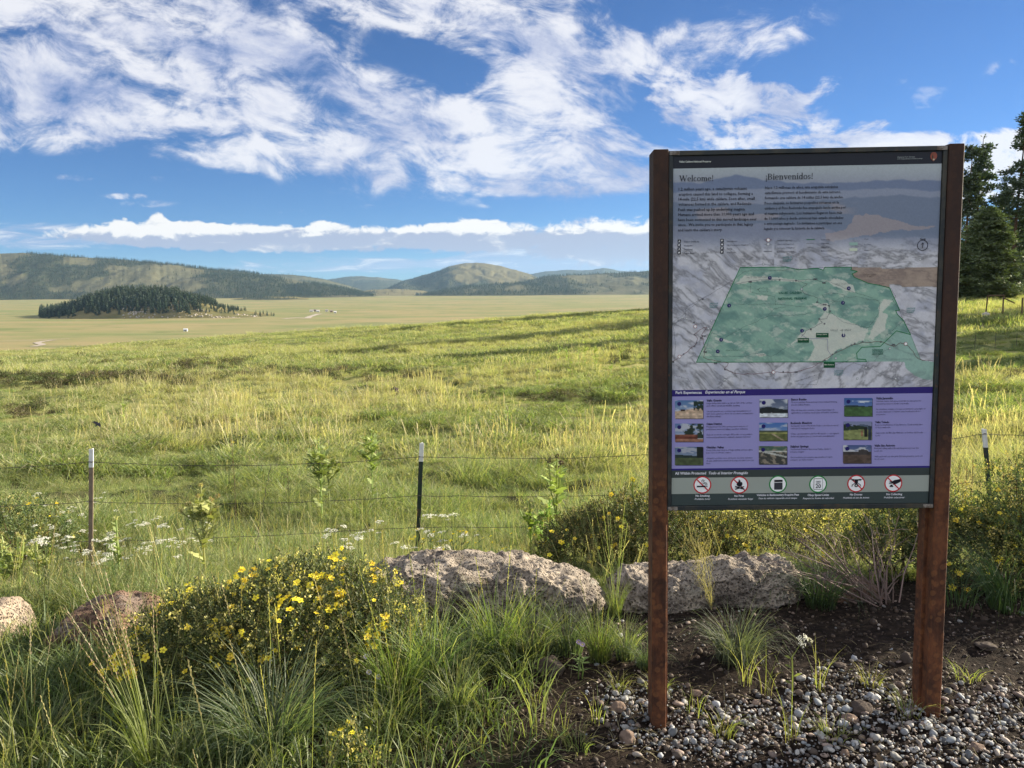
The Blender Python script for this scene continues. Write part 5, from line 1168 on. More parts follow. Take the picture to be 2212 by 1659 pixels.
# ---- the six rule symbols
RR = alb(150, 28, 42); GG = alb(16, 104, 52)
for i, (x, y, *_q) in enumerate(icons):
    b = MB(); a, h = C3(x, y); r = C3(x+60, y)[0]-a
    P2 = lambda u, v: (a+u*r, h+v*r)
    disc(b, P2, 0, 0, r, GG if i in (2, 3) else RR, 1, 36, r*.86); disc(b, P2, 0, 0, r*.86, WH, 1, 36)
    def pg(pts, c=BK, k=2): b.add([SP(P2(*q)[0], layer(k), P2(*q)[1]) for q in pts], [tuple(range(len(pts)))], c)
    if i in (0, 1, 4, 5): strip(b, P2, [(-.62, -.62), (.62, .62)], r*.13, RR, 3 if i == 0 else 2)
    if i == 0:
        pg([(-.62, .08), (.32, .08), (.32, .24), (-.62, .24)], k=4); pg([(.37, .08), (.43, .08), (.43, .24), (.37, .24)], k=4); pg([(.48, .08), (.54, .08), (.54, .24), (.48, .24)], k=4)
        strip(b, P2, [(.5, .02), (.5, -.15), (.38, -.27), (.2, -.27), (.12, -.38), (.2, -.5), (.02, -.6), (-.08, -.5), (-.06, -.34)], r*.055, BK, 4); strip(b, P2, [(.38, .02), (.38, -.08), (.3, -.15), (.1, -.16), (-.02, -.25)], r*.055, BK, 4)
    if i == 1:
        pg([(-.1, .2), (-.32, 0), (-.28, -.22), (-.1, -.4), (-.08, -.66), (.1, -.5), (.14, -.28), (.26, -.38), (.34, -.1), (.26, .1), (.14, .2)], k=3)
        strip(b, P2, [(-.46, .18), (.5, .46)], r*.15, BK, 4); strip(b, P2, [(-.46, .48), (-.05, .36)], r*.13, BK, 4); strip(b, P2, [(.2, .26), (.5, .2)], r*.11, BK, 4)
    if i == 2:
        pg([(-.42, -.5), (.5, -.5), (.5, -.25), (-.42, -.25)]); pg([(-.42, -.18), (.5, -.18), (.5, .62), (-.42, .62)])
        for q in range(5): pg([(-.36, -.06+q*.13), (.44, -.06+q*.13), (.44, -.03+q*.13), (-.36, -.03+q*.13)], alb(90, 94, 120), 3)
    if i == 3:
        for q0, c, k in ((.5, BK, 2), (.46, WH, 3)): pg([(-q0, -.66*q0/.5), (q0, -.66*q0/.5), (q0, .62*q0/.5), (-q0, .62*q0/.5)], c, k)
    if i == 4:
        strip(b, P2, [(-.75, -.5), (-.25, -.5)], r*.06, BK, 3); strip(b, P2, [(.25, -.5), (.75, -.5)], r*.06, BK, 3); strip(b, P2, [(-.5, -.42), (.5, -.42)], r*.12, BK, 4)
        pg([(-.2, -.5), (.2, -.5), (.16, .0), (-.16, .0)], k=3); disc(b, P2, 0, .2, r*.2, BK, 3, 18, r*.09); strip(b, P2, [(-.15, -.05), (-.42, .1), (-.5, .32)], r*.07, BK, 4); strip(b, P2, [(.15, -.05), (.42, .1), (.5, .32)], r*.07, BK, 4)
    if i == 5:
        pg([(.78, -.5), (.8, -.2), (.5, -.02), (.2, .1), (-.05, .16), (-.1, .1), (.1, -.02), (-.15, .02), (-.5, .04), (-.52, -.04), (-.2, -.12), (-.46, -.14), (-.46, -.22), (-.1, -.26), (.1, -.38), (.4, -.42)], k=3); pg([(-.42, .32), (-.26, .12), (-.08, .22), (.0, .4), (-.4, .42)], k=3)
    b.obj('rule_symbol', M_print, panel)
# the numbers on the speed sign
_b = MB(); a, h = C3(1191, 692); r = C3(1251, 692)[0]-a
for s, v0, wd in (('SPEED', -.26, .56), ('LIMIT', -.08, .5), ('20', .42, .6)):
    cu = bpy.data.curves.new('t', 'FONT'); cu.body = s; cu.resolution_u = 2; cu.offset = .02; o = bpy.data.objects.new('t', cu); COL.objects.link(o); bpy.context.view_layer.update()
    oe = o.evaluated_get(bpy.context.evaluated_depsgraph_get()); me = oe.to_mesh(); V = np.array([v.co[:] for v in me.vertices]); F = [tuple(p.vertices) for p in me.polygons]; oe.to_mesh_clear()
    w = V[:, 0].max()-V[:, 0].min(); sc = wd*r/w; u = (V[:, 0]-V[:, 0].min()-w/2)*sc; _b.add(PTOP+np.outer(a+u, e_x)+e_y*layer(4)-np.outer(h+v0*r-V[:, 1]*sc*(1 if s == '20' else .8), e_z), F, BK)
    bpy.data.objects.remove(o); bpy.data.curves.remove(cu)
_b.obj('speed_text', M_print, panel)

# ================================================================== wire fence with steel posts
fence = empty('wire_fence', tuple(on(911, 6.1))); tag(fence, 'barbed wire fence on thin steel posts crossing the meadow behind the boulders', 'fence')
M_green = mat('dark_green_paint', lambda b: pbr(b, b.mix(b.ramp(b.noise(pos(b), 25, 5, .6).outputs[0], .5, .65), (.02, .035, .03), (.07, .05, .035)), .55))
M_brownp = mat('worn_brown_paint', lambda b: pbr(b, b.mix(b.noise(pos(b), 25, 5, .6).outputs[0], (.10, .07, .05), (.28, .22, .16)), .6))
M_whitep = mat('white_paint', lambda b: pbr(b, b.mix(b.noise(pos(b), 40, 4).outputs[0], (.55, .55, .53), (.8, .8, .78)), .5))
M_wire = flatm('rusty_wire', (.06, .05, .045), .6)
FY = 6.1
posts = [((-560, 985), (-570, 1260), FY, M_green), ((197, 970), (192, 1262), FY, M_brownp), ((911, 957), (896, 1262), FY, M_green), ((1560, 948), (1567, 1230), FY, M_green), ((2126, 927), (2158, 1215), FY, M_green), ((2760, 915), (2790, 1180), FY, M_green)]
tops = []
for (tx, ty), (bx_, by), Y, m_ in posts:
    t = at(tx, ty, Y); q = at(bx_, by, Y); q2 = np.array([q[0], Y, float(H(q[0], Y))-.25]); d = t-q2; L = np.linalg.norm(d); d /= L
    def tee(mb, t0, t1, g=0.):
        w, s_, th = .017+g, .02+g, .0028+g
        P = lambda a, c, t_: q2+d*t_*L+np.array([a, c, 0])
        for a0, a1, c0, c1 in ((-w, w, -th, th), (-th, th, th, s_*1.6)):
            V = [P(a, c, t_) for t_ in (t0, t1) for c in (c0, c1) for a in (a0, a1)]
            mb.add(V, [(0, 2, 3, 1), (4, 5, 7, 6), (0, 1, 5, 4), (2, 6, 7, 3), (0, 4, 6, 2), (1, 3, 7, 5)])
    mb = MB(); tee(mb, 0, .885); p = mb.obj('post', m_, fence); mb = MB(); tee(mb, .886, 1., .0004); mb.obj('white_tip', M_whitep, p); tops.append((t, q2, d, L, p))
wl = [[(998, 1000, 1008), (1084, 1082), (1170, 1168)], [(985, 985), (1069, 1069), (1137, 1137)]]
wy = {0: (1010, 1094, 1180), 1: (997, 1082, 1168), 2: (985.5, 1069, 1137), 3: (972, 1056, 1120), 4: (936, 1038, 1089), 5: (925, 1025, 1080)}
def wpt(i, k):
    t, q2, d, L, p = tops[i]; pxa = (posts[i][0][0], posts[i][1][0]); pya = (posts[i][0][1], posts[i][1][1]); f = (wy[i][k]-pya[0])/(pya[1]-pya[0])
    return at(pxa[0]+(pxa[1]-pxa[0])*f, wy[i][k], FY)+(0, -.021, 0)
for k in range(3):
    mb = MB(); g = np.random.default_rng(50+k); path = []
    for i in range(5):
        a, c = wpt(i, k), wpt(i+1, k); sag = (.045, .03, .02)[k]*g.uniform(.7, 1.3)
        for t in np.linspace(0, 1, 22, endpoint=False): path.append(a*(1-t)+c*t-(0, 0, sag*4*t*(1-t))+g.normal(0, .0022, 3))
    path.append(wpt(5, k)); mb.tube(path, .0021, 4)
    for j in range(0, len(path)-1):
        p = path[j]*.6+path[j+1]*.4
        for s in (-1, 1):
            d = np.array([g.normal()*.3, g.normal(), g.normal()]); d /= np.linalg.norm(d); mb.tube([p-d*.013, p+d*.013], .0011, 3)
    wob_ = mb.obj('barbed_wire', M_wire, fence)
for (xa, ya), (xb, yb) in (((585, 1003), (550, 1190)), ((1203, 1000), (1223, 1105))):
    mb = MB(); a, c = at(xa, ya, FY-.01), at(xb, yb, FY-.01); mb.tube([a+(c-a)*t+np.array([.006*math.sin(t*40), 0, 0]) for t in np.linspace(0, 1, 24)], .0022, 4); mb.obj('wire_stay', M_wire, fence)
for i in (1, 2, 4):
    for k in range(3):
        mb = MB(); p = wpt(i, k); mb.tube([p+(-.022, .0, .004), p+(0, -.006, 0), p+(.022, 0, -.004)], .002, 4); mb.obj('wire_clip', M_wire, tops[i][4])

# ================================================================== flowering shrubs
def flower_mesh():
    mb = MB(); g = np.random.default_rng(5)
    for k in range(5):
        a = 2*math.pi*k/5; c, s = math.cos(a), math.sin(a)
        R_ = lambda r, t, z: np.array([r*c-t*s, r*s+t*c, z])
        mb.add([R_(.1, 0, 0), R_(.5, -.38, .12), R_(.95, -.28, .16), R_(1.02, 0, .12), R_(.95, .28, .16), R_(.5, .38, .12)], [(0, 1, 2, 3), (0, 3, 4, 5)], np.array((.95, .76, .03))*g.uniform(.9, 1.05))
    for k in range(8):
        a = 2*math.pi*k/8; mb.add([(0, 0, .05), (.2*math.cos(a), .2*math.sin(a), .22), (.2*math.cos(a+.7), .2*math.sin(a+.7), .2)], [(0, 1, 2)], (.6, .36, .02))
    return mb.mesh('flower', M_petal)
FL = flower_mesh()
def lobes_pts(L, n, g, lo=.72, hi=1.05):
    "random points near the skin of a union of ellipsoids (c, r)"
    out = []; N = []
    vols = np.array([r[0]*r[1]+r[0]*r[2] for c, r in L]); pr = vols/vols.sum()
    while len(out) < n:
        i = g.choice(len(L), p=pr); c, r = L[i]
        v = g.normal(0, 1, 3); v /= np.linalg.norm(v)
        if v[2] < -.35: continue
        q = np.array(c)+v*np.array(r)*g.uniform(lo, hi)*(1+.38*float(fbm(v[0]*2.2+i*3, v[1]*2.2, v[2]*2.2, o=3)))
        inside = any(np.sum(((q-np.array(c2))/np.array(r2))**2) < .5 for j, (c2, r2) in enumerate(L) if j != i)
        if inside or q[2] < .0: continue
        out.append(q); N.append(v)
    return np.array(out), np.array(N)
def shrub(name, label, base, L, nl, nf, nbud, seed, leafc, ls=.016, fs=.014, group=None, bud=(.50, .42, .15), stems=26, zs=1.):
    "L: ellipsoids relative to the base; leaf sprays on the skin, twigs inside, single flowers as parts"
    L = [((c[0], c[1], c[2]*zs), (r[0], r[1], r[2]*zs)) for c, r in L]
    g = np.random.default_rng(seed); t = empty(name, tuple(base)); base = np.array(base)
    mb = MB()
    for _ in range(stems):
        c, r = L[int(g.integers(len(L)))]; v = g.normal(0, 1, 3); v[2] = abs(v[2]); v /= np.linalg.norm(v); e = np.array(c)+v*np.array(r)*.95; s0 = np.array([c[0]*.7+g.normal()*.05, c[1]*.7+g.normal()*.05, -.05])
        m_ = s0*.45+e*.55+np.array([g.normal()*.03, g.normal()*.03, -.03]); mb.tube([base+s0, base+m_, base+e], [.006, .004, .0018], 4, (.10, .055, .035))
    mb.obj('stems', M_bark, t)
    # leaf sprays: a twig tip with several leaflets
    ns = nl//9; Q, Nn = lobes_pts(L, ns, g, .5, 1.08); V = []; F = []; C = []; k = 0; lc = np.array(leafc)
    depth = g.random(ns)
    for i in range(ns):
        q = Q[i]; up = Nn[i]*.7+np.array([g.normal()*.35, g.normal()*.35, .55+g.normal()*.25]); up /= np.linalg.norm(up)
        a = np.cross(up, g.normal(0, 1, 3)); a /= np.linalg.norm(a); b_2 = np.cross(up, a); sl_ = ls*g.uniform(1.3, 2.6); cc_ = lc[g.integers(len(lc))]*g.uniform(.45, 1.25)
        for j in range(9):
            f = (j+1)/9; o_ = q+up*sl_*f*1.3; an = j*2.4+g.normal()*.3; d = (a*math.cos(an)+b_2*math.sin(an))*(.9-.3*f)+up*(.45+.5*f); d /= np.linalg.norm(d); e = np.cross(d, up); e /= np.linalg.norm(e)+1e-6; l = ls*g.uniform(.7, 1.25)
            V += [o_, o_+d*l*.5+e*l*.2, o_+d*l, o_+d*l*.5-e*l*.2]; F.append((k, k+1, k+2, k+3)); k += 4; C += [cc_*g.uniform(.85, 1.15)]*4
    mk('foliage', np.array(V)+base, F, M_leaf, t, col=np.array(C), kind='stuff')
    if nbud:
        Q, Nn = lobes_pts(L, nbud, g, 1.0, 1.12); mb = MB()
        for q, v in zip(Q, Nn):
            if v[2] < -.1: continue
            for _ in range(9):
                p = q+g.normal(0, .011, 3); d = v+g.normal(0, .5, 3); d /= np.linalg.norm(d); e = np.cross(d, g.normal(0, 1, 3)); e /= np.linalg.norm(e); l = g.uniform(.008, .014)
                mb.add([p, p+d*l*.5+e*l*.45, p+d*l, p+d*l*.5-e*l*.45], [(0, 1, 2, 3)], np.array(bud)*g.uniform(.6, 1.35))
        mb.obj('seed_heads', M_leaf, t, kind='stuff').data.transform(Matrix.Translation(-Vector(base))) if False else None
        o = bpy.data.objects.new('seed_heads', mb.mesh('seed_heads', M_leaf)); COL.objects.link(o); o.parent = t; o['kind'] = 'stuff'
    # flowers, mostly on the side that faces up and forward
    Q, Nn = lobes_pts(L, nf*3, g, 1.05, 1.13); sel = [i for i in range(len(Q)) if Nn[i][1] < .45 and Nn[i][2] > -.12][:nf]
    if len(sel) > 40:
        hot = Q[sel][g.integers(0, len(sel), 16)]
        for k, i in enumerate(sel):
            if k % 5 < 3: Q[i] = hot[int(g.integers(16))]+g.normal(0, .034, 3)*np.array([1, .6, .8])
    for i in sel:
        v = Nn[i]*.6+np.array([g.normal()*.3, -.3+g.normal()*.3, .7+g.normal()*.3]); eu = Vector(v).to_track_quat('Z', 'Y').to_euler()
        inst('flower', FL, t, tuple(Q[i]), tuple(eu), fs*g.uniform(.6, 1.15))
    tag(t, label, 'shrub', group); return t
def base_at(px, Y): return on(px, Y)
LC = [(.10, .135, .055), (.14, .17, .065), (.19, .19, .065), (.075, .11, .045)]
LB = [(.12, .135, .055), (.10, .13, .045), (.17, .14, .06), (.085, .11, .04)]
b0 = base_at(600, 3.25)
shrub('flowering_shrub', 'big round shrub full of yellow flowers in front of the largest boulder', b0, [((-.36, -.06, .18), (.30, .28, .30)), ((-.02, .02, .25), (.34, .30, .33)), ((.28, .05, .24), (.30, .28, .28)), ((.10, .16, .30), (.34, .25, .28)), ((-.12, -.18, .12), (.3, .2, .22)), ((.46, .0, .14), (.15, .2, .22)), ((-.40, .1, .1), (.25, .25, .28))], 60000, 260, 620, 61, LC, .015, .0158, zs=.74)
b1 = base_at(1330, 4.7)
shrub('flowering_shrub', 'tall dark shrub with few yellow flowers behind the left sign post', b1, [((-.20, 0, .28), (.30, .3, .32)), ((.10, .05, .40), (.34, .3, .36)), ((.32, .0, .35), (.28, .3, .36)), ((.52, .05, .30), (.25, .28, .28))], 42000, 36, 480, 62, LB, .017, .016, zs=.70, bud=(.34, .30, .12), stems=40)
b2 = base_at(1640, 4.75)
shrub('flowering_shrub', 'sunlit thin shrub with yellow flowers just behind the right pitted boulder', b2, [((-.25, 0, .32), (.28, .26, .28)), ((.05, .05, .38), (.3, .28, .26)), ((.32, .0, .34), (.3, .28, .24)), ((.55, .05, .30), (.26, .28, .26))], 13000, 44, 600, 63, [(.11, .12, .045), (.14, .14, .05), (.09, .10, .035)], 0.018, .016, zs=.72, bud=(.52, .44, .19))
b3 = base_at(2170, 4.15)
shrub('flowering_shrub', 'wide dark leafy shrub with yellow flowers right of the right sign post', b3, [((-.22, -.02, .25), (.27, .3, .30)), ((.05, .05, .3), (.34, .3, .30)), ((.36, .05, .26), (.34, .32, .32)), ((.0, -.2, .12), (.4, .22, .2))], 44000, 38, 900, 64, LC, .017, .017, zs=.64, bud=(.48, .40, .17))
b4 = base_at(505, 16.5)
shrub('flowering_shrub', 'small distant flowering shrub out on the meadow beyond the wire fence', b4, [((0, 0, .18), (.42, .3, .3)), ((.3, .1, .12), (.3, .3, .2))], 5000, 16, 60, 65, LC, .04, .028)
b5 = base_at(35, 6.9)
shrub('flowering_shrub', 'dark low shrub with tiny flowers at the left edge beside the brown fence post', b5, [((0, 0, .2), (.42, .3, .32)), ((-.4, .1, .2), (.4, .3, .3))], 8000, 12, 90, 66, LC, .026, .016)
b6 = ground_px(752, 1675)
shrub('flowering_shrub', 'small sprig with yellow flowers at the lower edge beside the blue green tussock', b6, [((0, 0, .07), (.06, .05, .10)), ((.05, .02, .05), (.05, .05, .07))], 900, 5, 30, 67, LC, .013, .012, stems=5)
b7 = base_at(2345, 4.0)
shrub('flowering_shrub', 'flowering shrub continuing to the right of the wide dark leafy one', b7, [((-.25, 0, .3), (.3, .3, .34)), ((.1, .05, .34), (.34, .3, .36)), ((.4, .0, .3), (.3, .3, .3))], 22000, 24, 400, 68, LC, .018, .018)
b8 = base_at(2010, 4.3)
shrub('flowering_shrub', 'dark shrub right behind the bare twigs beside the right sign post', b8, [((-.22, 0, .2), (.22, .22, .24)), ((.08, .05, .26), (.26, .24, .26))], 16000, 8, 200, 69, LC, .018, .016)
# ---- bare twiggy shrub between the posts
tw = empty('bare_shrub', tuple(base_at(1905, 3.78))); g = np.random.default_rng(71); mb = MB()
root0 = np.array(worldloc(tw))
for i in range(46):
    tx, ty = g.uniform(1640, 1990), g.uniform(1105, 1250)
    if i < 12: tx, ty = g.uniform(1560, 1760), g.uniform(1150, 1290)
    e = at(tx, ty, 3.78+g.uniform(-.2, .5)); s0 = root0+np.array([g.uniform(-.05, .12), g.uniform(-.05, .08), -.03]); m1 = s0*.6+e*.4+g.normal(0, .02, 3)+(0, 0, .02); m2 = s0*.25+e*.75+g.normal(0, .015, 3)+(0, 0, .02)
    c = np.array((.17, .12, .105))*g.uniform(.6, 1.5); mb.tube([s0, m1, m2, e], [.0042, .003, .002, .0009], 4, c)
    for _ in range(5):
        t = g.uniform(.35, .95); p = m1*(1-t)+e*t if t > .5 else m1*.6+m2*.4; d = (e-s0); d /= np.linalg.norm(d); q = p+(d+g.normal(0, .45, 3))*g.uniform(.04, .12); mb.tube([p, (p+q)/2+g.normal(0, .004, 3), q], [.0014, .0011, .0006], 3, c*1.2)
mb.obj('twigs', M_vc, tw); tag(tw, 'leafless twiggy shrub fanning out in front of the brown boulder between the sign posts', 'shrub')

# ================================================================== single tussocks and plants near the camera
def plant_at(name, me, p, label, cat='grass', group=None, rz=None, sc=1., part='blades'):
    t = empty(name, tuple(p)); o = inst(part, me, t, (0, 0, 0), (0, 0, rng.uniform(0, 6.28) if rz is None else rz), sc); o['kind'] = 'stuff' if False else 'part'
    del o['kind']; tag(t, label, cat, group); return t
BGc = [(.10, .15, .075), (.13, .18, .085), (.19, .22, .11), (.075, .12, .06)]
plant_at('grass_tussock', blades(430, .40, .22, .95, .0052, 81, BGc, 4, .65, heads=0, jit=.25), ground_px(590, 1640), 'large blue green grass tussock in the lower left, blades spraying outward', rz=0.)
plant_at('grass_tussock', blades(60, .40, .12, .5, .0052, 82, [(.17, .20, .05), (.13, .16, .05)], 4, .3, heads=26, headcol=(.42, .27, .19), az0=(math.pi, .75)), ground_px(345, 1690), 'tussock with long purplish seed stalks leaning left in the lower left corner', rz=0.)
plant_at('grass_tussock', blades(110, .30, .22, .7, .0052, 83, GC, 3, .8, heads=8, headcol=(.4, .28, .2)), ground_px(70, 1640), 'dark green tussock with drooping stalks at the left edge below the boulder', rz=0.)
row = [(930, 1475, .30, 'yellow green tussock right below the yellow flowering shrub'), (1010, 1450, .28, 'upright tussock in front of the left part of the largest boulder'), (1075, 1430, .30, 'dense tussock before the middle of the largest boulder'), (1150, 1425, .27, 'dark green tussock beside the dark peaked rock'), (1225, 1405, .27, 'tussock covering the lower right end of the largest boulder'),
       (1295, 1425, .20, 'small grey green tuft between the two big boulders'), (1352, 1420, .17, 'fine grey tuft just left of the left sign post'), (1395, 1440, .16, 'low pale tuft touching the left sign post'), (860, 1520, .30, 'bright tussock with tall stems below the flowering shrub'), (985, 1545, .22, 'sunlit thin tussock in the lower middle of the weeds')]
tms = [blades(230, .30, .16, .6, .0045, 84, GC+BGc, 4, .5, heads=4), blades(260, .26, .15, .85, .0042, 85, BGc, 4, .7), blades(200, .32, .15, .4, .0045, 86, [(.16, .20, .05), (.2, .21, .07), (.12, .17, .05)], 4, .35, heads=6)]
for i, (px, py, h, lab) in enumerate(row): plant_at('grass_tussock', tms[i % 3], ground_px(px, py), lab, sc=h/.30, group='tussocks in front of the largest boulder')
plant_at('grass_tussock', blades(420, .24, .16, .95, .0034, 87, [(.09, .12, .08), (.12, .15, .10), (.17, .19, .12)], 4, .8), ground_px(1590, 1425), 'fine grey green tussock in the shade behind the panel, before the right pitted boulder', sc=1.)
plant_at('grass_tussock', blades(120, .30, .1, .35, .003, 88, [(.12, .17, .05), (.17, .2, .06)], 4, .25, heads=0), on(1332, 3.75), 'narrow tall tussock standing in the gap between the two big boulders', sc=.62)
mb = MB(); g = np.random.default_rng(89); p0 = on(1332, 3.75)
for tx, ty in ((1262, 1085), (1282, 1080), (1290, 1120), (1302, 1090), (1318, 1110), (1350, 1085), (1356, 1130), (1272, 1130), (1340, 1150), (1308, 1060)):
    e = at(tx, ty, 3.75); stalk(mb, [p0+(e-p0)*t+np.array([0, 0, .02*math.sin(t*3.1)]) for t in np.linspace(0, 1, 6)], .0022, (.22, .25, .08), (.40, .32, .18), g, .0045)
tag(mb.obj('tall_grass_stalks', M_grass, origin=p0), 'bunch of tall straight seed stalks rising beside the left sign post', 'grass')
mb = MB(); p0 = on(1545, 3.7)
for _ in range(46):
    e = at(g.uniform(1475, 1535), g.uniform(1120, 1200), 3.7+g.normal()*.06); P_ = [p0+(e-p0)*t+np.array([.03*math.sin(t*2)*g.normal(), 0, .015]) for t in np.linspace(0, 1, 6)]; stalk(mb, P_, .0009, (.30, .25, .14), (.36, .29, .19), g, .0035)
    for j in range(7):
        q = P_[-1]*.55+P_[2]*.45+(P_[-1]-P_[2])*g.uniform(-.2, .6); d = g.normal(0, 1, 3)*.02+np.array([0, 0, .012]); mb.add([q, q+d*.5+(.0008, 0, 0), q+d], [(0, 1, 2)], np.array((.36, .29, .19))*g.uniform(.7, 1.3))
tag(mb.obj('dry_plume_grass', M_grass, origin=p0), 'dry tan feathery grass plume in front of the right pitted boulder', 'grass')
plant_at('grass_tussock', blades(200, .34, .14, 1.0, .004, 90, [(.04, .075, .03), (.06, .10, .04)], 4, 1.0), on(1785, 3.75), 'dark drooping tussock between the right pitted boulder and the brown boulder')
plant_at('grass_tussock', blades(170, .46, .2, 1.15, .004, 91, [(.05, .09, .035), (.08, .13, .05)], 4, .75, az0=(math.pi*1.08, .9)), on(2205, 3.62), 'sprawling green grass lying over the shaded soil at the right edge', rz=0.)
plant_at('grass_tussock', blades(60, .25, .16, .9, .0036, 92, [(.06, .1, .04)], 4, .7), on(2090, 3.68), 'thin sprawling grass right beside the right sign post')
for px, py, h, lab in ((1500, 1545, .16, 'thin weed stems on the gravel just right of the left sign post'), (1610, 1480, .20, 'pair of upright green stems in the middle of the bare soil'), (1650, 1500, .20, 'tall thin green blades left of the white flowering weed'), (1768, 1490, .20, 'bent yellow green blades right of the white flowering weed'), (1712, 1600, .26, 'long grass stem leaning over the gravel near the lower edge'), (1335, 1490, .10, 'bright low leafy weed left of the left sign post'), (1210, 1600, .12, 'pale star shaped weed on the dark soil'), (1100, 1600, .14, 'thin pale weed on the dark soil near the lower edge'), (2090, 1470, .08, 'broken straws on shaded soil right of the right post'), (1560, 1590, .12, 'low weed in the gravel left of the leaning grass stem'), (1290, 1560, .13, 'spindly weed on the soil left of the left post foot'), (1420, 1500, .1, 'small green weed just in front of the left post'), (1880, 1480, .09, 'small pale weed behind the dark brown gravel rock'), (1960, 1545, .1, 'thin weed beside the inner face of the right post'), (1160, 1530, .14, 'sunlit feathery weed below the dark peaked rock'), (1250, 1620, .1, 'low weed on dark soil close to the lower edge'), (1800, 1600, .09, 'small weed in the gravel left of the upright tan stone'), (1030, 1630, .16, 'long stemmed weed at the lower edge of the dark soil')):
    plant_at('weed', blades(12 if h > .12 else 40, h, .06 if h > .12 else .09, .35 if h > .12 else .8, .0032, int(px), [(.22, .26, .07), (.28, .26, .1)], 4, .35 if h > .12 else .8), ground_px(px, py), lab, 'weed', 'weeds on the bare soil')
# white flowering weed on the gravel
p0 = ground_px(1712, 1497); t = empty('yarrow', tuple(p0)); mb = MB(); e1 = at(1711, 1420, p0[1]); e2 = at(1733, 1385, p0[1])
mb.tube([p0, (p0+e1)/2+(.002, 0, 0), e1, e2], [.0042, .0038, .003, .002], 5, (.34, .38, .15))
for f, s in ((.25, -1), (.45, 1), (.7, -1), (.95, -1)):
    q = p0+(e1-p0)*f; d = np.array([s*.035, -.01, .02]); mb.add([q, q+d*.5+(0, 0, .008), q+d, q+d*.5-(0, 0, .004)], [(0, 1, 2, 3)], (.22, .26, .09))
mb.obj('stem', M_grass, t)
def umbel_mesh(seed, c=(.86, .85, .78), n=30, r=1., dome=.25):
    g_ = np.random.default_rng(seed); mb_ = MB()
    for _ in range(n):
        a = g_.uniform(0, 6.28); q = r*math.sqrt(g_.random()); p = np.array([q*math.cos(a), q*math.sin(a), dome*(1-q*q)+g_.normal()*.04]); l = g_.uniform(.16, .3)
        for k in range(2):
            b2 = g_.uniform(0, 3.14); e = np.array([math.cos(b2), math.sin(b2), g_.normal()*.25])*l*.6; f = np.array([-math.sin(b2), math.cos(b2), g_.normal()*.25])*l*.6
            mb_.add([p-e, p-f, p+e, p+f+(0, 0, .05)], [(0, 1, 2, 3)], np.array(c)*g_.uniform(.8, 1.12))
    for k in range(8):
        a = k*.785; mb_.add([(0, 0, -.9), (r*.7*math.cos(a), r*.7*math.sin(a), dome*.4), (r*.7*math.cos(a+.08), r*.7*math.sin(a+.08), dome*.4)], [(0, 1, 2)], (.2, .24, .1))
    return mb_.mesh('flower_head', M_petal)
UM = [umbel_mesh(s) for s in (1, 2, 3)]
for dx, dz in ((-.006, .008), (.012, .016), (.0, -.012), (.03, .004)): inst('flower_head', UM[0], t, tuple(e2-p0+np.array([dx, 0, dz])), (.9, .3, dx*60), .016)
tag(t, 'single weed with a cream flower cluster standing on the gravel between the posts', 'flower')

# yarrow among the grass
def stem_mesh(h, seed, c=(.17, .22, .07)):
    g_ = np.random.default_rng(seed); mb_ = MB(); P_ = [np.array([g_.normal()*.012*t, g_.normal()*.012*t, h*t]) for t in np.linspace(0, 1, 5)]; P_[-1][:2] = 0; mb_.tube(P_, [.0028, .0025, .002, .0018, .0015], 4, c)
    for k in range(12):
        z = h*g_.uniform(.05, .85); a = g_.uniform(0, 6.28); d = np.array([math.cos(a), math.sin(a), .7])*g_.uniform(.03, .06); e = np.array([-math.sin(a), math.cos(a), 0])*.004; q = np.array([0, 0, z]); mb_.add([q, q+d*.5+e, q+d, q+d*.5-e], [(0, 1, 2, 3)], np.array((.14, .19, .07))*g_.uniform(.7, 1.3))
    return mb_.mesh('stem', M_grass)
ST = [stem_mesh(.5, s) for s in (1, 2, 3)]
g = np.random.default_rng(101)
def yarrow(px, py, Y, label, group, rs=.029):
    p = at(px, py, Y); b = np.array([p[0], Y, float(H(p[0], Y))]); h = g.uniform(.24, .46); t = empty('yarrow', tuple(b)); s = h/.5
    inst('stem', ST[int(g.integers(3))], t, (0, 0, 0), (0, 0, g.uniform(0, 6)), (1, 1, s)); k = int(g.integers(1, 4))
    for j in range(k): inst('flower_head', UM[int(g.integers(3))], t, (g.normal()*.022*j, g.normal()*.015*j, h+g.normal()*.012*j), (g.normal()*.15, g.normal()*.15, g.uniform(0, 6)), rs*g.uniform(.6, 1.1)/(1+.25*j))
    tag(t, label, 'flower', group)
for _ in range(64): yarrow(g.uniform(40, 460), g.uniform(1150, 1290), g.uniform(4.3, 5.9), 'white yarrow flower among the green stems around the foot of the brown fence post', 'yarrow around the brown fence post')
for _ in range(34): yarrow(g.uniform(-10, 470), g.uniform(1000, 1140), g.uniform(5.8, 8), 'white yarrow growing in the grass beyond the brown fence post', 'yarrow beyond the fence')
for _ in range(26): yarrow(g.choice([g.uniform(690, 860), g.uniform(860, 1010)]), g.uniform(1150, 1192), g.uniform(4.4, 5.2), 'white yarrow flower rising just behind the top of the largest boulder', 'yarrow behind the largest boulder', .03)
for px, py in ((895, 1143), (960, 1148)): yarrow(px, py, 4.6, 'taller white yarrow in front of the middle fence post' if px < 900 else 'tall white yarrow a little right of the middle fence post', None, .036)
for px, py in ((2100, 1095), (2125, 1097), (2112, 1110), (2200, 1100), (2188, 1093)): yarrow(px, py, 5., 'white yarrow above the wide dark shrub at the right edge', 'yarrow above the right shrub')
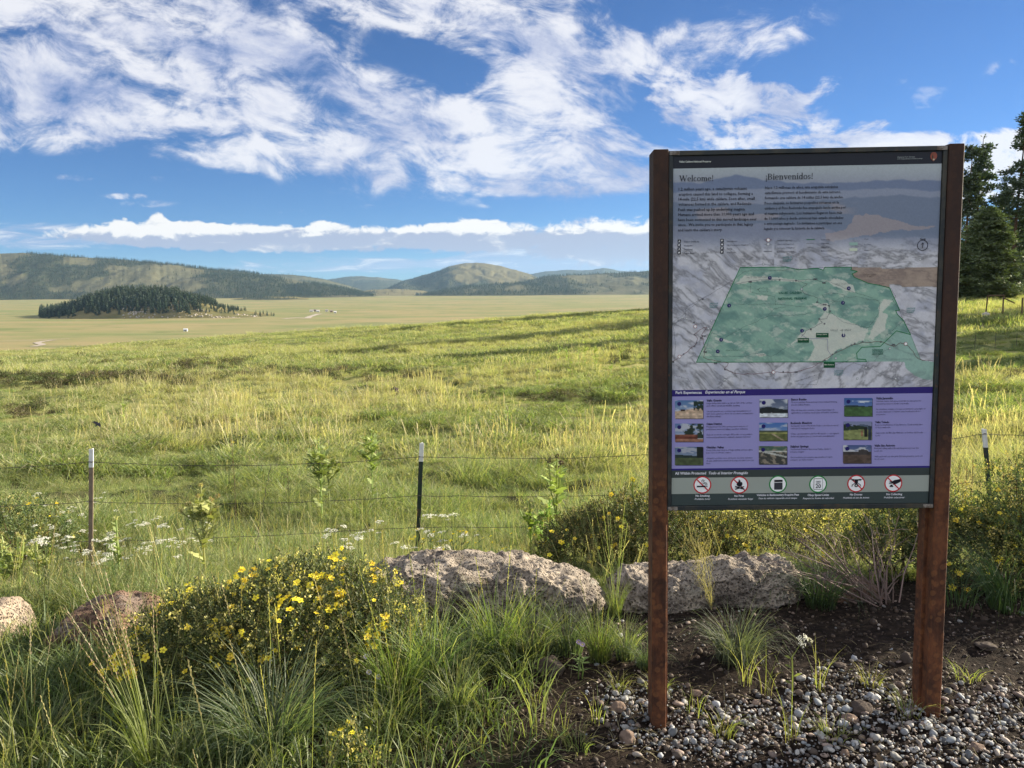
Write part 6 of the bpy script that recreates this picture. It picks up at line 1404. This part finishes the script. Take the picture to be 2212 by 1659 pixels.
# small yellow flowers in the meadow strip behind the largest boulder
for _ in range(46):
    px, py = g.uniform(880, 1180), g.uniform(1140, 1200); Y = g.uniform(4.5, 5.3); p = at(px, py, Y); z = float(H(p[0], Y)); h = max(.1, p[2]-z); t = empty('yellow_wildflower', (p[0], Y, z)); inst('stem', ST[int(g.integers(3))], t, (0, 0, 0), (0, 0, g.uniform(0, 6)), (1, 1, h/.5)); inst('flower', FL, t, (0, 0, h), (g.normal()*.5, -.3, 0), .010)
    tag(t, 'small yellow wildflower in the strip of grass behind the largest boulder', 'flower', 'yellow wildflowers behind the largest boulder')
M_lilac = leafm('lilac_petal', .3, .1, ttint=(1, 1, 1))
def daisy(c):
    mb_ = MB()
    for k in range(11):
        a = 2*math.pi*k/11; mb_.add([(.15*math.cos(a), .15*math.sin(a), 0), (math.cos(a-.13), math.sin(a-.13), .12), (math.cos(a+.13), math.sin(a+.13), .12)], [(0, 1, 2)], c)
    mb_.add([(.25*math.cos(k), .25*math.sin(k), .06) for k in np.linspace(0, 6.28, 8, endpoint=False)], [tuple(range(8))], (.5, .35, .08)); return mb_.mesh('flower', M_lilac)
DL = daisy((.52, .36, .68)); DW = daisy((.55, .5, .62))
for px, py, Y, me, lab in ((1258, 1392, 3.1, DL, 'small purple flower in the grass right of the dark peaked rock'), (1250, 1387, 3.1, DL, 'purple bud beside the small purple flower right of the dark peaked rock'), (791, 1418, 2.95, DW, 'pale lilac flower below the right side of the yellow flowering shrub'), (797, 1452, 2.9, DW, 'lower pale lilac flower beside the blue green tussock'), (818, 1462, 2.9, DW, 'faded lilac flower furthest right of the lilac group'), (284, 1642, 2.75, DW, 'pale lilac flower at the lower edge near the left corner')):
    p = at(px, py, Y); z = float(H(p[0], Y)); t = empty('aster', (p[0], Y, z)); h = max(.08, p[2]-z); inst('stem', ST[0], t, (0, 0, 0), (0, 0, px), (1, 1, h/.5)); inst('flower', me, t, (0, 0, h), (.7, .1, 0), .011); tag(t, lab, 'flower')

# ---- thistles: leafy branched stems with spiky heads
def thistle(px, pyt, Y, wpx, label, seed, c=(.32, .38, .15), hc=(.50, .48, .22), nb=5, group=None, dark=0):
    top = at(px, pyt, Y); b = np.array([top[0], Y, float(H(top[0], Y))]); h = top[2]-b[2]; w = wpx/FOC*Y/2; g_ = np.random.default_rng(seed); t = empty('thistle', tuple(b)); mb_ = MB(); lf = MB(); ends = []
    def br(a, e, r0, nleaf):
        m_ = (a+e)/2+np.array([(e[0]-a[0])*.18, 0, -.02*h]); mb_.tube([b+a, b+m_, b+e], [r0, r0*.8, r0*.6], 5, c)
        for k in range(nleaf):
            f = g_.uniform(.03, .97); q = a+(m_-a)*f*2 if f < .5 else m_+(e-m_)*(f-.5)*2; an = g_.uniform(0, 6.28); L_ = (.30-.16*f)*h*g_.uniform(.4, .85)*.75; d = np.array([math.cos(an), math.sin(an), .95])*L_; sd = np.cross(d, (0, 0, 1)); sd /= np.linalg.norm(sd); P_ = []
            n_ = 6; L1, R1 = [], []
            for j in range(n_+1):
                s = j/n_; wd = L_*.24*(math.sin(s*math.pi)**.7+.12)*(1.35 if j % 2 else .55)*(1-.3*s); dr = -L_*.35*s*s; L1.append(b+q+d*s+sd*wd+(0, 0, dr)); R1.append(b+q+d*s-sd*wd+(0, 0, dr))
            base_i = 0; lf.add(L1+R1, [(j, j+1, n_+2+j, n_+1+j) for j in range(n_)], np.array(c)*g_.uniform(.7, 1.35))
        ends.append(e)
    z0 = np.array([0, 0, -.03]); br(z0, np.array([g_.normal()*.01, 0, h]), .009, 24)
    for k in range(nb):
        a = np.array([0, 0, h*g_.uniform(.35, .75)]); e = np.array([g_.uniform(-1, 1)*w, g_.uniform(-1, 1)*w*.6, h*g_.uniform(.7, .98)]); br(a, e, .006, 9)
    mb_.obj('stem', M_grass, t); lf.obj('leaves', M_leaf, t)
    hm = MB()
    for k in range(46):
        v = g_.normal(0, 1, 3); v /= np.linalg.norm(v); e = np.cross(v, g_.normal(0, 1, 3)); e /= np.linalg.norm(e); hm.add([v*.35-e*.16, v*.35+e*.16, v*g_.uniform(.8, 1.15)], [(0, 1, 2)], np.array(hc)*g_.uniform(.6, 1.3))
    hme = hm.mesh('flower_head', M_leaf)
    for e in ends: inst('flower_head', hme, t, tuple(e), (0, 0, g_.uniform(0, 6)), max(.014, .022*min(1, h/.5)))
    tag(t, label, 'thistle', group)
thistle(432, 1048, 4.9, 90, 'tall pale green thistle with brown heads right of the brown fence post', 1, c=(.40, .44, .18), hc=(.46, .38, .19), nb=9)
thistle(250, 1118, 5., 40, 'short green thistle just right of the brown fence post', 2, nb=2); thistle(30, 1155, 4.6, 80, 'thick pale thistle clump at the left edge above the pink boulder', 3, (.40, .44, .17), nb=7); thistle(80, 1165, 4.7, 70, 'pale thistle right of the clump at the left edge', 4, (.40, .44, .17), nb=6)
thistle(0, 1170, 4.75, 70, 'leaning pale thistle cut by the left edge of the view', 14, (.40, .44, .17), nb=5)
thistle(690, 946, 8.6, 84, 'wide bushy thistle on the meadow between the two left fence posts', 5, (.34, .40, .17), nb=12); thistle(708, 960, 8.9, 60, 'smaller thistle growing into the wide bushy one', 15, (.34, .40, .17), nb=8); thistle(800, 926, 9.4, 44, 'narrow bushy thistle on the meadow left of the middle fence post', 6, (.34, .40, .17), nb=8)
thistle(1203, 985, 5.1, 40, 'tall thin thistle with a dark brown head under the top wire', 7, (.38, .44, .16), (.09, .06, .045), nb=3); thistle(1150, 1085, 5., 70, 'leafy green thistle left of the tall thin one', 8, (.32, .44, .12), nb=5); thistle(1190, 1075, 4.95, 60, 'bright leafy thistle at the left side of the tall dark shrub', 9, (.32, .44, .12), nb=4)
thistle(1371, 1035, 4.75, 26, 'upright spike with yellow flowers on top of the tall dark shrub', 10, (.22, .24, .08), (.5, .42, .05), nb=1)
for i, (px, py, Y) in enumerate(((1205, 742, 47), (1225, 748, 46), (1262, 735, 44), (1285, 742, 43), (1290, 755, 40), (1250, 752, 42), (1085, 770, 40), (1320, 780, 36), (1160, 790, 34), (265, 860, 22), (1340, 746, 45), (1232, 772, 38), (1100, 880, 20), (1150, 885, 19), (1010, 872, 21))): thistle(px, py, Y, 22, 'tall pale green stalk standing above the far meadow grass', 30+i, (.38, .46, .14), (.44, .46, .15), 2, 'tall stalks on the far meadow')
def dock(px, pyt, Y, label, seed, c=(.20, .11, .065)):
    top = at(px, pyt, Y); b = np.array([top[0], Y, float(H(top[0], Y))]); h = top[2]-b[2]; g_ = np.random.default_rng(seed); mb_ = MB(); mb_.tube([b, b+(0.01, 0, h*.5), top], [.004, .003, .0015], 4, (.16, .12, .07))
    for k in range(90):
        z = h*g_.uniform(.42, 1); r = .045*(1.15-z/h)+.006; a = g_.uniform(0, 6.28); q = b+np.array([r*math.cos(a)*g_.random(), r*math.sin(a)*g_.random(), z]); e = g_.normal(0, .006, 3); f = g_.normal(0, .006, 3); mb_.add([q, q+e, q+f], [(0, 1, 2)], np.array(c)*g_.uniform(.6, 1.6))
    tag(mb_.obj('dock_plant', M_leaf, origin=b), label, 'plant', 'reddish seed stalks by the right fence post')
for i, (px, py) in enumerate(((2072, 1000), (2088, 1010), (2102, 992), (2118, 1030), (2168, 1000), (2180, 985), (2196, 970), (2080, 1040), (2185, 1030), (2205, 1000), (500, 945), (620, 1010))):
    dock(px, py, 5.6 if px > 1000 else 9, 'reddish brown seed stalk in the grass around the right fence post' if px > 1000 else ('brown seed stalk far out beside the small distant shrub' if px == 500 else 'brown seed stalk beneath the wire left of the wide bushy thistle'), i)
# tall stems in the meadow strip behind the boulder
mb = MB(); g = np.random.default_rng(111)
for _ in range(150):
    px = g.uniform(300, 1250); Y = g.uniform(4.5, 6.5); py = g.uniform(1040, 1190); e = at(px, py, Y); b = np.array([e[0]+g.normal()*.05, Y, float(H(e[0], Y))])
    if e[2] < b[2]+.1: continue
    stalk(mb, [b+(e-b)*t+np.array([.01*math.sin(t*3), 0, 0]) for t in np.linspace(0, 1, 5)], .0022, (.24, .25, .1), (.4, .3, .18), g, .0045)
tag(mb.obj('seed_stalks', M_grass, kind='stuff'), 'thin seed stalks scattered through the grass between boulders and fence', 'grass')

# ================================================================== trees on the right
def needle_tuft(mb, p, r, n, g, c, flat=.6):
    v = g.normal(0, 1, (n, 3)); v /= np.linalg.norm(v, axis=1)[:, None]; v[:, 2] = v[:, 2]*flat+.15
    for q in v:
        s = q*r*g.uniform(.15, .75); e = np.cross(q, g.normal(0, 1, 3)); e /= np.linalg.norm(e); l = r*g.uniform(.35, .6)
        mb.add([p+s-e*l*.32, p+s+e*l*.32, p+s+q*l], [(0, 1, 2)], np.array(c)*g.uniform(.65, 1.35))
def big_tree(name, label, px, py, Y, h, rad, cb, nb, seed, kind='spruce', c=(.05, .075, .03), lean=0., trunkr=.22, tuft=.42, nt=5, bare=0, me=None, base=None):
    p = at(px, py, Y) if base is None else base; p[2] = float(H(p[0], p[1]))-.1; t = empty(name, tuple(p)); g_ = np.random.default_rng(seed)
    if me is None:
        tr = MB(); P_ = [np.array([lean*h*f+.12*math.sin(f*5+seed)*h*.02, .1*math.sin(f*4), h*f]) for f in np.linspace(0, 1, 9)]; tr.tube(P_, [trunkr*(1-.88*f) for f in np.linspace(0, 1, 9)], 8, (.16, .10, .07))
        cr = MB(); axis = lambda f: P_[min(7, int(f*8))]*(1-(f*8-min(7, int(f*8))))+P_[min(7, int(f*8))+1]*(f*8-min(7, int(f*8)))
        for i in range(nb):
            f = cb+(1-cb)*((i+g_.random())/nb); u = (f-cb)/(1-cb)
            if kind == 'pine':
                gap = vnoise(f*9+seed, 1.3)
                if gap < -.14: continue
                r = rad*(.55+.45*math.sin(min(1, u*1.15+.25)*math.pi))*g_.uniform(.45, 1.1)*(1-.12*u)
            else: r = rad*(1-u)**(.58 if seed == 4 else .62)*(.72+.28*min(1, u*6) if seed == 4 else 1)*g_.uniform(.7, 1.08)+.15
            a = g_.uniform(0, 6.28); d = np.array([math.cos(a), math.sin(a), 0]); o = axis(f); tip = o+d*r+np.array([0, 0, (.12 if kind == 'pine' else -.10)*r*g_.uniform(.3, 1.6)])
            tr.tube([o, (o+tip)/2+(0, 0, -.04*r), tip], [.035*(1.3-u)+.01, .022, .008], 4, (.12, .08, .06))
            m_ = max(2, int(nt*r/rad+1))
            for k in range(m_):
                s = (1-(k/m_)*.8)*g_.uniform(.85, 1.05) if kind != 'pine' else g_.uniform(.5, 1.03)
                q = o+(tip-o)*s+g_.normal(0, .10*r+.05, 3)*np.array([1, 1, .5]); needle_tuft(cr, q, tuft*g_.uniform(.7, 1.2), 15, g_, c, .55 if kind == 'pine' else .4)
        for i in range(bare):
            f = g_.uniform(.25, cb+.25); a = g_.uniform(0, 6.28); r = rad*g_.uniform(.3, .9); o = axis(f); e = o+np.array([math.cos(a)*r, math.sin(a)*r, g_.uniform(-.1, .25)*r]); tr.tube([o, (o+e)/2+g_.normal(0, .05, 3), e], [.03, .018, .006], 4, (.11, .085, .07))
        needle_tuft(cr, P_[-1], tuft*.8, 14, g_, c)
        me = (tr.mesh('trunk', M_bark), cr.mesh('crown', M_needle))
    inst('trunk', me[0], t); inst('crown', me[1], t, (0, 0, 0), (0, 0, 0)); tag(t, label, 'tree'); return me
NC = (.062, .092, .044)
T1 = big_tree('pine_tree', 'tall slender pine with tufted crown just right of the sign, right one of two', 2100, 625, 112, 21.5, 2.3, .50, 84, 1, 'pine', NC, .012, .27, .85, 8, 12)
T2 = big_tree('pine_tree', 'tall pine half hidden by the right edge of the sign', 2082, 625, 110, 20.0, 2.0, .42, 84, 2, 'pine', NC, .0, .25, .85, 8, 10)
T3 = big_tree('pine_tree', 'tallest pine with tiered branches at the right edge of the view', 2184, 622, 108, 23.6, 3.3, .40, 100, 3, 'pine', NC, .02, .28, .9, 9, 12)
T4 = big_tree('spruce_tree', 'broad dark green spruce, nearest tree right of the sign', 2126, 626, 92, 10.4, 4.6, .02, 430, 4, 'spruce', (.105, .145, .058), 0, .25, .7, 10, 0)
T5 = big_tree('spruce_tree', 'medium spruce rising behind the broad one, left of the tallest pine', 2160, 622, 118, 14.2, 3.4, .15, 190, 5, 'spruce', NC, 0, .22, .6, 6, 0)
T6 = big_tree('spruce_tree', 'spruce between the two slender pines and the sign', 2108, 622, 118, 14.0, 2.9, .12, 170, 6, 'spruce', NC, 0, .22, .6, 6, 0)
T7 = big_tree('spruce_tree', 'dark spruce at the right edge of the view behind the tallest pine', 2212, 622, 112, 12.8, 3.6, .06, 200, 7, 'spruce', NC, 0, .22, .6, 6, 0)
g = np.random.default_rng(131)
fam = [T5, T6, T7, T1, T3, T4]
def copy_tree(k, p, label, s=1.):
    t = empty('pine_tree' if k in (3, 4) else 'spruce_tree', tuple(p)); rz = g.uniform(0, 6.28); inst('trunk', fam[k][0], t, (0, 0, 0), (0, 0, rz), s); inst('crown', fam[k][1], t, (0, 0, 0), (0, 0, rz), s); tag(t, label, 'tree', 'trees of the wood edge on the right')
for i, (px, Y, k, s) in enumerate(((2066, 122, 0, .85), (2090, 128, 1, .8), (2142, 125, 2, .8), (2180, 126, 0, .75), (2196, 121, 1, .8), (2225, 119, 0, .9), (2240, 104, 2, .9), (2040, 126, 1, .8), (2010, 130, 0, .8), (1975, 132, 2, .9), (2270, 110, 3, 1.), (2300, 98, 0, 1.1), (2150, 134, 1, .7), (2120, 136, 2, .7), (2205, 132, 2, .75), (2070, 135, 2, .7), (2088, 118, 2, .55), (2132, 116, 0, .5), (2158, 114, 1, .55), (2188, 113, 2, .55), (2076, 114, 0, .5), (2210, 116, 1, .6), (2240, 120, 2, .6), (2120, 130, 0, .8), (2100, 140, 1, .9), (2175, 138, 0, .85), (2055, 120, 2, .6))):
    p = at(px, 620, Y); p[2] = float(H(p[0], p[1]))-.1; copy_tree(k, p, 'dark tree in the shaded back rows of the wood edge right of the sign', s)
# trees of the same wood beyond the right edge of the view; their shadows reach into the meadow
sd2 = np.array([sun_dir.x, sun_dir.y])/math.hypot(sun_dir.x, sun_dir.y)
for i, (sx, sy, dd, k, s) in enumerate(SHADE_TREES):
    p = np.array([sx+sd2[0]*dd, sy+sd2[1]*dd, 0.]); p[2] = float(H(p[0], p[1]))-.1; copy_tree(k, p, 'tree of the wood to the right, beyond the edge of the view', s)

# broken wooden rail fence and stump on the slope at the right
M_wood = mat('weathered_wood', lambda b: pbr(b, b.mix(b.noise(b.n('ShaderNodeMapping', i={0: obco(b), 3: (4, 4, 20)}).outputs[0], 3, 5, .6).outputs[0], (.07, .045, .03), (.18, .12, .08)), .85))
YF = 62.; p0 = at(2168, 652, YF); p0[2] = float(H(p0[0], YF)); rf = empty('rail_fence', tuple(p0)); tag(rf, 'short broken wooden rail fence on the grassy slope below the trees', 'fence')
def beam(a, c, r, nm):
    mb_ = MB(); mb_.tube([a, (a*2+c)/3, c], [r, r*.95, r*.85], 6, (1, 1, 1)); mb_.obj(nm, M_wood, rf)
ph = .62
beam(at(2168, 637, YF), p0-(0, 0, .3), .06, 'post'); beam(at(2133, 638.5, YF), at(2171, 638, YF-.06), .06, 'rail'); q = at(2133, 640, YF); beam(at(2134, 637.5, YF+.12), np.array([q[0], YF+.12, float(H(q[0], YF))-.2]), .05, 'post')
beam(at(2169, 644, YF-.1), at(2192, 655, YF-.1), .055, 'rail'); q = at(2209, 655, YF); beam(at(2209, 643, YF), np.array([q[0], YF, float(H(q[0], YF))-.2]), .06, 'post')
q = on(2109, 60.); V, F = icos(3); V = V*(1+.4*fbm(V[:, 0]*2, V[:, 1]*2, V[:, 2]*2, o=3))[:, None]*np.array([.32, .2, .26]); tag(mk('pale_stump', V+q+(0, 0, .22), F, flatm('bleached_wood', (.45, .43, .40), .8), origin=q), 'bleached stump on the grassy slope just right of the sign', 'stump')
for i, (px, py, Y) in enumerate(((2090, 676, 40), (2133, 677, 40), (2178, 676, 40))):
    q = on(px, Y); e = at(px, py, Y); mb = MB(); mb.tube([q, q+(0, 0, .8)], .012, 4, (.06, .06, .055)); tag(mb.obj('thin_post', M_vc, origin=q), ('leftmost', 'middle', 'rightmost')[i]+' of the thin grey posts on the slope below the rail fence', 'post')
q = on(856, 33.); V, F = icos(2); V = V*(1+.5*fbm(V[:, 0]*2, V[:, 1]*2, V[:, 2]*2, o=3))[:, None]*np.array([.17, .14, .16]); tag(mk('dark_stump', V+q+(0, 0, .22), F, M_stone_dark, origin=q), 'dark stump standing alone on the middle meadow', 'stump')

# ================================================================== bird
def bird(px, py, Y, s, label, roll):
    c = at(px, py, Y); t = empty('bird', tuple(c)); t.rotation_euler = (roll, -.6, .9); mb = MB()
    mb.tube([(-.09, 0, 0), (-.05, 0, .004), (0, 0, .008), (.05, 0, .006), (.075, 0, .004), (.095, 0, 0)], [.004, .014, .022, .018, .014, .003], 8, (.025, .025, .04)); me = mb.mesh('body', M_vc, True); inst('body', me, t, scale=s)
    for sg in (-1, 1):
        w = MB(); P_ = [(.045, .0, .008), (.05, .06, .03), (.02, .12, .045), (-.06, .19, .04), (-.03, .11, .035), (-.035, .05, .018), (-.03, 0, .006)]; A = [(x_, y_*sg, z_) for x_, y_, z_ in P_]; B_ = [(x_, y_, z_-.004) for x_, y_, z_ in A]; n_ = 7
        w.add(A+B_, [tuple(range(n_)), tuple(range(2*n_-1, n_-1, -1))]+[(i, (i+1) % n_, n_+(i+1) % n_, n_+i) for i in range(n_)], (.03, .028, .035)); inst('wing', w.mesh('wing', M_vc), t, scale=s)
        w = MB(); w.add([(-.08, 0, .002), (-.085, .006*sg, .002), (-.15, .03*sg, .002), (-.10, .008*sg, -.002)], [(0, 1, 2), (0, 2, 3), (1, 3, 2), (0, 3, 1)], (.025, .025, .03)); inst('tail_feather', w.mesh('tail_feather', M_vc), t, scale=s)
    tag(t, label, 'bird')
bird(211, 917, 18, .82, 'dark swallow with spread wings flying low over the left meadow', .5); bird(789, 833, 26, .5, 'tiny dark bird low over the middle meadow below the dark stump', -.4)

# ================================================================== air
HZ = 2.6e-5
def f_haze(m):
    m.use_nodes = True; m.node_tree.nodes.clear(); b = NB(m.node_tree); o = b.n('ShaderNodeOutputMaterial'); v = b.n('ShaderNodeVolumePrincipled', i={'Color': (.42, .68, 1., 1), 'Density': HZ, 'Anisotropy': .2}); m.node_tree.links.new(v.outputs[0], o.inputs['Volume'])
mh = bpy.data.materials.new('haze'); f_haze(mh)
mb = MB(); mb.box((-15700, -15700, -95), (15700, 15700, 560)); hz = mb.obj('haze', mh, kind='stuff'); hz['label'] = 'thin blue air over the valley and mountains'; hz['category'] = 'haze'
